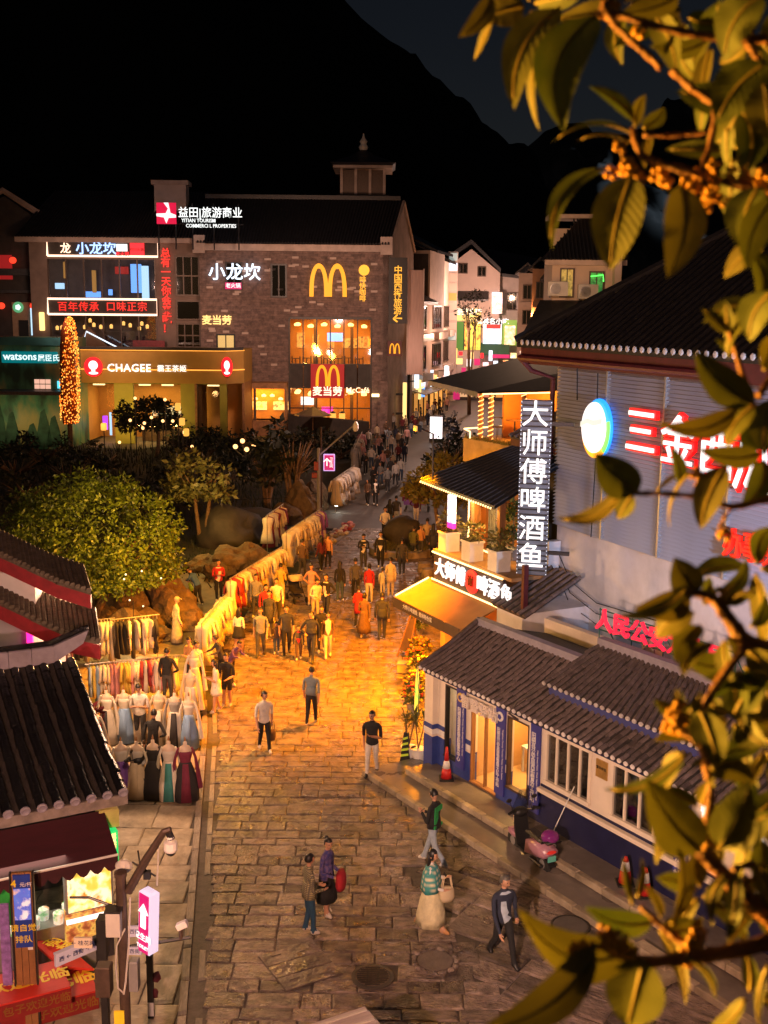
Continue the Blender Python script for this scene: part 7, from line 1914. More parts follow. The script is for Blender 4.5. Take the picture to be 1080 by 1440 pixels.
def street_pole():
 Y = 63.6; p = G(449,727)
 fr = Frame(p.x, Y, 0); P = lambda px, py, v=0: fr.uz(px, py, v)
 t = thing('camera_pole', 'tall grey street pole with a long camera arm and a small pink lit sign', 'pole', fr.loc())
 b = MB(); z1 = P(449,630)[1]; b.lathe([(.12,0),(.09,z1)], 8); b.build('post', M['grey_metal'], t)
 b = MB(); u,z = P(449,640); u2,z2 = P(499,597); b.tube([(u,0,z),(u2,0,z2)], .05, 6); b.build('arm', M['grey_metal'], t)
 b = MB(); u,z = P(500,600); b.lathe([(.05,.3),(.16,.1),(.18,-.1),(.1,-.25),(0,-.28)], 8, (u,0,z)); b.build('camera', M['white_paint'], t)
 x0,z1 = P(455,638); x1,z0 = P(471,662); b = MB(); b.cbox(((x0+x1)/2,-.1,(z0+z1)/2), x1-x0,.15,z1-z0,.03); s = b.build('sign_case', em('lilac_case', (.7,.45,1), .9), t)
 b = MB(); b.box(x0+.06,x1-.06,-.20,-.185,z0+.06,z1-.06); b.build('sign_face', M['face_pink'], s)
 text('↑', M['led_white'], s, x0+.2, -.21, (z0+z1)/2, .6, .01, .01); text('卫生间', M['led_white'], s, x1-.2, -.21, (z0+z1)/2, .2, .01, .006, vertical=True)
 b = MB(); u,z = P(446,655); b.cbox((u-.05,-.1,z), .25,.2,.5,.03); u,z = P(445,668); b.cbox((u-.1,-.1,z), .3,.2,.3,.03); b.build('junction_box', M['red_paint'], t)
 b = MB(); u,z = P(457,700); b.tube([P3(P,330,703),P3(P,400,700),P3(P,449,693)], .02, 4); b.build('cable', M['rubber'], t)
 t2 = thing('camera_pole', 'thinner second pole standing right beside the pink lit sign', 'pole', (G(452,727).x,Y+.5,0)); b = MB(); b.tube([(0,0,0),(0,0,5.2)], .06, 6); b.build('post', M['brown_metal'], t2)
def P3(P, px, py): u, z = P(px,py); return (u,0,z)
street_pole()
# ================================================================== vehicles and small street things
def scooter(loc, rz, label, body='pink_gloss', box='violet_gloss', shield=True):
 t = thing('scooter', label, 'scooter', loc, rz)   # nose towards local -y
 for y, r in ((-.62,.225),(.60,.225)):
  b = MB(); b.T = Matrix.Translation((0,y,r)) @ Matrix.Rotation(pi/2,4,'Y'); b.lathe([(r-.06,-.05),(r-.01,-.05),(r,-.02),(r,.02),(r-.01,.05),(r-.06,.05)], 18); w = b.build('wheel', M['rubber'], t)
  b = MB(); b.T = Matrix.Translation((0,y,r)) @ Matrix.Rotation(pi/2,4,'Y'); b.lathe([(.05,-.06),(r-.065,-.04),(r-.065,.04),(.05,.06)], 12); b.build('rim', M['grey_metal'], w)
 b = MB(); b.smooth = False
 b.prism([(-.17,-.38,.62),(-.19,-.28,.28),(-.16,.1,.24),(-.17,.1,.30),(-.16,-.22,.34),(-.13,-.34,.95)], (.34,0,0)); b.build('leg_shield', M['black'], t)
 b = MB(); b.smooth = True; b.prism([(-.17,.08,.30),(-.18,.82,.46),(-.16,.88,.62),(-.15,.60,.72),(-.16,.14,.62)], (.35,0,0)); b.build('body', M[body], t)
 b = MB(); b.smooth = True
 for s in (-1,1): b.ball((s*.15,.5,.54), .06,.34,.14,12,8)
 b.build('side_panel', M[body], t)
 b = MB(); b.cbox((0,.34,.74), .28,.66,.10,.04); b.build('seat', M['black'], t)
 b = MB(); b.box(-.15,.15,-.2,.12,.26,.30); b.build('floorboard', M['dark_metal'], t)
 b = MB(); b.prism([(-.11,-.70,.46),(.11,-.70,.46),(.13,-.5,.52),(-.13,-.5,.52)], (0,0,.06)); b.ball((0,-.62,.40), .10,.26,.09,10,6); b.build('front_mudguard', M[body], t)
 b = MB(); b.tube([(0,-.62,.24),(0,-.42,.8),(0,-.38,1.02)], .04, 8); b.build('steering_column', M['dark_metal'], t)
 b = MB(); b.smooth = True; b.ball((0,-.42,.98), .19,.13,.12,12,8); b.build('handlebar_cowl', M['black'], t)
 b = MB(); b.tube([(-.36,-.26,1.05),(-.2,-.36,1.03),(.2,-.36,1.03),(.36,-.26,1.05)], .018, 6); hb = b.build('handlebar', M['dark_metal'], t)
 for s in (-1,1):
  b = MB(); b.tube([(s*.26,-.30,1.05),(s*.24,-.28,1.11),(s*.40,-.24,1.07)], .035, 6); b.build('hand_cover', M['black'], hb)
  b = MB(); b.tube([(s*.22,-.36,1.04),(s*.30,-.38,1.28)], .009, 5); b.ball((s*.32,-.38,1.31), .075,.02,.05,10,6); b.build('mirror', M['dark_metal'], hb)
 b = MB(); b.ball((0,-.54,.92), .10,.05,.07,10,6); b.build('headlight', M['glass_pale'], t)
 if shield:
  b = MB(); k = 6
  pts = [(.24*sin(-1+2*i/k), -.50+.10*(1-cos(-1+2*i/k))-.02, 1.02) for i in range(k+1)]; top = [(p[0]*.72, p[1]+.20, 1.56) for p in pts]
  b.add([Vector(p) for p in pts+top], [(i,i+1,k+2+i,k+1+i) for i in range(k)]); b.build('windscreen', M['screen_glass'], t)
  fp = MB(); fp.cbox((0,-.45,.86), .30,.04,.22,.01); fp.build('apron_pad', M['cl_cream'], t)
 if box:
  b = MB(); b.smooth = True; b.cbox((0,.80,.86), .36,.34,.10,.04); b.build('top_box_base', M['black'], t)
  b = MB(); b.smooth = True; b.ball((0,.80,.93), .20,.19,.15,14,8); b.build('top_box', M[box], t)
  b = MB(); b.tube([(-.15,.6,.80),(0,.97,.84),(.15,.6,.80)], .014, 5); b.build('rack', M['grey_metal'], t)
 b = MB(); b.box(-.10,.10,.89,.905,.40,.53); b.build('number_plate', pm('plate_teal', (.12,.45,.38), .4, .1, 5), t)
 b = MB(); b.ball((0,.87,.60), .13,.04,.04,10,6); b.build('tail_light', M['led_dimred'], t)
 b = MB(); b.prism([(-.07,.62,.42),(.07,.62,.42),(.08,.95,.30),(-.08,.95,.30)], (0,0,.03)); b.build('rear_mudguard', M['black'], t)
 b = MB(); b.tube([(-.17,.25,.28),(-.30,.30,.02)], .014, 5); b.tube([(.1,.2,.2),(.16,.75,.26)], .04, 6); b.build('stand_and_motor', M['dark_metal'], t)
 return t
pm('pink_gloss', (.42,.21,.28), .3, .08, 3); pm('violet_gloss', (.20,.03,.20), .12, .08, 3); pm('glass_pale', (.7,.7,.7), .1, .05, 3); glass_mat('screen_glass', (.7,.75,.8), .62, .08); pm('slate_gloss', (.06,.07,.11), .25, .1, 3)
A, B = G(762,1226), G(726,1196)
d = B-A; scooter(((A.x+B.x)/2,(A.y+B.y)/2,0), atan2(d.y,d.x)+pi/2, 'pink electric scooter with a violet top box and clear windscreen by the stone steps')
p = G(176,1118); scooter((p.x,p.y,0), R(75), 'dark grey scooter half hidden behind the near tiled roof by the dresses', 'slate_gloss', None, False)
def traffic_cone(p, label, h=.72):
 t = thing('traffic_cone', label, 'traffic cone', p, 0, 'red traffic cones by the police post')
 b = MB(); b.cbox((0,0,.02), .36,.36,.04,.01); b.build('base', M['black'], t)
 b = MB(); b.smooth = True; b.lathe([(.14,.04),(.105,.30),(.10,.30)], 14); b.lathe([(.065,.5),(.03,h),(.0,h)], 14); b.build('cone', pm('cone_red', (.5,.02,.02), .5, .1, 4), t)
 b = MB(); b.smooth = True; b.lathe([(.106,.30),(.066,.50)], 14); b.build('white_band', M['white_paint'], t)
def on(fr, u, v, z): q = fr.o+fr.u*u+fr.n*v; return (q.x,q.y,z)
traffic_cone(on(ST,.98,-.38,.295), 'red and white traffic cone before the first blue sign board', .85)
traffic_cone(on(ST,7.2,-.35,.295), 'left one of two traffic cones at the far end of the navy wall', .6)
traffic_cone(on(ST,7.75,-.35,.295), 'right one of two traffic cones at the far end of the navy wall', .6)
def squeegee():
 t = thing('squeegee', 'white handled floor squeegee leaning on the navy wall', 'squeegee', on(ST,5.0,-.5,.295), ST.rz)
 b = MB(); b.tube([(0,0,.05),(.3,.42,1.35)], .012, 5); b.build('handle', M['white_paint'], t); b = MB(); b.box(-.22,.22,-.03,.03,0,.05); b.build('blade', M['white_paint'], t)
squeegee()
def step_ramp():
 t = thing('step_ramp', 'small pale boxed ramp at the bottom of the steps by the far door', 'ramp', on(ST,9.3,-1.9,0), ST.rz)
 b = MB(); b.box(-.6,.6,-.2,.25,0,.13); b.build('lower_step', M['stone_pale'], t); b = MB(); b.box(-.4,.4,.1,.35,.13,.28); b.build('upper_step', M['stone_pale'], t)
step_ramp()
def flower_display():
 rg = random.Random(9)
 L = [(600,868,.4,'leaf_gold',None,'bushy potted plant under the restaurant awning'),(612,862,.42,'leaf_gold',None,'second bushy potted plant under the awning corner'),(588,895,.35,'leaf_green',None,'low dark potted plant beside the folded frame'),(590,935,.36,'leaf_gold','flower_orange','orange flowering pot at the white end wall'),(583,950,.32,'leaf_green','flower_red','red flowering pot at the white end wall'),(592,965,.42,'leaf_gold','flower_yellow','tall yellow flowering pot nearest the light board'),(584,985,.36,'leaf_gold','flower_orange','orange flowering pot left of the light board'),(580,1002,.3,'leaf_green','flower_red','low red flowering pot by the green banner')]
 for i,(px,py,r,mt,fl,lab) in enumerate(L):
  p = G(px,py); t = thing('flower_pot', lab, 'potted plant', (p.x,p.y,0), 0, 'potted plants along the restaurant front')
  b = MB(); b.lathe([(.14,0),(.19,.3),(.21,.32),(.17,.32)], 10); b.build('pot', M['concrete'], t)
  b = MB(); foliage(b, (0,0,.62), (r,r,r*.95), 190, .17, rg); b.build('foliage', M[mt], t)
  if fl:
   b = MB()
   for k in range(26):
    a = rg.uniform(0,6.28); e = rg.uniform(-.2,1.4); b.ball((r*cos(a)*cos(e), r*sin(a)*cos(e), .62+r*sin(e)), .055,.055,.04,6,4)
   b.build('blossoms', M[fl], t, kind='stuff')
 p = G(578,1066);
 for (px,py,h,lab) in ((574,1068,1.25,'spiky leaved palm in a white pot, the left one'),(588,1071,1.35,'spiky leaved palm in a white pot against the blue pillar')):
  p = G(px,py); t = thing('potted_palm', lab, 'potted plant', (p.x,p.y,0), 0, 'potted palms at the police post corner')
  b = MB(); b.lathe([(.15,0),(.19,.36),(.21,.38),(.17,.38)], 12); b.build('pot', M['white_paint'], t)
  b = MB();
  for k in range(3): b.tube([(0,0,.35),(.12*cos(k*2.1),.12*sin(k*2.1),.9),(.16*cos(k*2.1),.16*sin(k*2.1),h-.1)], .02, 5)
  b.build('stem', M['bark'], t)
  b = MB()
  for k in range(3):
   c = Vector((.16*cos(k*2.1),.16*sin(k*2.1),h-.15))
   for j in range(20):
    a = rg.uniform(0,6.28); e = rg.uniform(-.1,1.3); d = Vector((cos(a)*cos(e),sin(a)*cos(e),sin(e))); s = d.cross(Vector((0,0,1))).normalized()*.022; q = c+d*.26; tip = c+d*.48+Vector((0,0,-.12))
    b.add([c-s*.5,c+s*.5,q+s,tip,q-s], [(0,1,2,4),(4,2,3)])
  b.build('leaf_tuft', M['leaf_gold'], t)
 p = G(569,1072); t = thing('warning_cone', 'dark caution stand with yellow stripes beside the potted palms', 'caution sign', (p.x,p.y,0), R(-20))
 b = MB(); b.prism([(-.13,-.02,0),(.13,-.02,0),(.06,.08,.8),(-.06,.08,.8)], (0,.1,0)); b.build('stand', M['black'], t)
 for k in range(4):
  b = MB(); z = .15+k*.15; w = .11-.014*k; b.prism([(-w,-.03+z*.12,z),(w,-.03+z*.12,z+.06),(w,-.03+z*.12,z+.12),(-w,-.03+z*.12,z+.06)], (0,-.008,0)); b.build('yellow_stripe', M['neon_yel'], t)
 p = G(570,946); t = thing('yellow_crate', 'small yellow and lilac box standing on the pavement by the flowers', 'box', (p.x,p.y,0), R(-10))
 b = MB(); b.cbox((0,0,.16), .5,.32,.30,.02); b.build('box', pm('crate_yellow', (.6,.42,.05), .6, .15, 4), t); b = MB(); b.cbox((0,0,.33), .52,.34,.05,.01); b.build('lid', M['ridge_lilac'], t)
 p = G(566,925); t = thing('easel', 'folded wooden a frame board leaning by the flower display', 'easel', (p.x,p.y,0), R(-40))
 b = MB(); b.tube([(-.25,0,0),(0.05,.35,1.45)], .025, 5); b.tube([(.25,0,0),(.3,.35,1.45)], .025, 5); b.tube([(.0,.9,0),(.15,.38,1.42)], .025, 5); b.build('legs', M['wood'], t); b = MB(); b.prism([(-.2,.05,.25),(.26,.05,.25),(.28,.33,1.35),(.02,.33,1.35)], (0,.02,0)); b.build('board', M['wood_dark'], t)
 q = on(ST,-.52,.55,0); t = thing('light_board', 'bright pale green light board leaning on the white end wall', 'light board', q, ST.rz)
 b = MB(); b.box(-.16,-.06,-.3,1.6,.3,1.9); b.build('case', picture('lboard', [(.6,1,.8),(1,1,.95),(.9,.95,.5)], 2.4, 1.8), t); b = MB(); b.box(-.18,-.04,-.33,1.63,.0,.3); b.build('foot', M['grey_metal'], t)
 p = G(585,1016); t = thing('feather_banner', 'small green and yellow feather banner by the light board', 'banner', (p.x,p.y,0), R(-70))
 b = MB(); b.prism([(-.16,0,.2),(.10,0,.1),(.2,0,.9),(.12,0,1.5),(0,0,1.75),(-.12,0,1.1)], (0,.02,0)); b.build('flag', picture('bann', [(.1,.6,.1),(.8,.8,.1),(.9,.5,.1)], .8, 2.2, 2), t); b = MB(); b.tube([(.13,0,0),(.2,0,1.0),(0,0,1.8)], .015, 5); b.build('pole', M['dark_metal'], t)
em('neon_yel', (.7,.8,.05), .25)
flower_display()
rock(570,767,1.1,'big dark boulder in the round street planter', 44, .95, 'rock2')
def round_planter():
 p = G(567,776); t = thing('round_planter', 'low round stone planter with grass in the middle of the street', 'planter', (p.x,p.y,0))
 b = MB(); b.lathe([(1.7,0),(1.7,.3),(1.5,.33),(1.5,.2)], 22); b.build('rim', M['stone_pale'], t); b = MB(); rg = random.Random(2)
 for i in range(700):
  a = rg.uniform(0,6.28); r = 1.5*sqrt(rg.random()); x, y = r*cos(a), r*sin(a); b.add([(x,y,.2),(x+.04,y,.2),(x+rg.uniform(-.06,.06),y,.2+rg.uniform(.12,.3))], [(0,1,2)])
 b.build('grass', M['leaf_olive'], t, kind='stuff')
 p = G(578,812) ;
 for i,(px,py) in enumerate(((597,804),(602,813))):
  p = G(px,py); b = MB(); b.lathe([(.3,0),(.32,.1),(.3,.42),(.1,.46),(0,.46)], 12); o = b.build('stone_stool', M['stone_pale'], None, (p.x,p.y,0)); tag(o, ['round stone stool nearer the street planter','round stone stool nearer the restaurant awning'][i], 'stool', 'round stone stools')
round_planter()
tree('osmanthus_tree', 'small golden lit street tree before the restaurant terrace', 622, 772, 55, (1.75,1.5,1.5,3.3), .3, 1.5, 15, 'leaf_gold', 1700, .45, 2)
tree('bare_tree', 'bare twiggy tree before the bright shops of the gabled house', 660, 560, 128, (1.5,1.4,4.2,11), .4, 6.0, 16, 'leaf_dark', 20, 1.0, 3, sparse=True)
tree('bare_tree', 'low bare shrub with pale twigs beyond the tricycle cart', 632, 668, 74, (1.8,1.2,1.6,2.6), .25, .6, 17, 'leaf_dark', 60, .4, 6, sparse=True)
tree('garden_shrub', 'dark leafy shrub between the lightbox and terrace bar', 650, 618, 88, (1.8,1.4,1.1,1.1), .35, .5, 18, 'leaf_dark', 900, .5, 3, cat='shrub')
tree('garden_shrub', 'second dark shrub behind the tricycle cart', 640, 650, 78, (2.2,1.6,1.3,1.3), .35, .4, 20, 'leaf_dark', 800, .5, 3, cat='shrub')
def light_kiosk():
 p = G(613,622); fr = Frame(p.x,p.y,R(-8)); t = thing('lit_advert_pillar', 'bright white standing lightbox advert in the far street', 'lightbox', fr.loc(), fr.rz)
 w = 17/1600*p.y; b = MB(); b.box(-w/2,w/2,-.15,.15,.35,2.3); b.build('face', picture('kiosk', [(1,.4,.5),(1,1,1),(1,.97,.95),(.9,.95,1)], 2.6, 2.0), t); b = MB(); b.box(-w/2-.06,w/2+.06,-.2,.2,0,.35); b.box(-w/2-.06,w/2+.06,-.2,.2,2.3,2.4); b.build('frame', M['dark_metal'], t)
light_kiosk()
def tricycle():
 p = G(585,715); t = thing('cargo_tricycle', 'dark hooded cargo tricycle with oranges on its front tray', 'tricycle', (p.x,p.y,0), R(-6))
 b = MB(); b.cbox((0,.6,1.0), 1.5,1.9,.9,.15); b.build('body', M['dark_metal'], t)
 b = MB(); b.smooth = True; b.prism([(.78*cos(a),-.4,1.35+.85*sin(a)) for a in [pi*k/10 for k in range(11)]], (0,2.0,0)); b.build('hood', pm('hood_grey', (.10,.09,.095), .5, .2, 3), t)
 b = MB(); b.prism([(.6*cos(a),-.42,1.40+.62*sin(a)) for a in [pi*k/10 for k in range(11)]], (0,-.02,0)); b.build('opening', M['black'], t)
 b = MB(); b.cbox((0,-.75,.75), 1.5,.7,.3,.03); b.build('tray', M['cl_maroon'], t); rg = random.Random(1); b = MB()
 for i in range(40): b.ball((rg.uniform(-.6,.6),-.75+rg.uniform(-.25,.25),.95+rg.uniform(0,.12)), .08,.08,.08,6,4)
 b.build('oranges', M['flower_orange'], t, kind='stuff'); b = MB(); b.cbox((0,-1.12,.55), 1.3,.05,.3,.01); b.build('front_cloth', M['cl_purple'], t)
 for x,y in ((-.65,1.2),(.65,1.2),(0,-.6)):
  b = MB(); b.T = Matrix.Translation((x,y,.32)) @ Matrix.Rotation(pi/2,4,'Y'); b.lathe([(.24,-.06),(.32,-.04),(.32,.04),(.24,.06)], 14); b.build('wheel', M['rubber'], t)
tricycle()
def stroller():
 p = G(417,845); t = thing('stroller', 'black baby stroller with a pale hood beside the clothes rack', 'stroller', (p.x,p.y,0), R(25))
 for s in (-1,1):
  b = MB(); b.tube([(s*.26,.45,1.05),(s*.26,.1,.55),(s*.24,-.45,.15)], .018, 6); b.tube([(s*.26,.1,.55),(s*.26,.42,.15)], .018, 6); b.build('frame', M['dark_metal'], t)
  for y in (-.45,.42):
   b = MB(); b.T = Matrix.Translation((s*.26,y,.13)) @ Matrix.Rotation(pi/2,4,'Y'); b.lathe([(.09,-.03),(.13,-.02),(.13,.02),(.09,.03)], 12); b.build('wheel', M['rubber'], t)
 b = MB(); b.tube([(-.26,.45,1.05),(.26,.45,1.05)], .02, 6); b.build('handle', M['rubber'], t)
 b = MB(); b.prism([(-.22,.25,.55),(-.22,-.3,.42),(-.22,-.3,.38),(-.22,.3,.38),(-.22,.34,.85)], (.44,0,0)); b.build('seat', M['cl_dark'], t)
 b = MB(); b.smooth = True; b.prism([(-.25,.1+.36*cos(a),.72+.36*sin(a)) for a in [pi*.1+pi*.75*k/8 for k in range(9)]], (.5,0,0)); b.build('hood', M['cl_cream'], t); b = MB(); b.box(-.2,.2,-.2,.3,.2,.26); b.build('basket', M['cl_dark'], t)
stroller()
def cart_roof():
 C = G(514,1413,1.95); L = G(427,1441,1.95); Rr = G(551,1441,1.95); dl = (L-C); ang = atan2(dl.y,dl.x)
 t = thing('street_cart', 'pale cart roof with long ribs just entering at the bottom edge', 'cart', (C.x,C.y,0), ang)
 b = MB(); b.cbox((1.1,.6,1.90), 2.2,1.2,.10,.03); b.build('roof', pm('cart_white', (.42,.36,.35), .5, .3, 2, stretch=(1,8,1)), t)
 for k in range(5):
  b = MB(); b.box(.05,2.15,.1+k*.24,.14+k*.24,1.951,1.968); b.build('roof_rib', M['ac_white'], t)
 for x in (.1,2.1):
  for y in (.1,1.1): b = MB(); b.tube([(x,y,.5),(x,y,1.86)], .025, 6); b.build('post', M['grey_metal'], t)
 b = MB(); b.cbox((1.1,.6,.6), 2.0,1.0,.5,.04); b.build('body', M['grey_metal'], t)
 for x in (.5,1.7):
  for y in (.1,1.1): b = MB(); b.T = Matrix.Translation((x,y,.25)) @ Matrix.Rotation(pi/2,4,'X'); b.lathe([(.17,-.05),(.25,-.04),(.25,.04),(.17,.05)], 14); b.build('wheel', M['rubber'], t)
cart_roof()
for i,(px,py,rz,lab) in enumerate(((628,604,20,'dark scooter parked nearest the white lightbox in the far street'),(636,598,35,'dark scooter second from the white lightbox in the far street'),(633,622,15,'dark scooter parked below the other far ones by the terrace bar'),(641,612,30,'dark scooter parked against the terrace bar side in the far street'))):
 p = G(px,py); scooter((p.x,p.y,0), R(rz), lab, 'slate_gloss', None, i == 1)
# ================================================================== people
pm('skin', (.50,.27,.17), .55, .06, 8); pm('hair_black', (.012,.010,.010), .45, .3, 20, stretch=(3,3,.4)); pm('hair_grey', (.09,.085,.08), .5, .3, 20); pm('eye_dark', (.02,.012,.01), .3, .1, 5); pm('lip', (.35,.10,.09), .5, .1, 5)
CL = {'black':(.014,.014,.016),'navy':(.022,.028,.055),'white':(.66,.62,.58),'grey':(.20,.21,.22),'bluegrey':(.16,.20,.24),'jeans':(.05,.085,.15),'light_jeans':(.32,.38,.45),'cream':(.62,.54,.34),'red':(.42,.02,.03),'darkred':(.12,.015,.02),'brown':(.11,.065,.04),'beige':(.45,.34,.22),'orange':(.55,.28,.12),'pink':(.55,.30,.28),'yellow':(.60,.42,.10),'olive':(.10,.10,.03),'charcoal':(.05,.05,.055),'teal':(.05,.20,.19),'green':(.02,.32,.08),'blue':(.04,.10,.28),'purple':(.12,.06,.20),'lime':(.40,.55,.05),'deepblue':(.02,.07,.14),'light_blue':(.42,.50,.62)}
for k, c in CL.items(): pm('cloth_'+k, c, .85, .22, 7, bump=.55, bscale=11)
pm('shoe_white', (.68,.64,.58), .6, .08, 5); pm('shoe_black', (.012,.012,.012), .45, .1, 5); pm('shoe_tan', (.50,.25,.10), .6, .1, 5)
pattern_cloth('cloth_plaid', (.12,.11,.09), (.52,.46,.22), 'check', 26); pattern_cloth('cloth_shawl', (.04,.26,.26), (.66,.60,.42), 'check', 9); pattern_cloth('cloth_floral', (.05,.05,.22), (.14,.10,.24), 'blob', 16); pattern_cloth('cloth_camo', (.03,.03,.05), (.2,.2,.22), 'check', 20)
def head_mesh(b, c, yaw, pitch=0, female=False, s=1.0):
 """sculpted head (face towards local -y): brow, sockets, nose, mouth, chin and ears"""
 T = Matrix.Translation(c) @ Matrix.Rotation(yaw,4,'Z') @ Matrix.Rotation(pitch,4,'X') @ Matrix.Scale(s,4)
 n, k = 20, 14
 vs = []; cols = []
 for i in range(k+1):
  ph = -pi/2 + pi*i/k
  for j in range(n):
   th = 2*pi*j/n
   x, y, z = cos(ph)*sin(th), -cos(ph)*cos(th), sin(ph)
   X, Y, Z = x*.074, y*.094, z*.115
   if Z < 0:                       # jaw narrows to the chin
    q = -Z/.115; X *= 1-.30*q; Y = Y*(1-.12*q) - .012*q
   f = max(0, -y)                  # how much it faces forward
   if f > .75 and abs(x) < .16 and -.40 < z < .16: Y -= .024*(1-abs(x)/.16)*(1-abs(z+.2)/.42)   # nose
   if f > .55 and .18 < abs(x) < .55 and -.02 < z < .24: Y += .008                               # eye sockets
   if f > .6 and z > .22 and z < .42: Y -= .004
   vs.append((X, Y, Z)); cols.append((x,y,z))
 fs = []; mi = []
 for i in range(k):
  for j in range(n):
   fs.append((i*n+j, i*n+(j+1)%n, (i+1)*n+(j+1)%n, (i+1)*n+j))
   a = [cols[q] for q in fs[-1]]; mx = sum(p[0] for p in a)/4; my = sum(p[1] for p in a)/4; mz = sum(p[2] for p in a)/4
   m = 0
   if my < -.55 and .2 < abs(mx) < .52 and .02 < mz < .16: m = 1
   if my < -.6 and abs(mx) < .28 and -.60 < mz < -.48: m = 2
   mi.append(m)
 base = b.m
 for f, m in zip(fs, mi): pass
 k0 = len(b.v); b.v.extend([tuple(T @ Vector(v)) for v in vs])
 for f, m in zip(fs, mi): b.f.append(tuple(q+k0 for q in f)); b.mi.append([0, b.EYE, b.LIP][m]); b.sm.append(True)
 for sg in (-1,1):
  b.T = T; sm = b.smooth; b.smooth = True; b.m = 0; b.ball((sg*.076,.008,-.01), .012,.024,.032,6,4); b.smooth = sm; b.T = None
 return T
def make_person(sp, parent_name='person'):
 """one skinned body over a jointed skeleton; the pose comes from sp"""
 H = sp.get('h', 1.68); k = H/1.70
 sp.setdefault('look', rnd.uniform(-.55,.55)); sp.setdefault('lean', rnd.uniform(-.02,.09)); sp.setdefault('stride', rnd.choice((-.3,-.18,.15,.28,.38)))
 if 'arms' not in sp and rnd.random() < .4: sp['arms'] = rnd.choice((('down','hold'),('hold','down'),('down','phone'),('hip','down')))
 top, bot, shoe = sp.get('top','black'), sp.get('bot','black'), sp.get('shoe','shoe_white')
 sleeve = sp.get('sleeve', 'long'); female = sp.get('f', False)
 st = sp.get('stride', 0.0); arms = sp.get('arms', 'down'); lean = sp.get('lean', 0.0); seat = sp.get('sit', False)
 fingers = sp.get('fingers', False)
 V = []; Rr = []; E = []; seg = []
 def v(p, r): V.append(Vector(p)*k); Rr.append((r if isinstance(r, tuple) else (r, r))); return len(V)-1
 def e(a, c, tag_): E.append((a, c)); seg.append(tag_)
 hip = .50 if seat else .92
 sw = .175 if female else .205            # shoulder half width
 def up(p):                               # lean the trunk forward about the hips
  x, y, z = p; dz = z-hip
  return (x, y*1.0 - dz*sin(lean) + y*(cos(lean)-1), hip+dz*cos(lean))
 pel = v((0,0,hip), (.150,.112));
 waist = v(up((0,-.005,hip+.17)), (.125 if female else .142,.098)); chest = v(up((0,-.005,hip+.36)), (.152 if female else .172,.115)); neck0 = v(up((0,.012,hip+.50)), (.085,.07)); neck1 = v(up((0,.0,hip+.57)), .050); hd = v(up((0,-.01,hip+.66)), .045)
 e(pel,waist,'top'); e(waist,chest,'top'); e(chest,neck0,'top'); e(neck0,neck1,'skin'); e(neck1,hd,'skin')
 ends = []
 for s in (-1,1):
  ph = st*s
  hipj = v((s*.088,0,hip-.06), (.098,.105))
  if seat:
   kn = v((s*.12,-.40,hip-.02), .070); an = v((s*.12,-.42,.09), .045);
  else:
   sw_ = ph*.42
   back = sw_ > 0
   kn = v((s*.085+s*.01, -.44*sin(-sw_)*1.0 - (.05 if back else .02), hip-.06-.41*cos(sw_)), .068)
   ax = -.86*sin(-sw_) + (.10*abs(st) if back else 0)
   an = v((s*.09, ax, .095+(.09*abs(st) if back else 0)), .045)
  ank = V[an]/k
  toe = v((ank.x+s*.015, ank.y-.15, max(.035, ank.z-.06)), (.042,.034)); heel = v((ank.x, ank.y+.045, max(.035, ank.z-.055)), .036)
  e(pel,hipj,'bot'); e(hipj,kn,'bot')
  m = v((V[kn]/k*.45+V[an]/k*.55), .058 if bot not in ('skin',) else .055); e(kn,m,'low'); e(m,an,'low'); e(an,toe,'shoe'); e(an,heel,'shoe')
  sh = v(up((s*sw*.80,.0,hip+.455)), .064); sh2 = v(up((s*sw*1.04,.0,hip+.40)), .054)
  a = arms if isinstance(arms, str) else arms[0 if s < 0 else 1]
  swing = -ph*.30
  if a == 'down':   el, wr = (s*(sw+.035), swing*.5+.03, hip+.12), (s*(sw+.03), swing-.05, hip-.13)
  elif a == 'phone': el, wr = (s*(sw+.03), -.03, hip+.13), (s*.055, -.26, hip+.24)
  elif a == 'hold':  el, wr = (s*(sw+.04), .0, hip+.12), (s*.13, -.24, hip+.06)
  elif a == 'reach': el, wr = (s*(sw+.02), -.20, hip+.24), (s*(sw-.02), -.44, hip+.20)
  elif a == 'back':  el, wr = (s*(sw+.06), .08, hip+.13), (s*.08, .16, hip-.03)
  elif a == 'hip':   el, wr = (s*(sw+.17), .06, hip+.16), (s*(sw-.01), -.08, hip+.05)
  elif a == 'raise': el, wr = (s*(sw+.10), -.16, hip+.36), (s*(sw-.03), -.26, hip+.58)
  elif a == 'lap':   el, wr = (s*(sw+.03), -.05, hip+.14), (s*.09, -.27, hip+.08)
  el = v(up(el), .044); wr = v(up(wr), .032)
  mid = v((V[sh2]/k*.35+V[el]/k*.65), .048)
  e(chest,sh,'top'); e(sh,sh2,'top'); e(sh2,mid,'top'); e(mid,el,'sleeve'); fm = v((V[el]+V[wr])/k/2, .041); e(el,fm,'fore'); e(fm,wr,'fore')
  d = (V[wr]-V[fm])/k; d = d.normalized()
  pa = v(V[wr]/k + d*.055, (.034,.022)); e(wr,pa,'skin')
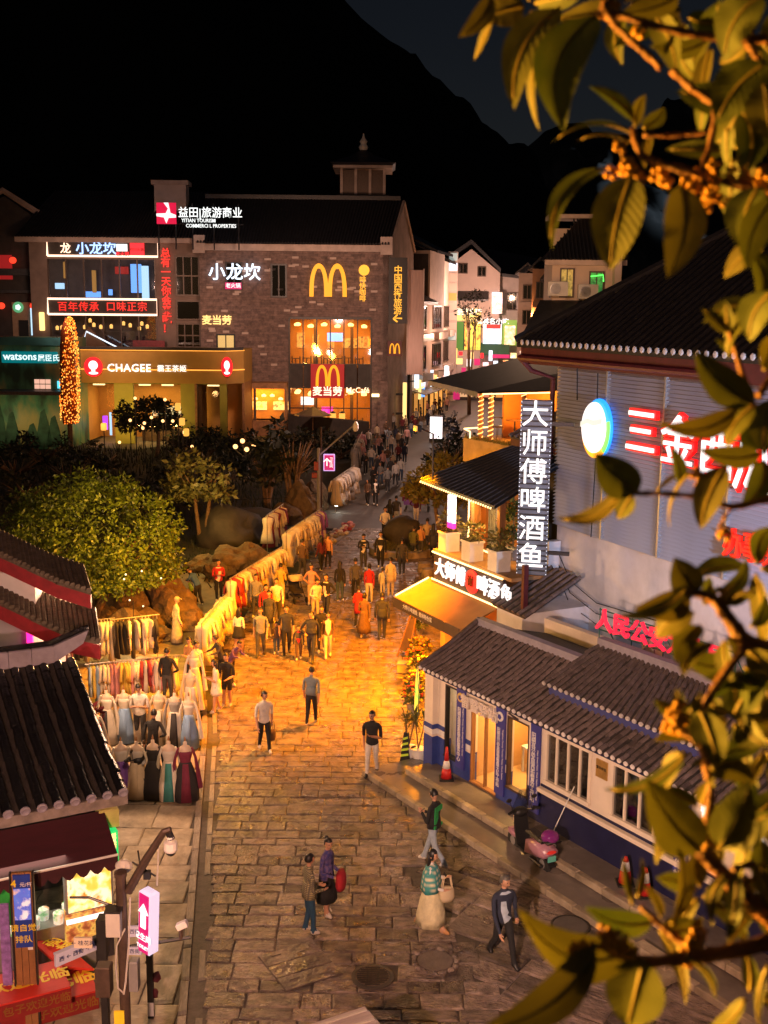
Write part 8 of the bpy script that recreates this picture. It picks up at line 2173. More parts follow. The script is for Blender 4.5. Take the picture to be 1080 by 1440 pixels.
  if fingers:
   sd = Vector((0,1,0)) - d*d.y; sd = sd.normalized() if sd.length > .1 else Vector((1,0,0))
   nrm = d.cross(sd)*(-s)
   for q,(o,L) in enumerate(((-.027,.070),(-.009,.080),(.009,.075),(.026,.058))):
    f0 = v(V[pa]/k + sd*o + d*.030, .0105); f1 = v(V[pa]/k + sd*o*1.15 + d*(.03+L*.55) + nrm*.012, .0095); f2 = v(V[pa]/k + sd*o*1.1 + d*(.03+L*.9) + nrm*.035, .008)
    e(pa,f0,'skin'); e(f0,f1,'skin'); e(f1,f2,'skin')
   t0 = v(V[wr]/k + d*.04 - sd*.036 + nrm*.01, .0115); t1 = v(V[wr]/k + d*.085 - sd*.050 + nrm*.03, .009); e(wr,t0,'skin'); e(t0,t1,'skin')
  else:
   tip = v(V[pa]/k + d*.075, (.028,.016)); e(pa,tip,'skin')
   th = v(V[wr]/k + d*.07 + Vector((0,-.045,0)), .012); e(wr,th,'skin')
  ends.append(V[pa].copy())
 me = bpy.data.meshes.new('sk'); me.from_pydata([tuple(p) for p in V], E, [])
 o = bpy.data.objects.new('sk', me); COL.objects.link(o)
 md = o.modifiers.new('s', 'SKIN'); md.use_smooth_shade = True
 sd_ = me.skin_vertices[0].data
 for i, r in enumerate(Rr): sd_[i].radius = (r[0]*k, r[1]*k); sd_[i].use_root = (i == 0)
 o.modifiers.new('u', 'SUBSURF').levels = 1
 return dict(o=o, V=V, E=E, seg=seg, R=Rr, k=k, hip=hip, head=V[hd], up=up, ends=ends, sp=sp)
def finish_person(pp, dg):
 sp, k = pp['sp'], pp['k']; o = pp['o']
 me = bpy.data.meshes.new_from_object(o.evaluated_get(dg)); bpy.data.objects.remove(o)
 top, bot, shoe = sp.get('top','black'), sp.get('bot','black'), sp.get('shoe','shoe_white'); sleeve = sp.get('sleeve','long')
 mats = ['skin', 'cloth_'+top, 'skin' if bot == 'skin' else 'cloth_'+bot, shoe, 'cloth_'+sp.get('inner', top), 'eye_dark', 'lip', 'cloth_'+sp.get('low', bot) if sp.get('low', bot) != 'skin' else 'skin', 'cloth_'+sp.get('sleeve_col', top)]
 A = np.array([pp['V'][a] for a, c in pp['E']]); B = np.array([pp['V'][c] for a, c in pp['E']]); D = B-A; LL = (D*D).sum(1)+1e-9
 rad = np.array([(pp['R'][a][0]+pp['R'][c][0])/2*k for a, c in pp['E']])
 n = len(me.polygons); C = np.empty(n*3); me.polygons.foreach_get('center', C); C = C.reshape(n,3)
 t = np.clip(((C[:,None,:]-A[None])*D[None]).sum(2)/LL[None], 0, 1); Q = A[None]+t[...,None]*D[None]
 best = ((np.linalg.norm(C[:,None,:]-Q, axis=2))/rad[None]).argmin(1)
 fv = [tuple(p.vertices) for p in me.polygons]
 b = MB(); b.EYE, b.LIP = 5, 6
 b.v = [tuple(x.co) for x in me.vertices]; b.f = fv; b.sm = [True]*n
 mi = []
 chest_y = pp['V'][2].y; TD = D[0]/np.linalg.norm(D[0])
 for i in range(n):
  s = pp['seg'][best[i]]
  if best[i] == 0 or (s == 'bot' and pp['E'][best[i]][0] == 0): s = 'top' if float(np.dot(C[i]-A[0], TD)) > -.035*k else 'bot'
  m = {'top':1,'bot':2,'low':7,'shoe':3,'skin':0,'sleeve':8 if sleeve != 'none' else 0,'fore':8 if sleeve == 'long' else 0}[s]
  if s == 'top' and sp.get('inner') and abs(C[i][0]) < .055*k and C[i][1] < chest_y-.04*k: m = 4
  if s == 'top' and sleeve == 'none' and abs(C[i][0]) > .19*k: m = 0
  if s == 'bot' and sp.get('shorts') and C[i][2] < .55*k: m = 0
  mi.append(m)
 b.mi = mi
 b.m = 0
 hs = 1.0*k if sp.get('h',1.68) > 1.35 else k*1.18
 hc = Vector(pp['head']) + Vector((0,-.012,.045))*k
 T = head_mesh(b, hc, sp.get('look', 0), sp.get('nod', 0.12), sp.get('f', False), hs*1.02)
 root = thing('person', sp['label'], 'person', sp['loc'], sp['rz'], sp.get('group', 'people in the pedestrian street'))
 body = b.build('body', [M[m] for m in mats], root)
 bpy.data.meshes.remove(me)
 hm = sp.get('hair', 'hair_black'); hl = sp.get('hl', 'long' if sp.get('f') else 'short')
 if hl != 'bald':
  h = MB(); h.smooth = True; h.T = T; nn, kk = 18, 10
  vs = []; ok = {}
  for i in range(kk+1):
   ph = -pi/2*.72 + (pi/2*1.72)*i/kk
   for j in range(nn):
    th = 2*pi*j/nn; x, y, z = cos(ph)*sin(th), -cos(ph)*cos(th), sin(ph)
    q = 1+.05*sin(j*5+i*3)
    vs.append((x*.087*q, y*.104*q+.008, z*.123*q+.006)); ok[i*nn+j] = (x,y,z)
  fs = []
  low = {'short':-.25,'bob':-.75,'long':-.85,'bun':-.3,'cap':.1}[hl]
  for i in range(kk):
   for j in range(nn):
    f = (i*nn+j, i*nn+(j+1)%nn, (i+1)*nn+(j+1)%nn, (i+1)*nn+j)
    y = sum(ok[q][1] for q in f)/4; z = sum(ok[q][2] for q in f)/4
    if z > .52 or (y > -.25 and z > low+.25*max(0,-y)) or (hl in ('bob','long') and y > -.45 and z > low): fs.append(f)
  h.add(vs, fs); h.T = None
  if hl == 'long':
   h.T = Matrix.Translation(hc) @ Matrix.Rotation(sp.get('look',0),4,'Z')
   L = sp.get('hlen', .42)*k
   h.lathe([(.03,-L),(.085,-L*.85),(.10,-L*.5),(.092,-.05),(.07,.05)], 12, (0,.062*k,0), sy=.50, wav=.06, wn=5); h.T = None
  if hl == 'bun': h.T = T; h.ball((0,.09,.09), .045,.045,.045,8,6); h.T = None
  if hl == 'cap':
   h.T = T; h.ball((0,.005,.055), .093,.108,.082,14,8); h.prism([(-.07,-.09,.06),(.07,-.09,.06),(.05,-.17,.04),(-.05,-.17,.04)], (0,0,.012)); h.T = None
  h.build('hair' if hl != 'cap' else 'cap', M[hm], root)
 U = pp['up']
 if sp.get('skirt'):
  mt, L, w = sp['skirt']; z0 = pp['hip']+.16; zb = max(.06, z0-L); q = MB(); q.smooth = True
  q.lathe([(w,zb),(w*.92,zb+(z0-zb)*.25),(w*.75,zb+(z0-zb)*.55),(.17,zb+(z0-zb)*.85),(.135,z0)], 20, sy=.85, wav=.05, wn=7); q.v = [(x*k,y*k,z*k) for x,y,z in q.v]; q.build('skirt', M['cloth_'+mt], root)
 if sp.get('coat'):
  mt, L = sp['coat']; z0 = pp['hip']+.24; q = MB(); q.smooth = True
  q.lathe([(.185,z0-L),(.178,z0-L*.6),(.168,z0-L*.25),(.15,z0)], 18, sy=.78, wav=.03, wn=5); q.v = [(x*k,y*k,z*k) for x,y,z in q.v]; q.build('jacket_hem', M['cloth_'+mt], root)
 if sp.get('shawl'):
  q = MB(); q.smooth = True; s0 = pp['hip']
  q.lathe([(.33,s0+.02),(.31,s0+.16),(.27,s0+.34),(.18,s0+.48),(.07,s0+.53)], 20, sy=.62, wav=.05, wn=6); q.v = [(x*k,y*k+.01,z*k) for x,y,z in q.v]; q.build('shawl', M['cloth_'+sp['shawl']], root)
 if sp.get('vest'):
  q = MB(); q.T = Matrix.Scale(k,4); s0 = pp['hip']
  for (x0,x1,z0,z1) in sp['vest']: q.box(x0,x1,.098,.122,s0+z0,s0+z1)
  q.build('jacket_panel', M['cloth_green'], root)
 return root, pp
def bag(loc, label, mat, s=.3, hgt=.26, handles=True, rz=0):
 t = thing('handbag', label, 'bag', loc, rz)
 b = MB(); b.smooth = True; b.lathe([(s*.40,0),(s*.5,hgt*.25),(s*.44,hgt*.8),(s*.3,hgt)], 12, sy=.5); b.build('body', M[mat], t)
 if handles:
  b = MB()
  for y in (-.03,.03): b.tube([(-s*.3,y,hgt*.95),(-s*.2,y,hgt+.22),(s*.2,y,hgt+.22),(s*.3,y,hgt*.95)], .010, 5)
  b.build('handle', M[mat], t)
 return t
PPL = []
def person(px, py, face, label, z=0.0, **kw):
 p = G(px, py, z) if 'Y' not in kw else AT(px, py, kw['Y'])
 kw.update(label=label, loc=(p.x, p.y, z), rz=R(face)); PPL.append(kw)
W_, S_, T_ = 'shoe_white', 'shoe_black', 'shoe_tan'
person(706,1354,25,'man in open black jacket over pale blue shirt walking at the lower right', top='navy', inner='light_blue', bot='black', shoe=S_, stride=-.75, hair='hair_grey', look=.35, coat=None, h=1.72, fingers=True)
person(606,1309,78,'long haired woman with a plaid shawl and cream skirt carrying a straw bag', top='white', bot='skin', shoe=T_, stride=.7, f=True, skirt=('cream',.86,.36), shawl='shawl', arms=('hold','phone'), hlen=.55, h=1.66, fingers=True)
person(609,1217,-122,'man in black jacket with bright green panels looking at his phone', top='black', bot='light_jeans', shoe=W_, stride=.8, arms='phone', nod=.45, h=1.72, vest=[(-.15,.15,.36,.47),(.02,.16,.1,.36),(-.17,.17,.0,.06)], coat=('black',.26), fingers=True)
person(435,1313,112,'person in yellow checked shirt and blue trousers with white shoes', top='plaid', bot='deepblue', shoe=W_, stride=.15, arms='hold', coat=('plaid',.34), h=1.62, fingers=True, look=.2)
person(459,1287,62,'woman in dark blue patterned top and long black skirt holding a red bag', top='floral', bot='skin', shoe=W_, f=True, hl='bun', stride=.15, arms='hold', skirt=('black',.72,.25), coat=('floral',.3), h=1.62, fingers=True)
person(372,1057,22,'man in white polo shirt and black trousers carrying a brown bag', top='white', sleeve='short', bot='black', shoe=W_, stride=-.45, look=.5, h=1.70, fingers=True)
person(438,1019,172,'man in blue grey shirt and dark trousers seen from behind', top='bluegrey', sleeve='short', bot='black', shoe=W_, stride=.5, coat=('bluegrey',.22), h=1.70, fingers=True)
person(523,1091,-14,'man in black t shirt and white trousers walking towards the camera', top='black', sleeve='short', bot='white', shoe=S_, stride=.4, look=-.25, h=1.74, fingers=True)
person(305,1002,-70,'girl in short white dress with long hair by the clothes stall', top='white', sleeve='short', bot='skin', shoe=W_, f=True, skirt=('white',.48,.22), arms='phone', h=1.62, hlen=.5)
person(320,994,-20,'young man in black t shirt and shorts with a white bag strap', top='black', sleeve='short', bot='black', shorts=True, low='skin', shoe=W_, arms='hold', h=1.66)
person(325,963,60,'person in purple dark top crouched by the nearest white rack', top='purple', bot='black', h=1.6, lean=.6, arms='reach', nod=.4)
person(313,960,-60,'person in grey shirt leaning towards the nearest white rack', top='charcoal', bot='black', h=1.62, lean=.35, arms='reach')
person(367,924,-5,'man in grey t shirt and grey trousers at the head of the oncoming group', top='grey', sleeve='short', bot='charcoal', shoe=S_, stride=.35, h=1.74)
person(403,921,8,'man in navy t shirt and black trousers in the oncoming group', top='navy', sleeve='short', bot='black', shoe=S_, stride=.3, h=1.74)
person(389,919,0,'small child in dark top and jeans between two men of the oncoming group', top='brown', bot='jeans', h=1.12, stride=.2)
person(420,928,4,'child in dark jacket walking beside the man in the navy jacket', top='charcoal', inner='red', bot='brown', h=1.2, stride=.3)
person(438,930,-8,'man in navy zipped jacket striding at the front of the oncoming group', top='navy', bot='navy', shoe=S_, stride=-.7, h=1.74, coat=('navy',.2))
person(461,925,10,'woman in dark cardigan, white top and cream trousers in the oncoming group', top='brown', inner='white', bot='cream', f=True, hl='bob', stride=.3, h=1.62)
person(452,917,5,'person in dark coat walking behind the navy jacket man', top='black', bot='black', stride=.3, h=1.66)
person(336,921,155,'woman in white top and short black skirt seen from behind at the racks', top='white', bot='skin', f=True, skirt=('black',.42,.25), stride=.35, h=1.64, arms='hold')
person(389,876,8,'man in white shirt behind the oncoming group', top='white', bot='charcoal', stride=.2, h=1.72)
person(379,896,-20,'man in long dark coat among the oncoming group', top='charcoal', bot='charcoal', coat=('charcoal',.6), h=1.72)
person(374,882,15,'person in red jumper partly hidden behind the dark coat', top='red', bot='black', h=1.64)
person(361,868,-10,'man in pale grey shirt standing by the long rack', top='grey', bot='charcoal', h=1.7)
person(395,848,170,'woman in yellow top looking at the long rack', top='yellow', sleeve='short', bot='cream', f=True, hl='bun', h=1.62)
person(438,850,0,'woman in pale pink top and pale trousers by the stroller', top='pink', sleeve='none', bot='beige', f=True, hl='bun', h=1.66, arms='hip')
person(425,812,165,'man in brown jacket facing the clothes beside the stroller', top='brown', bot='charcoal', h=1.7, arms='hold')
person(452,803,-140,'woman in dark red top turned to the far rack', top='darkred', bot='black', f=True, h=1.62, stride=.3)
person(461,800,175,'woman in orange top and black trousers looking at the far rack', top='orange', bot='black', f=True, hl='bun', shoe=T_, h=1.64)
person(459,868,-25,'man with a white chest panel on black top and dark jeans', top='black', inner='white', bot='navy', h=1.7, arms='hip')
person(443,870,30,'person in white shirt bending by a yellow bag', top='white', bot='beige', h=1.62, lean=.3)
person(478,846,178,'long haired woman in black top and wide jeans seen from behind', top='black', bot='jeans', f=True, hlen=.5, h=1.66)
person(500,843,190,'man in dark checked shirt and black trousers seen from behind', top='camo', bot='black', shoe=W_, stride=-.4, h=1.72)
person(519,848,172,'woman in red jumper and white trousers seen from behind', top='red', bot='white', f=True, hl='bob', stride=.3, h=1.6)
person(538,836,178,'small child in white clothes beside the cream robed woman', top='white', bot='white', h=1.1)
person(549,839,182,'woman in loose cream clothes walking away with a child', top='cream', bot='cream', f=True, hl='bun', coat=('cream',.5), stride=.2, h=1.64)
person(504,882,170,'woman in red coat walking away beside the brown skirted woman', top='red', bot='black', f=True, hl='bun', coat=('red',.55), stride=.4, h=1.56)
person(512,897,176,'woman with brown top and long dark skirt holding hands with a man in navy', top='brown', bot='brown', f=True, hl='bob', skirt=('brown',.86,.27), h=1.64)
person(537,900,182,'man in navy suit walking away, holding hands', top='navy', bot='navy', shoe=S_, stride=.3, coat=('navy',.36), h=1.74)
person(511,802,2,'man in open black jacket with white t shirt looking at his phone', top='black', inner='white', bot='charcoal', arms='phone', nod=.5, stride=.2, h=1.68)
person(535,800,-5,'man in black jacket and pale shirt standing behind the phone reader', top='black', inner='white', bot='black', shoe=W_, h=1.72)
person(541,760,12,'man in white t shirt with a pink folded bag', top='white', sleeve='short', bot='black', arms='hold', h=1.72)
person(548,744,165,'woman in black jacket with a pale rucksack and jeans', top='black', bot='jeans', f=True, h=1.64)
person(557,742,185,'man in dark vest and pale jeans seen from behind', top='charcoal', bot='light_jeans', sleeve_col='white', h=1.74)
person(517,711,-20,'seated style woman holding a baby by the far rack', top='brown', bot='black', f=True, arms='hold', h=1.6)
person(528,711,5,'woman in black standing next to the one with a baby', top='black', bot='black', f=True, inner='white', h=1.64)
person(545,693,170,'man in grey jacket beyond the couple in jeans', top='grey', bot='charcoal', h=1.74)
person(581,778,150,'man in olive jacket sitting on the boulder of the street planter', top='olive', bot='charcoal', sit=True, arms='lap', h=1.68, z=.55)
person(591,784,160,'woman in orange top and patterned trousers before the planter', top='orange', bot='camo', f=True, hl='cap', hair='hair_grey', h=1.6, arms='hold')
person(600,778,165,'man in pale shirt and dark trousers behind the woman in grey', top='beige', bot='charcoal', h=1.7)
person(609,785,172,'long haired woman in dark grey dress by the golden tree', top='charcoal', bot='black', f=True, hlen=.6, coat=('charcoal',.6), h=1.66)
person(565,810,185,'man in dark jacket walking near the round planter', top='charcoal', bot='navy', stride=.3, h=1.7)
person(627,772,-60,'person in dark clothes lit by a phone under the golden tree', top='black', bot='black', arms='phone', nod=.5, h=1.66)
person(585,735,-10,'seller in pale trousers behind the cargo tricycle', top='darkred', bot='white', h=1.66)
person(308,845,8,'man in red jacket and black trousers standing in the garden', top='red', inner='white', bot='black', arms='phone', h=1.70)
person(279,852,-120,'person in blue shirt bending over by the rocks', top='blue', bot='black', lean=.7, arms='reach', nod=.3, h=1.66)
person(270,849,-60,'child in lime green shirt by the rocks', top='lime', sleeve='short', bot='black', lean=.3, h=1.05)
person(249,905,120,'woman in long beige dress and sun hat among the rocks', top='cream', bot='skin', f=True, skirt=('beige',1.0,.26), hl='cap', hair='cloth_beige', h=1.68, hlen=.4)
person(236,988,170,'man in black top behind the skirt rack', top='black', bot='charcoal', h=1.68)
person(198,1046,0,'man in white t shirt looking down at his phone among the mannequins', top='white', sleeve='short', bot='charcoal', arms='phone', nod=.5, h=1.72)
person(216,1084,175,'dark haired person in black top bent behind the black gown', top='black', bot='black', lean=.25, h=1.6)
person(268,968,-40,'man in orange pink top holding a paper by the kerb stall', top='orange', bot='charcoal', arms='phone', nod=.4, h=1.66)
person(277,972,25,'woman in white top beside the orange topped man', top='white', sleeve='short', bot='black', f=True, hl='bun', h=1.6)
CROWD = [(514,668,0),(522,660,170),(530,672,10),(508,655,60),(536,652,180),(545,660,0),(552,668,185),(560,655,0),(527,640,10),(518,632,175),(540,634,0),(550,640,180),(565,640,10),(572,628,0),(556,625,175),(543,618,0),(530,622,190),(566,612,0),(578,616,180),(553,606,5),(572,600,170),(585,598,0),(590,590,180),(600,586,10),(583,584,0),(594,580,180),(606,578,0),(612,583,175),(535,684,0),(556,684,180),(524,690,10),(563,678,170),(549,676,0),(538,666,20),(569,652,0),(510,642,185),(560,632,170),(580,605,0),(547,628,10),(604,596,160),(618,590,0),(536,606,0),(622,600,180),(533,642,0),(577,592,0),(588,584,180),(597,572,0),(604,566,180),(612,572,0),(609,588,170),(618,578,0),(624,570,180),(616,562,0),(628,580,0),(601,600,10),(592,606,180),(570,608,0),(584,612,175)]
tops = ['black','white','charcoal','pink','navy','brown','beige','darkred','grey','white','black','bluegrey']; bots = ['black','jeans','charcoal','black','navy','light_jeans','brown']
rg = random.Random(31)
TEMPL = []
for i in range(10):
 f = i%2 == 0
 sp = dict(top=tops[i%len(tops)], bot=bots[i%len(bots)], f=f, hl='bob' if f and i%4 else ('long' if f else 'short'), stride=rg.choice((.2,.4,-.4,.1)), h=1.62 if f else 1.72, arms=rg.choice(('down','down','hold','phone')), sleeve=rg.choice(('long','short')), label='template', loc=(0,0,0), rz=0)
 TEMPL.append(sp)
def build_people():
 allp = [make_person(sp) for sp in PPL+TEMPL]
 bpy.context.view_layer.update()
 dg = bpy.context.evaluated_depsgraph_get()
 roots = [finish_person(pp, dg) for pp in allp]
 tm = [r for r, _ in roots[len(PPL):]]
 used = set(); seen = {}
 where = ['near the farthest rack','in the middle of the far crowd','close to the white lightbox advert','by the dark wall corner','under the direction board','before the first lit shop','beyond the lightbox','at the back of the crowd']
 for i,(px,py,fc) in enumerate(CROWD):
  k = i % 10
  r = tm[k] if k not in used else copy_tree(tm[k])
  used.add(k)
  p = G(px,py); r.location = (p.x,p.y,0); r.rotation_euler = (0,0,R(fc+rg.uniform(-25,25))); r.scale = (1,1,1)
  sp = TEMPL[k]
  wy = 0 if (px < 530 and py > 650) else 3 if px < 535 and py > 615 else 1 if py > 635 else 2 if px > 595 else 4 if px < 560 and py > 600 else 5 if py > 590 and px < 590 else 7 if px < 600 else 6
  r['label'] = '%s in %s and %s %s' % ('woman' if sp['f'] else 'man', sp['top'].replace('darkred','dark red').replace('bluegrey','blue grey'), sp['bot'].replace('light_jeans','pale jeans'), where[wy])
  seen[r['label']] = seen.get(r['label'], 0)+1
  if seen[r['label']] > 1: r['label'] += ', '+['the one farther off','the farthest one'][min(1, seen[r['label']]-2)]
  r['group'] = 'far crowd in the street'
 def hand(i, s):
  pp = roots[i][1]; sp = pp['sp']; q = Matrix.Rotation(sp['rz'],4,'Z') @ pp['ends'][s] + Vector(sp['loc']); return q
 h = hand(1,1); bag((h.x,h.y,h.z-.50), 'round straw handbag with long cream handles held by the woman in cream skirt', 'cl_cream', .34, .30, True, R(20))
 b = MB();
 h = hand(5,1); bag((h.x,h.y,h.z-.47), 'brown leather bag carried by the man in white polo shirt', 'cloth_brown', .34, .30, True, R(60))
 h = hand(4,0); bag((h.x+.10,h.y+.02,h.z-.22), 'red cloth bag held by the woman in patterned top', 'cloth_red', .42, .36, False, R(80))
 for i in (2, 1, 39):
  if i < len(roots):
   h = hand(i,1); t = thing('mobile_phone', {2:'phone held by the man in the green panelled jacket',1:'phone held by the woman with the plaid shawl',39:'phone held by the man in open black jacket'}[i], 'phone', h)
   b = MB(); b.cbox((0,0,.03), .075,.012,.15,.004); b.build('case', M['black'], t); t.rotation_euler = (R(-40),0,roots[i][1]['sp']['rz'])
build_people()
def keeper():
 u, z = SL.uz(66,1262,.4); q = SL.o+SL.u*(-2.9)+SL.n*.55
 sp = dict(top='white', bot='white', sleeve='short', arms='hold', h=1.66, label='stall keeper in white behind the snack counter', loc=(q.x,q.y,.1), rz=R(28), nod=.4, lean=.2)
 pp = make_person(sp); bpy.context.view_layer.update(); finish_person(pp, bpy.context.evaluated_depsgraph_get())
keeper()
# ================================================================== osmanthus boughs close to the viewer
def leaf_material():
 m, n, l, b = _new('osmanthus_leaf')
 tc = n.new('ShaderNodeTexCoord'); uv = n.new('ShaderNodeUVMap')
 oi = n.new('ShaderNodeObjectInfo')
 nz = n.new('ShaderNodeTexNoise'); nz.inputs['Scale'].default_value = 28; nz.inputs['Detail'].default_value = 4
 l.new(tc.outputs['Object'], nz.inputs['Vector'])
 cr = n.new('ShaderNodeValToRGB'); cr.color_ramp.elements[0].position = .3; cr.color_ramp.elements[0].color = (.045,.075,.012,1); cr.color_ramp.elements[1].position = .75; cr.color_ramp.elements[1].color = (.11,.135,.022,1)
 l.new(nz.outputs[0], cr.inputs[0])
 mx = n.new('ShaderNodeMixRGB'); mx.inputs[2].default_value = (.15,.10,.015,1)
 mr = n.new('ShaderNodeMapRange'); mr.inputs[3].default_value = 0; mr.inputs[4].default_value = .6; l.new(oi.outputs['Random'], mr.inputs[0]); l.new(mr.outputs[0], mx.inputs[0]); l.new(cr.outputs[0], mx.inputs[1])
 sx = n.new('ShaderNodeSeparateXYZ'); l.new(uv.outputs[0], sx.inputs[0])
 ab = n.new('ShaderNodeMath'); ab.operation = 'ABSOLUTE'; sb = n.new('ShaderNodeMath'); sb.operation = 'SUBTRACT'; sb.inputs[1].default_value = .5; l.new(sx.outputs[0], sb.inputs[0]); l.new(sb.outputs[0], ab.inputs[0])
 ml = n.new('ShaderNodeMath'); ml.operation = 'MULTIPLY_ADD'; ml.inputs[1].default_value = -.45; l.new(ab.outputs[0], ml.inputs[0]); l.new(sx.outputs[1], ml.inputs[2])
 m2 = n.new('ShaderNodeMath'); m2.operation = 'MULTIPLY'; m2.inputs[1].default_value = 70; l.new(ml.outputs[0], m2.inputs[0])
 sn = n.new('ShaderNodeMath'); sn.operation = 'SINE'; l.new(m2.outputs[0], sn.inputs[0])
 bp = n.new('ShaderNodeBump'); bp.inputs['Strength'].default_value = .14; bp.inputs['Distance'].default_value = .002; l.new(sn.outputs[0], bp.inputs['Height']); l.new(bp.outputs[0], b.inputs['Normal'])
 l.new(mx.outputs[0], b.inputs['Base Color']); b.inputs['Roughness'].default_value = .6
 tr = n.new('ShaderNodeBsdfTranslucent'); l.new(mx.outputs[0], tr.inputs[0])
 ms = n.new('ShaderNodeMixShader'); ms.inputs[0].default_value = .3
 l.new(b.outputs[0], ms.inputs[1]); l.new(tr.outputs[0], ms.inputs[2]); l.new(ms.outputs[0], n['Material Output'].inputs[0])
 MATS['osmanthus_leaf'] = m
leaf_material()
pm('twig', (.20,.085,.03), .6, .4, 30, bump=.4); pm('bloom', (.46,.22,.015), .5, .2, 30); pm('midrib', (.20,.15,.03), .5, .1, 10)
OT = thing('osmanthus_bough_tree', 'leafy osmanthus with orange flower clusters hanging into the right side of the view', 'tree', (2.2, .4, 0))
def loc(px, py, Y): return AT(px, py, Y) - Vector(OT.location)
def leaf(bx, by, tx, ty, w, Y, arc=0.0, tilt=0.0, dY=0.0, fold=.25, curl=.25):
 """a blade from base to tip, w its width in the same units as the coordinates"""
 B, T = loc(bx, by, Y), loc(tx, ty, Y+dY)
 d = T-B; L = d.length
 wd = w/F*Y*.5
 vw = (Vector(OT.location)+(B+T)/2-CAM).normalized()
 side = d.cross(vw).normalized()
 nrm = side.cross(d.normalized())
 if nrm.dot(vw) > 0: nrm = -nrm      # towards the viewer
 ct, s_ = cos(tilt), sin(tilt)
 side, nrm = side*ct+nrm*s_, nrm*ct-side*s_
 arcv = d.cross(vw).normalized()*(arc/F*Y)
 n = 12; vs = []; uvs = []
 prof = lambda s: (sin(pi*min(1,s**.80))**.72)*(1-.12*s)
 for i in range(n+1):
  s = i/n
  c = B+d*s+arcv*(4*s*(1-s)) - nrm*(curl*L*.5*(s-.35)**2)
  ww = max(.0004, wd*prof(s) if 0 < s < 1 else .0004)
  for q, f in ((-1,1),(-.5,.55),(0,0),(.5,.55),(1,1)):
   ed = .03*wd*sin(s*19+q*3)
   vs.append(c+side*(ww*q)+nrm*(fold*ww*abs(q)**1.3 - .0 + ed*abs(q))); uvs.append((.5+q*.5, s))
 fs = [(i*5+j,i*5+j+1,(i+1)*5+j+1,(i+1)*5+j) for i in range(n) for j in range(4)]
 me = bpy.data.meshes.new('leaf'); me.from_pydata([tuple(v-B) for v in vs], [], fs)
 uvl = me.uv_layers.new(name='UVMap')
 for lp in me.loops: uvl.data[lp.index].uv = uvs[lp.vertex_index]
 me.materials.append(M['osmanthus_leaf']); me.polygons.foreach_set('use_smooth', [True]*len(fs)); me.update()
 o = link('leaf', me, OT, B)
 r = MB(); r.smooth = True; pts = [Vector(vs[i*5+2])-B+nrm*.0006 for i in range(n)]
 r.tube(pts, [.0016*(1-i/n*.7) for i in range(n)], 5); r.build('midrib', M['midrib'], o)
 return o
def twig(pts, r0, r1, Y=None):
 P_ = [loc(px,py,Yy) for px,py,Yy in pts]; n = len(P_)
 b = MB(); b.smooth = True
 Q = []
 for i in range(n-1):
  for j in range(4):
   t = j/4; p0, p1, p2, p3 = P_[max(0,i-1)], P_[i], P_[i+1], P_[min(n-1,i+2)]
   Q.append(.5*((2*p1)+(p2-p0)*t+(2*p0-5*p1+4*p2-p3)*t*t+(3*p1-p0-3*p2+p3)*t**3))
 Q.append(P_[-1]); m = len(Q)
 b.tube(Q, [r0+(r1-r0)*i/(m-1)+.0006*sin(i*2.3) for i in range(m)], 7)
 b.build('branch', M['twig'], OT)
def bloom(px, py, Y, n, spread, seed):
 rg = random.Random(seed); c = loc(px,py,Y); b = MB(); b.smooth = True
 for i in range(n):
  a = Vector((rg.gauss(0,1),rg.gauss(0,.6),rg.gauss(0,1)))*(spread/F*Y*.45)
  for q in range(4):
   t = q*pi/2+rg.random(); b.ball(a+Vector((.0035*cos(t),-.001,.0035*sin(t))), .0026,.0020,.0026,6,4)
  b.tube([(0,0,.004),a*.6,a], .0008, 4)
 b.build('flower_cluster', M['bloom'], OT, c)
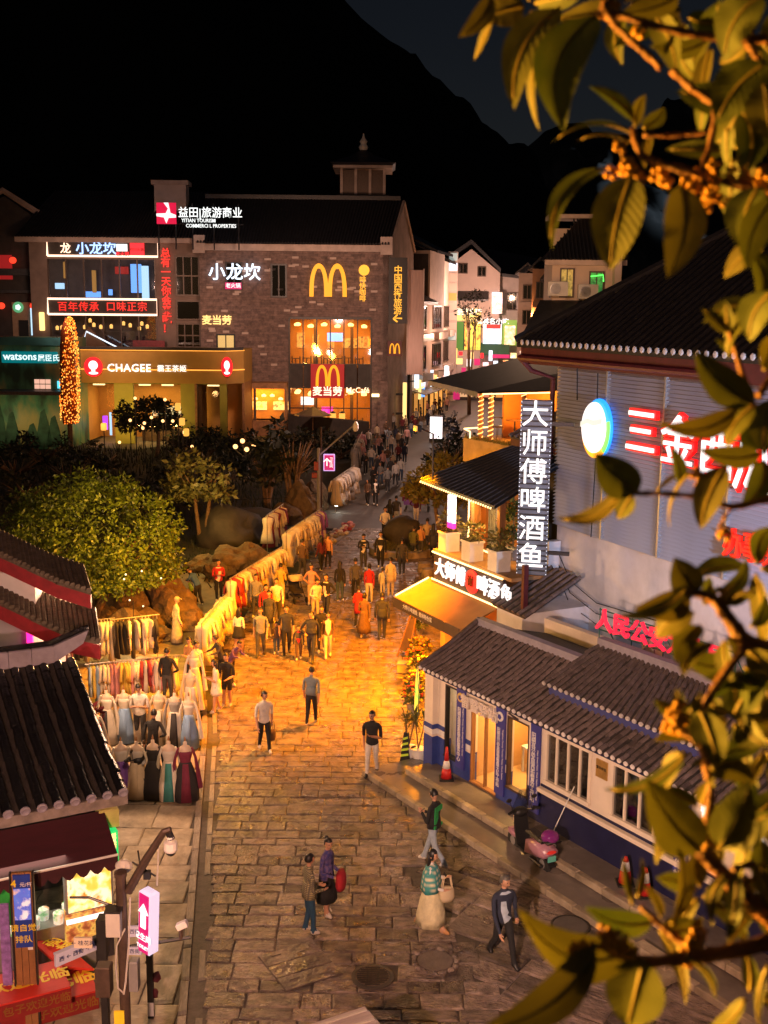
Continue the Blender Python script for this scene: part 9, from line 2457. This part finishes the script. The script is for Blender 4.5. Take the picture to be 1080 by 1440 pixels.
LV = [ # base x,y, tip x,y, width, depth, arc, tilt
(692,-6,645,52,30,1.05,-8,.3),(693,22,664,84,20,1.08,-3,.9),(788,10,722,152,56,1.0,22,.2),(840,20,794,184,74,.92,34,-.15),(762,55,757,184,24,1.02,10,1.0),
(918,18,951,106,42,1.02,-8,.5),(1001,48,970,116,24,1.08,8,.4),(1072,-8,1018,84,60,.95,14,.3),(1078,88,1008,176,74,.9,12,-.3),(1075,118,1085,200,60,.9,0,.2),
(892,168,832,121,22,1.0,4,.4),(893,178,909,132,20,1.0,-4,.3),(888,186,776,199,15,.95,16,1.1),(884,200,812,197,12,.97,8,1.1),(852,236,775,347,30,.92,26,.5),
(888,246,858,380,74,.88,6,.1),(958,260,940,390,60,.9,-12,-.1),(1022,180,1023,242,20,1.0,0,.7),(1068,262,1042,352,56,.88,8,.3),(1088,280,1050,378,50,.85,10,-.4),(955,-6,876,16,34,1.0,-6,.3),
(905,180,935,150,26,1.05,4,-.4),(915,190,905,235,22,1.05,0,.8),(940,60,935,0,30,1.05,5,.6),(1000,120,985,190,24,1.05,3,.5),
(1060,568,979,494,54,.85,-10,.15),(1024,466,989,434,22,.9,0,.2),(1024,464,1020,426,22,.9,0,-.3),(1030,492,1008,478,14,.92,0,.2),(1036,470,1042,446,12,.92,0,.4),(1086,410,1054,480,50,.82,10,.3),
(1036,576,925,594,44,.85,-20,.7),(1040,580,1000,520,30,.9,0,1.0),(1060,572,1022,628,46,.85,8,.6),(1090,560,1075,640,50,.85,6,.2),(1075,520,1090,470,40,.85,0,.4),
(898,692,838,638,60,.84,-6,.1),(880,677,782,728,30,.84,-24,.5),(890,695,868,730,36,.86,0,.4),(1020,655,985,744,48,.84,6,.2),(972,664,941,742,11,.86,10,.9),(957,682,945,628,28,.88,2,.7),(925,690,960,668,10,.9,-6,.6),
(978,836,950,786,52,.82,-2,.1),(968,826,866,862,26,.80,-18,.7),(972,838,893,856,48,.82,-10,.2),(976,862,922,896,58,.80,8,.5),(1010,832,1050,784,30,.84,12,.6),(1022,852,1066,832,34,.82,-8,.9),(1056,882,1078,838,32,.84,4,.8),(985,880,950,930,40,.82,6,.4),(990,850,1000,810,34,.86,0,.9),(1000,905,960,950,42,.8,10,.6),(1052,915,1085,960,44,.8,-6,.4),(1020,900,1030,960,36,.82,4,.8),
(985,1198,912,1100,80,.74,-8,.1),(1012,1192,1052,1100,74,.74,8,-.2),(1018,1186,1090,1146,62,.76,-6,.3),(985,1000,1008,1080,58,.78,-4,.3),(955,1012,920,984,24,.8,0,.2),(955,1012,951,968,26,.8,3,-.3),(958,1012,985,975,22,.8,3,.3),(966,1058,848,1108,27,.76,-22,.5),(990,984,1036,962,26,.8,-4,.8),(1040,1010,1078,1050,48,.78,6,.4),(1000,1080,1060,1100,44,.77,-10,.5),(960,1060,935,1110,36,.78,6,.7),
(897,1332,730,1278,76,.70,-44,.25),(838,1328,674,1446,66,.68,-30,.15),(834,1340,764,1446,58,.68,6,.7),(905,1350,880,1450,98,.68,0,.05),(890,1272,878,1204,15,.74,-3,.3),(897,1262,904,1206,14,.74,3,.3),(945,1300,958,1196,38,.74,10,.8),(1022,1228,1000,1302,26,.72,10,.5),(1036,1226,1020,1322,30,.72,-6,.4),(965,1346,1004,1406,22,.70,-14,.8),(1080,1358,1066,1446,16,.70,6,.4),(930,1290,905,1240,26,.74,4,.9),(945,1310,990,1290,28,.74,6,.6),(1068,1215,1088,1290,44,.74,-4,.5),(1045,1270,1075,1300,30,.74,0,.7)]
rg = random.Random(41)
for (bx,by,tx,ty,w,Y,arc,tl) in LV:
 leaf(bx,by,tx,ty,w,Y,-arc,tl,rg.uniform(-.03,.03),rg.uniform(.15,.4),rg.uniform(.05,.35))
for (cx,cy,Y,n) in ((1062,55,.99,5),(1045,150,.98,5),(1080,335,.9,4),(1000,60,1.04,4),(960,25,1.04,4),(1072,430,.9,5),(1078,640,.9,5),(1062,800,.86,4),(1078,965,.84,5),(1040,935,.84,4),(1078,1050,.82,6),(1062,1150,.8,6),(1072,1250,.79,5),(1055,1400,.74,3),(985,1255,.79,5),(925,1300,.76,3),(1030,1010,.83,5),(985,1140,.8,5),(745,8,1.08,4),(880,10,1.05,4),(1030,215,.97,4)):
 a0 = rg.uniform(0,6.3)
 for k in range(n):
  a = a0+k*6.28/n+rg.uniform(-.4,.4); L = rg.uniform(55,105)*(.95/Y)**.5
  leaf(cx+8*cos(a),cy+8*sin(a),cx+L*cos(a),cy+L*sin(a)*.9+14,rg.uniform(26,48),Y+rg.uniform(-.03,.05),rg.uniform(-14,14),rg.uniform(-.2,.9),rg.uniform(-.04,.04),rg.uniform(.15,.4),rg.uniform(.05,.4))
twig([(1090,56,.98),(1000,52,.98),(920,36,.97),(868,20,.97),(838,22,.96)], .0038,.0028)
twig([(846,8,.96),(870,40,.96),(905,72,.96),(930,95,.96)], .0032,.003); twig([(945,98,.96),(975,125,.96),(1003,145,.96)], .0036,.003)
twig([(1090,268,.92),(1030,258,.92),(975,243,.92),(905,220,.92),(890,180,.94)], .0042,.0024); twig([(1008,145,.94),(1000,200,.94),(985,245,.92)], .003,.0026); twig([(905,190,.95),(950,190,.95),(1000,185,.95)], .002,.0018)
twig([(1050,60,.98),(1070,90,.96),(1085,130,.95)], .003,.003); twig([(860,-5,.97),(848,8,.97)], .004,.003)
twig([(1090,700,.88),(1030,712,.87),(990,700,.86),(935,694,.85),(890,694,.84)], .0030,.0018); twig([(1030,712,.87),(1018,730,.87),(1010,745,.87)], .0016,.0012)
twig([(1095,590,.88),(1060,570,.87),(1036,500,.9),(1025,464,.9)], .0034,.0018); twig([(1090,520,.88),(1065,560,.87)], .003,.003)
twig([(1092,915,.82),(1050,902,.82),(1022,866,.82),(1000,840,.82),(970,832,.82)], .0078,.0030); twig([(1052,905,.81),(1010,960,.80),(985,1000,.80),(955,1010,.8)], .004,.0022)
twig([(1095,1300,.76),(1050,1262,.75),(1010,1222,.75),(985,1198,.75)], .0078,.0050); twig([(985,1198,.75),(1000,1120,.77),(985,1050,.78),(960,1030,.79)], .004,.0026)
twig([(1095,1322,.73),(1030,1338,.72),(965,1347,.71),(905,1352,.70),(850,1332,.69)], .0064,.0034); twig([(985,1345,.72),(940,1310,.73),(900,1275,.74)], .0034,.0022); twig([(1060,1215,.75),(1030,1222,.74)], .003,.002)
for i,(px,py,Y,n,s) in enumerate(((876,233,.92,9,22),(985,275,.92,12,30),(1003,248,.92,7,22),(1074,240,.92,8,28),(862,4,.97,5,16),(905,50,.97,3,12),(930,250,.93,4,14),(982,668,.86,3,12),(1015,750,.87,2,8),(862,1325,.69,11,34),(975,1330,.72,10,30),(955,1012,.79,6,18),(1002,1180,.75,5,20),(820,1330,.69,5,16),(1012,838,.82,3,12),(960,1010,.8,5,14),(1046,1240,.75,3,10))):
 bloom(px,py,Y,n,s,i)
b = MB(); b.smooth = True
TR = Vector((2.2,.4,0))
b.tube([(0,0,0),(.05,0,4),(-.05,.02,8),(0,.05,10.5),(.02,.1,13)], [.16,.14,.11,.09,.05], 10)
for (px,py,Y,z) in ((1092,56,.98,11.9),(1092,268,.92,11.7),(1092,700,.88,11.2),(1094,590,.88,11.4),(1092,915,.82,11.0),(1095,1300,.76,10.6),(1095,1322,.73,10.5)):
 e_ = loc(px,py,Y); b.tube([(0,.05,z-.25),(e_.x*.5,e_.y*.5,(z+e_.z)/2+.02),e_], [.03,.016,.006], 7)
b.build('trunk', M['bark'], OT)
# ================================================================== lamps that light the street
def wall_flood(fr, u, v, z, aim, energy, col, label, size=.25, ang=120, mast=0):
 p = fr.o+fr.u*u+fr.n*v
 t = thing('flood_lamp', label, 'lamp', (p.x,p.y,z), fr.rz)
 b = MB(); b.cbox((0,0,0), .26,.14,.20,.02); b.build('housing', M['dark_metal'], t); b = MB(); b.box(-.11,.11,-.085,-.071,-.08,.08); b.build('lens', em('lens_orange', (1,.5,.1), 1), t)
 if mast: MB().tube([(0,.08,0),(0,.55,-.2),(0,.55,-mast)], .03, 6).build('mast', M['dark_metal'], t)
 lamp('SPOT', (p.x+fr.n.x*-.15,p.y+fr.n.y*-.15,z-.03), energy, col, None, 'flood_light', size, aim, R(ang), .9)
def street_lamp(x, y, h, arm, energy, col, label, aim=(0,0,0), spot=None):  # each call adds an unseen post that carries fill light
 t = thing('street_lamp', label, 'street lamp', (x,y,0))
 b = MB(); b.tube([(0,0,0),(0,0,h)], [.09,.05], 8); b.build('post', M['dark_metal'], t)
 b = MB(); b.tube([(0,0,h-.05),(arm[0],arm[1],h+.15)], .035, 6); b.build('arm', M['dark_metal'], t)
 b = MB(); b.cbox((arm[0],arm[1],h+.12), .34,.22,.10,.03); b.build('head', M['dark_metal'], t); b = MB(); b.box(arm[0]-.14,arm[0]+.14,arm[1]-.09,arm[1]+.09,h+.05,h+.068); b.build('lens', em('lens_street', (1,.62,.3), 8), t)
 if spot: lamp('SPOT', (x+arm[0],y+arm[1],h+.0), energy, col, None, 'added_fill_light', .2, aim, R(spot), .8)
 else: lamp('POINT', (x+arm[0],y+arm[1],h-.12), energy, col, None, 'added_fill_light', .2)
OR = (1,.25,.0)
wall_flood(RS, .2,-.9,8.3, (-3.0,36,0), 26000, OR, 'orange flood lamp on a mast above the terrace eave corner', .25, 104, 1.8)
wall_flood(RS, -.3,.6,6.3, (-1.5,50,0), 10500, (1,.26,.0), 'second orange flood lamp round the terrace corner', .25, 110)
def area(fr, u, v, z, e, c, s, sy=.5, name='shop_light'):
 lamp('AREA', tuple(fr.o+fr.u*u+fr.n*v+Vector((0,0,z))), e, c, None, name, s, tuple(fr.o+fr.u*u+fr.n*(v-.4)), sy=sy)
lamp('AREA', tuple(RS.o+RS.u*1.7+RS.n*-.9+Vector((0,0,2.75))), 1250, (1,.27,.0), None, 'awning_light', 2.6, tuple(RS.o+RS.u*1.0+RS.n*-3.6), sy=.4); area(RS,1.8,.3,6.1,120,(1,.48,.10),2.4)
area(ST,2.0,1.4,2.8,230,(1,.48,.12),1.0); area(ST,3.3,1.2,2.8,90,(1,.48,.12),.7); area(ST,.65,1.2,2.8,20,(1,.7,.35),.5,.4)
street_lamp(-3.6,1.6,9.6,(.5,.4),14000,(1,.50,.38),'added unseen lamp post standing below the viewpoint beside the left pavement',(2.5,25,0),125)  # post added out of view to light the foreground paving
street_lamp(-2.6,1.0,10.9,(.4,.3),3100,(1,.45,.05),'added unseen lamp post with an orange lamp rising beside the viewpoint')  # added beside the viewpoint, unseen, to light the near leaves
street_lamp(9.9,12.5,7.5,(-.5,.4),15000,(.58,.70,1),'added unseen lamp post at the far right end of the police post pavement',(8.6,28,8.6),46)  # unseen post added to wash the louvred wall
lamp('SPOT', (-3.1,2.0,9.5), 9000, (1,.70,.52), None, 'added_fill_light', .25, (4.4,25,1.5), R(27), .8)  # extra spot added with no fixture of its own to brighten the police post
def glow(x,y,z,e,c=(1,.60,.40)): lamp('POINT', (x,y,z), e, c, None, 'added_fill_light', .4)  # bare point lights added in mid-air, no fixture behind them
glow(-6.7,36.2,4.4,1500,(1,.42,.04)); glow(-7.2,37.2,5.6,650,(1,.58,.06)); glow(-8.5,52,3.4,600,(1,.6,.14)); glow(-7.0,28.5,4.6,1350,(1,.56,.30)); glow(-4.9,23.6,4.2,330,(1,.60,.38)); glow(-4.6,47,4.6,700,(1,.42,.05))
glow(.5,66,6,1100,(1,.62,.5)); glow(3.5,95,7,1500,(1,.60,.45)); glow(8,128,9,1000,(1,.55,.36)); glow(15,120,11,1600,(1,.42,.15)); glow(6.2,50,13.8,900,(1,.58,.36))
lamp('SPOT', (-7,84,15), 12500, (1,.57,.40), None, 'added_facade_light', 1.2, (-7,107,9.5), R(72), .7); lamp('SPOT', (-24,86,14), 7000, (1,.58,.42), None, 'added_facade_light', 1.2, (-25,108,10), R(66), .7); glow(12,140,12,4000,(1,.62,.48))  # fixtureless lights added to bring up the distant facades
lamp('SPOT', (330,520,25), 1.1e7, (.72,.84,1), None, 'cliff_light', 8, (150,800,100), R(56), 1)
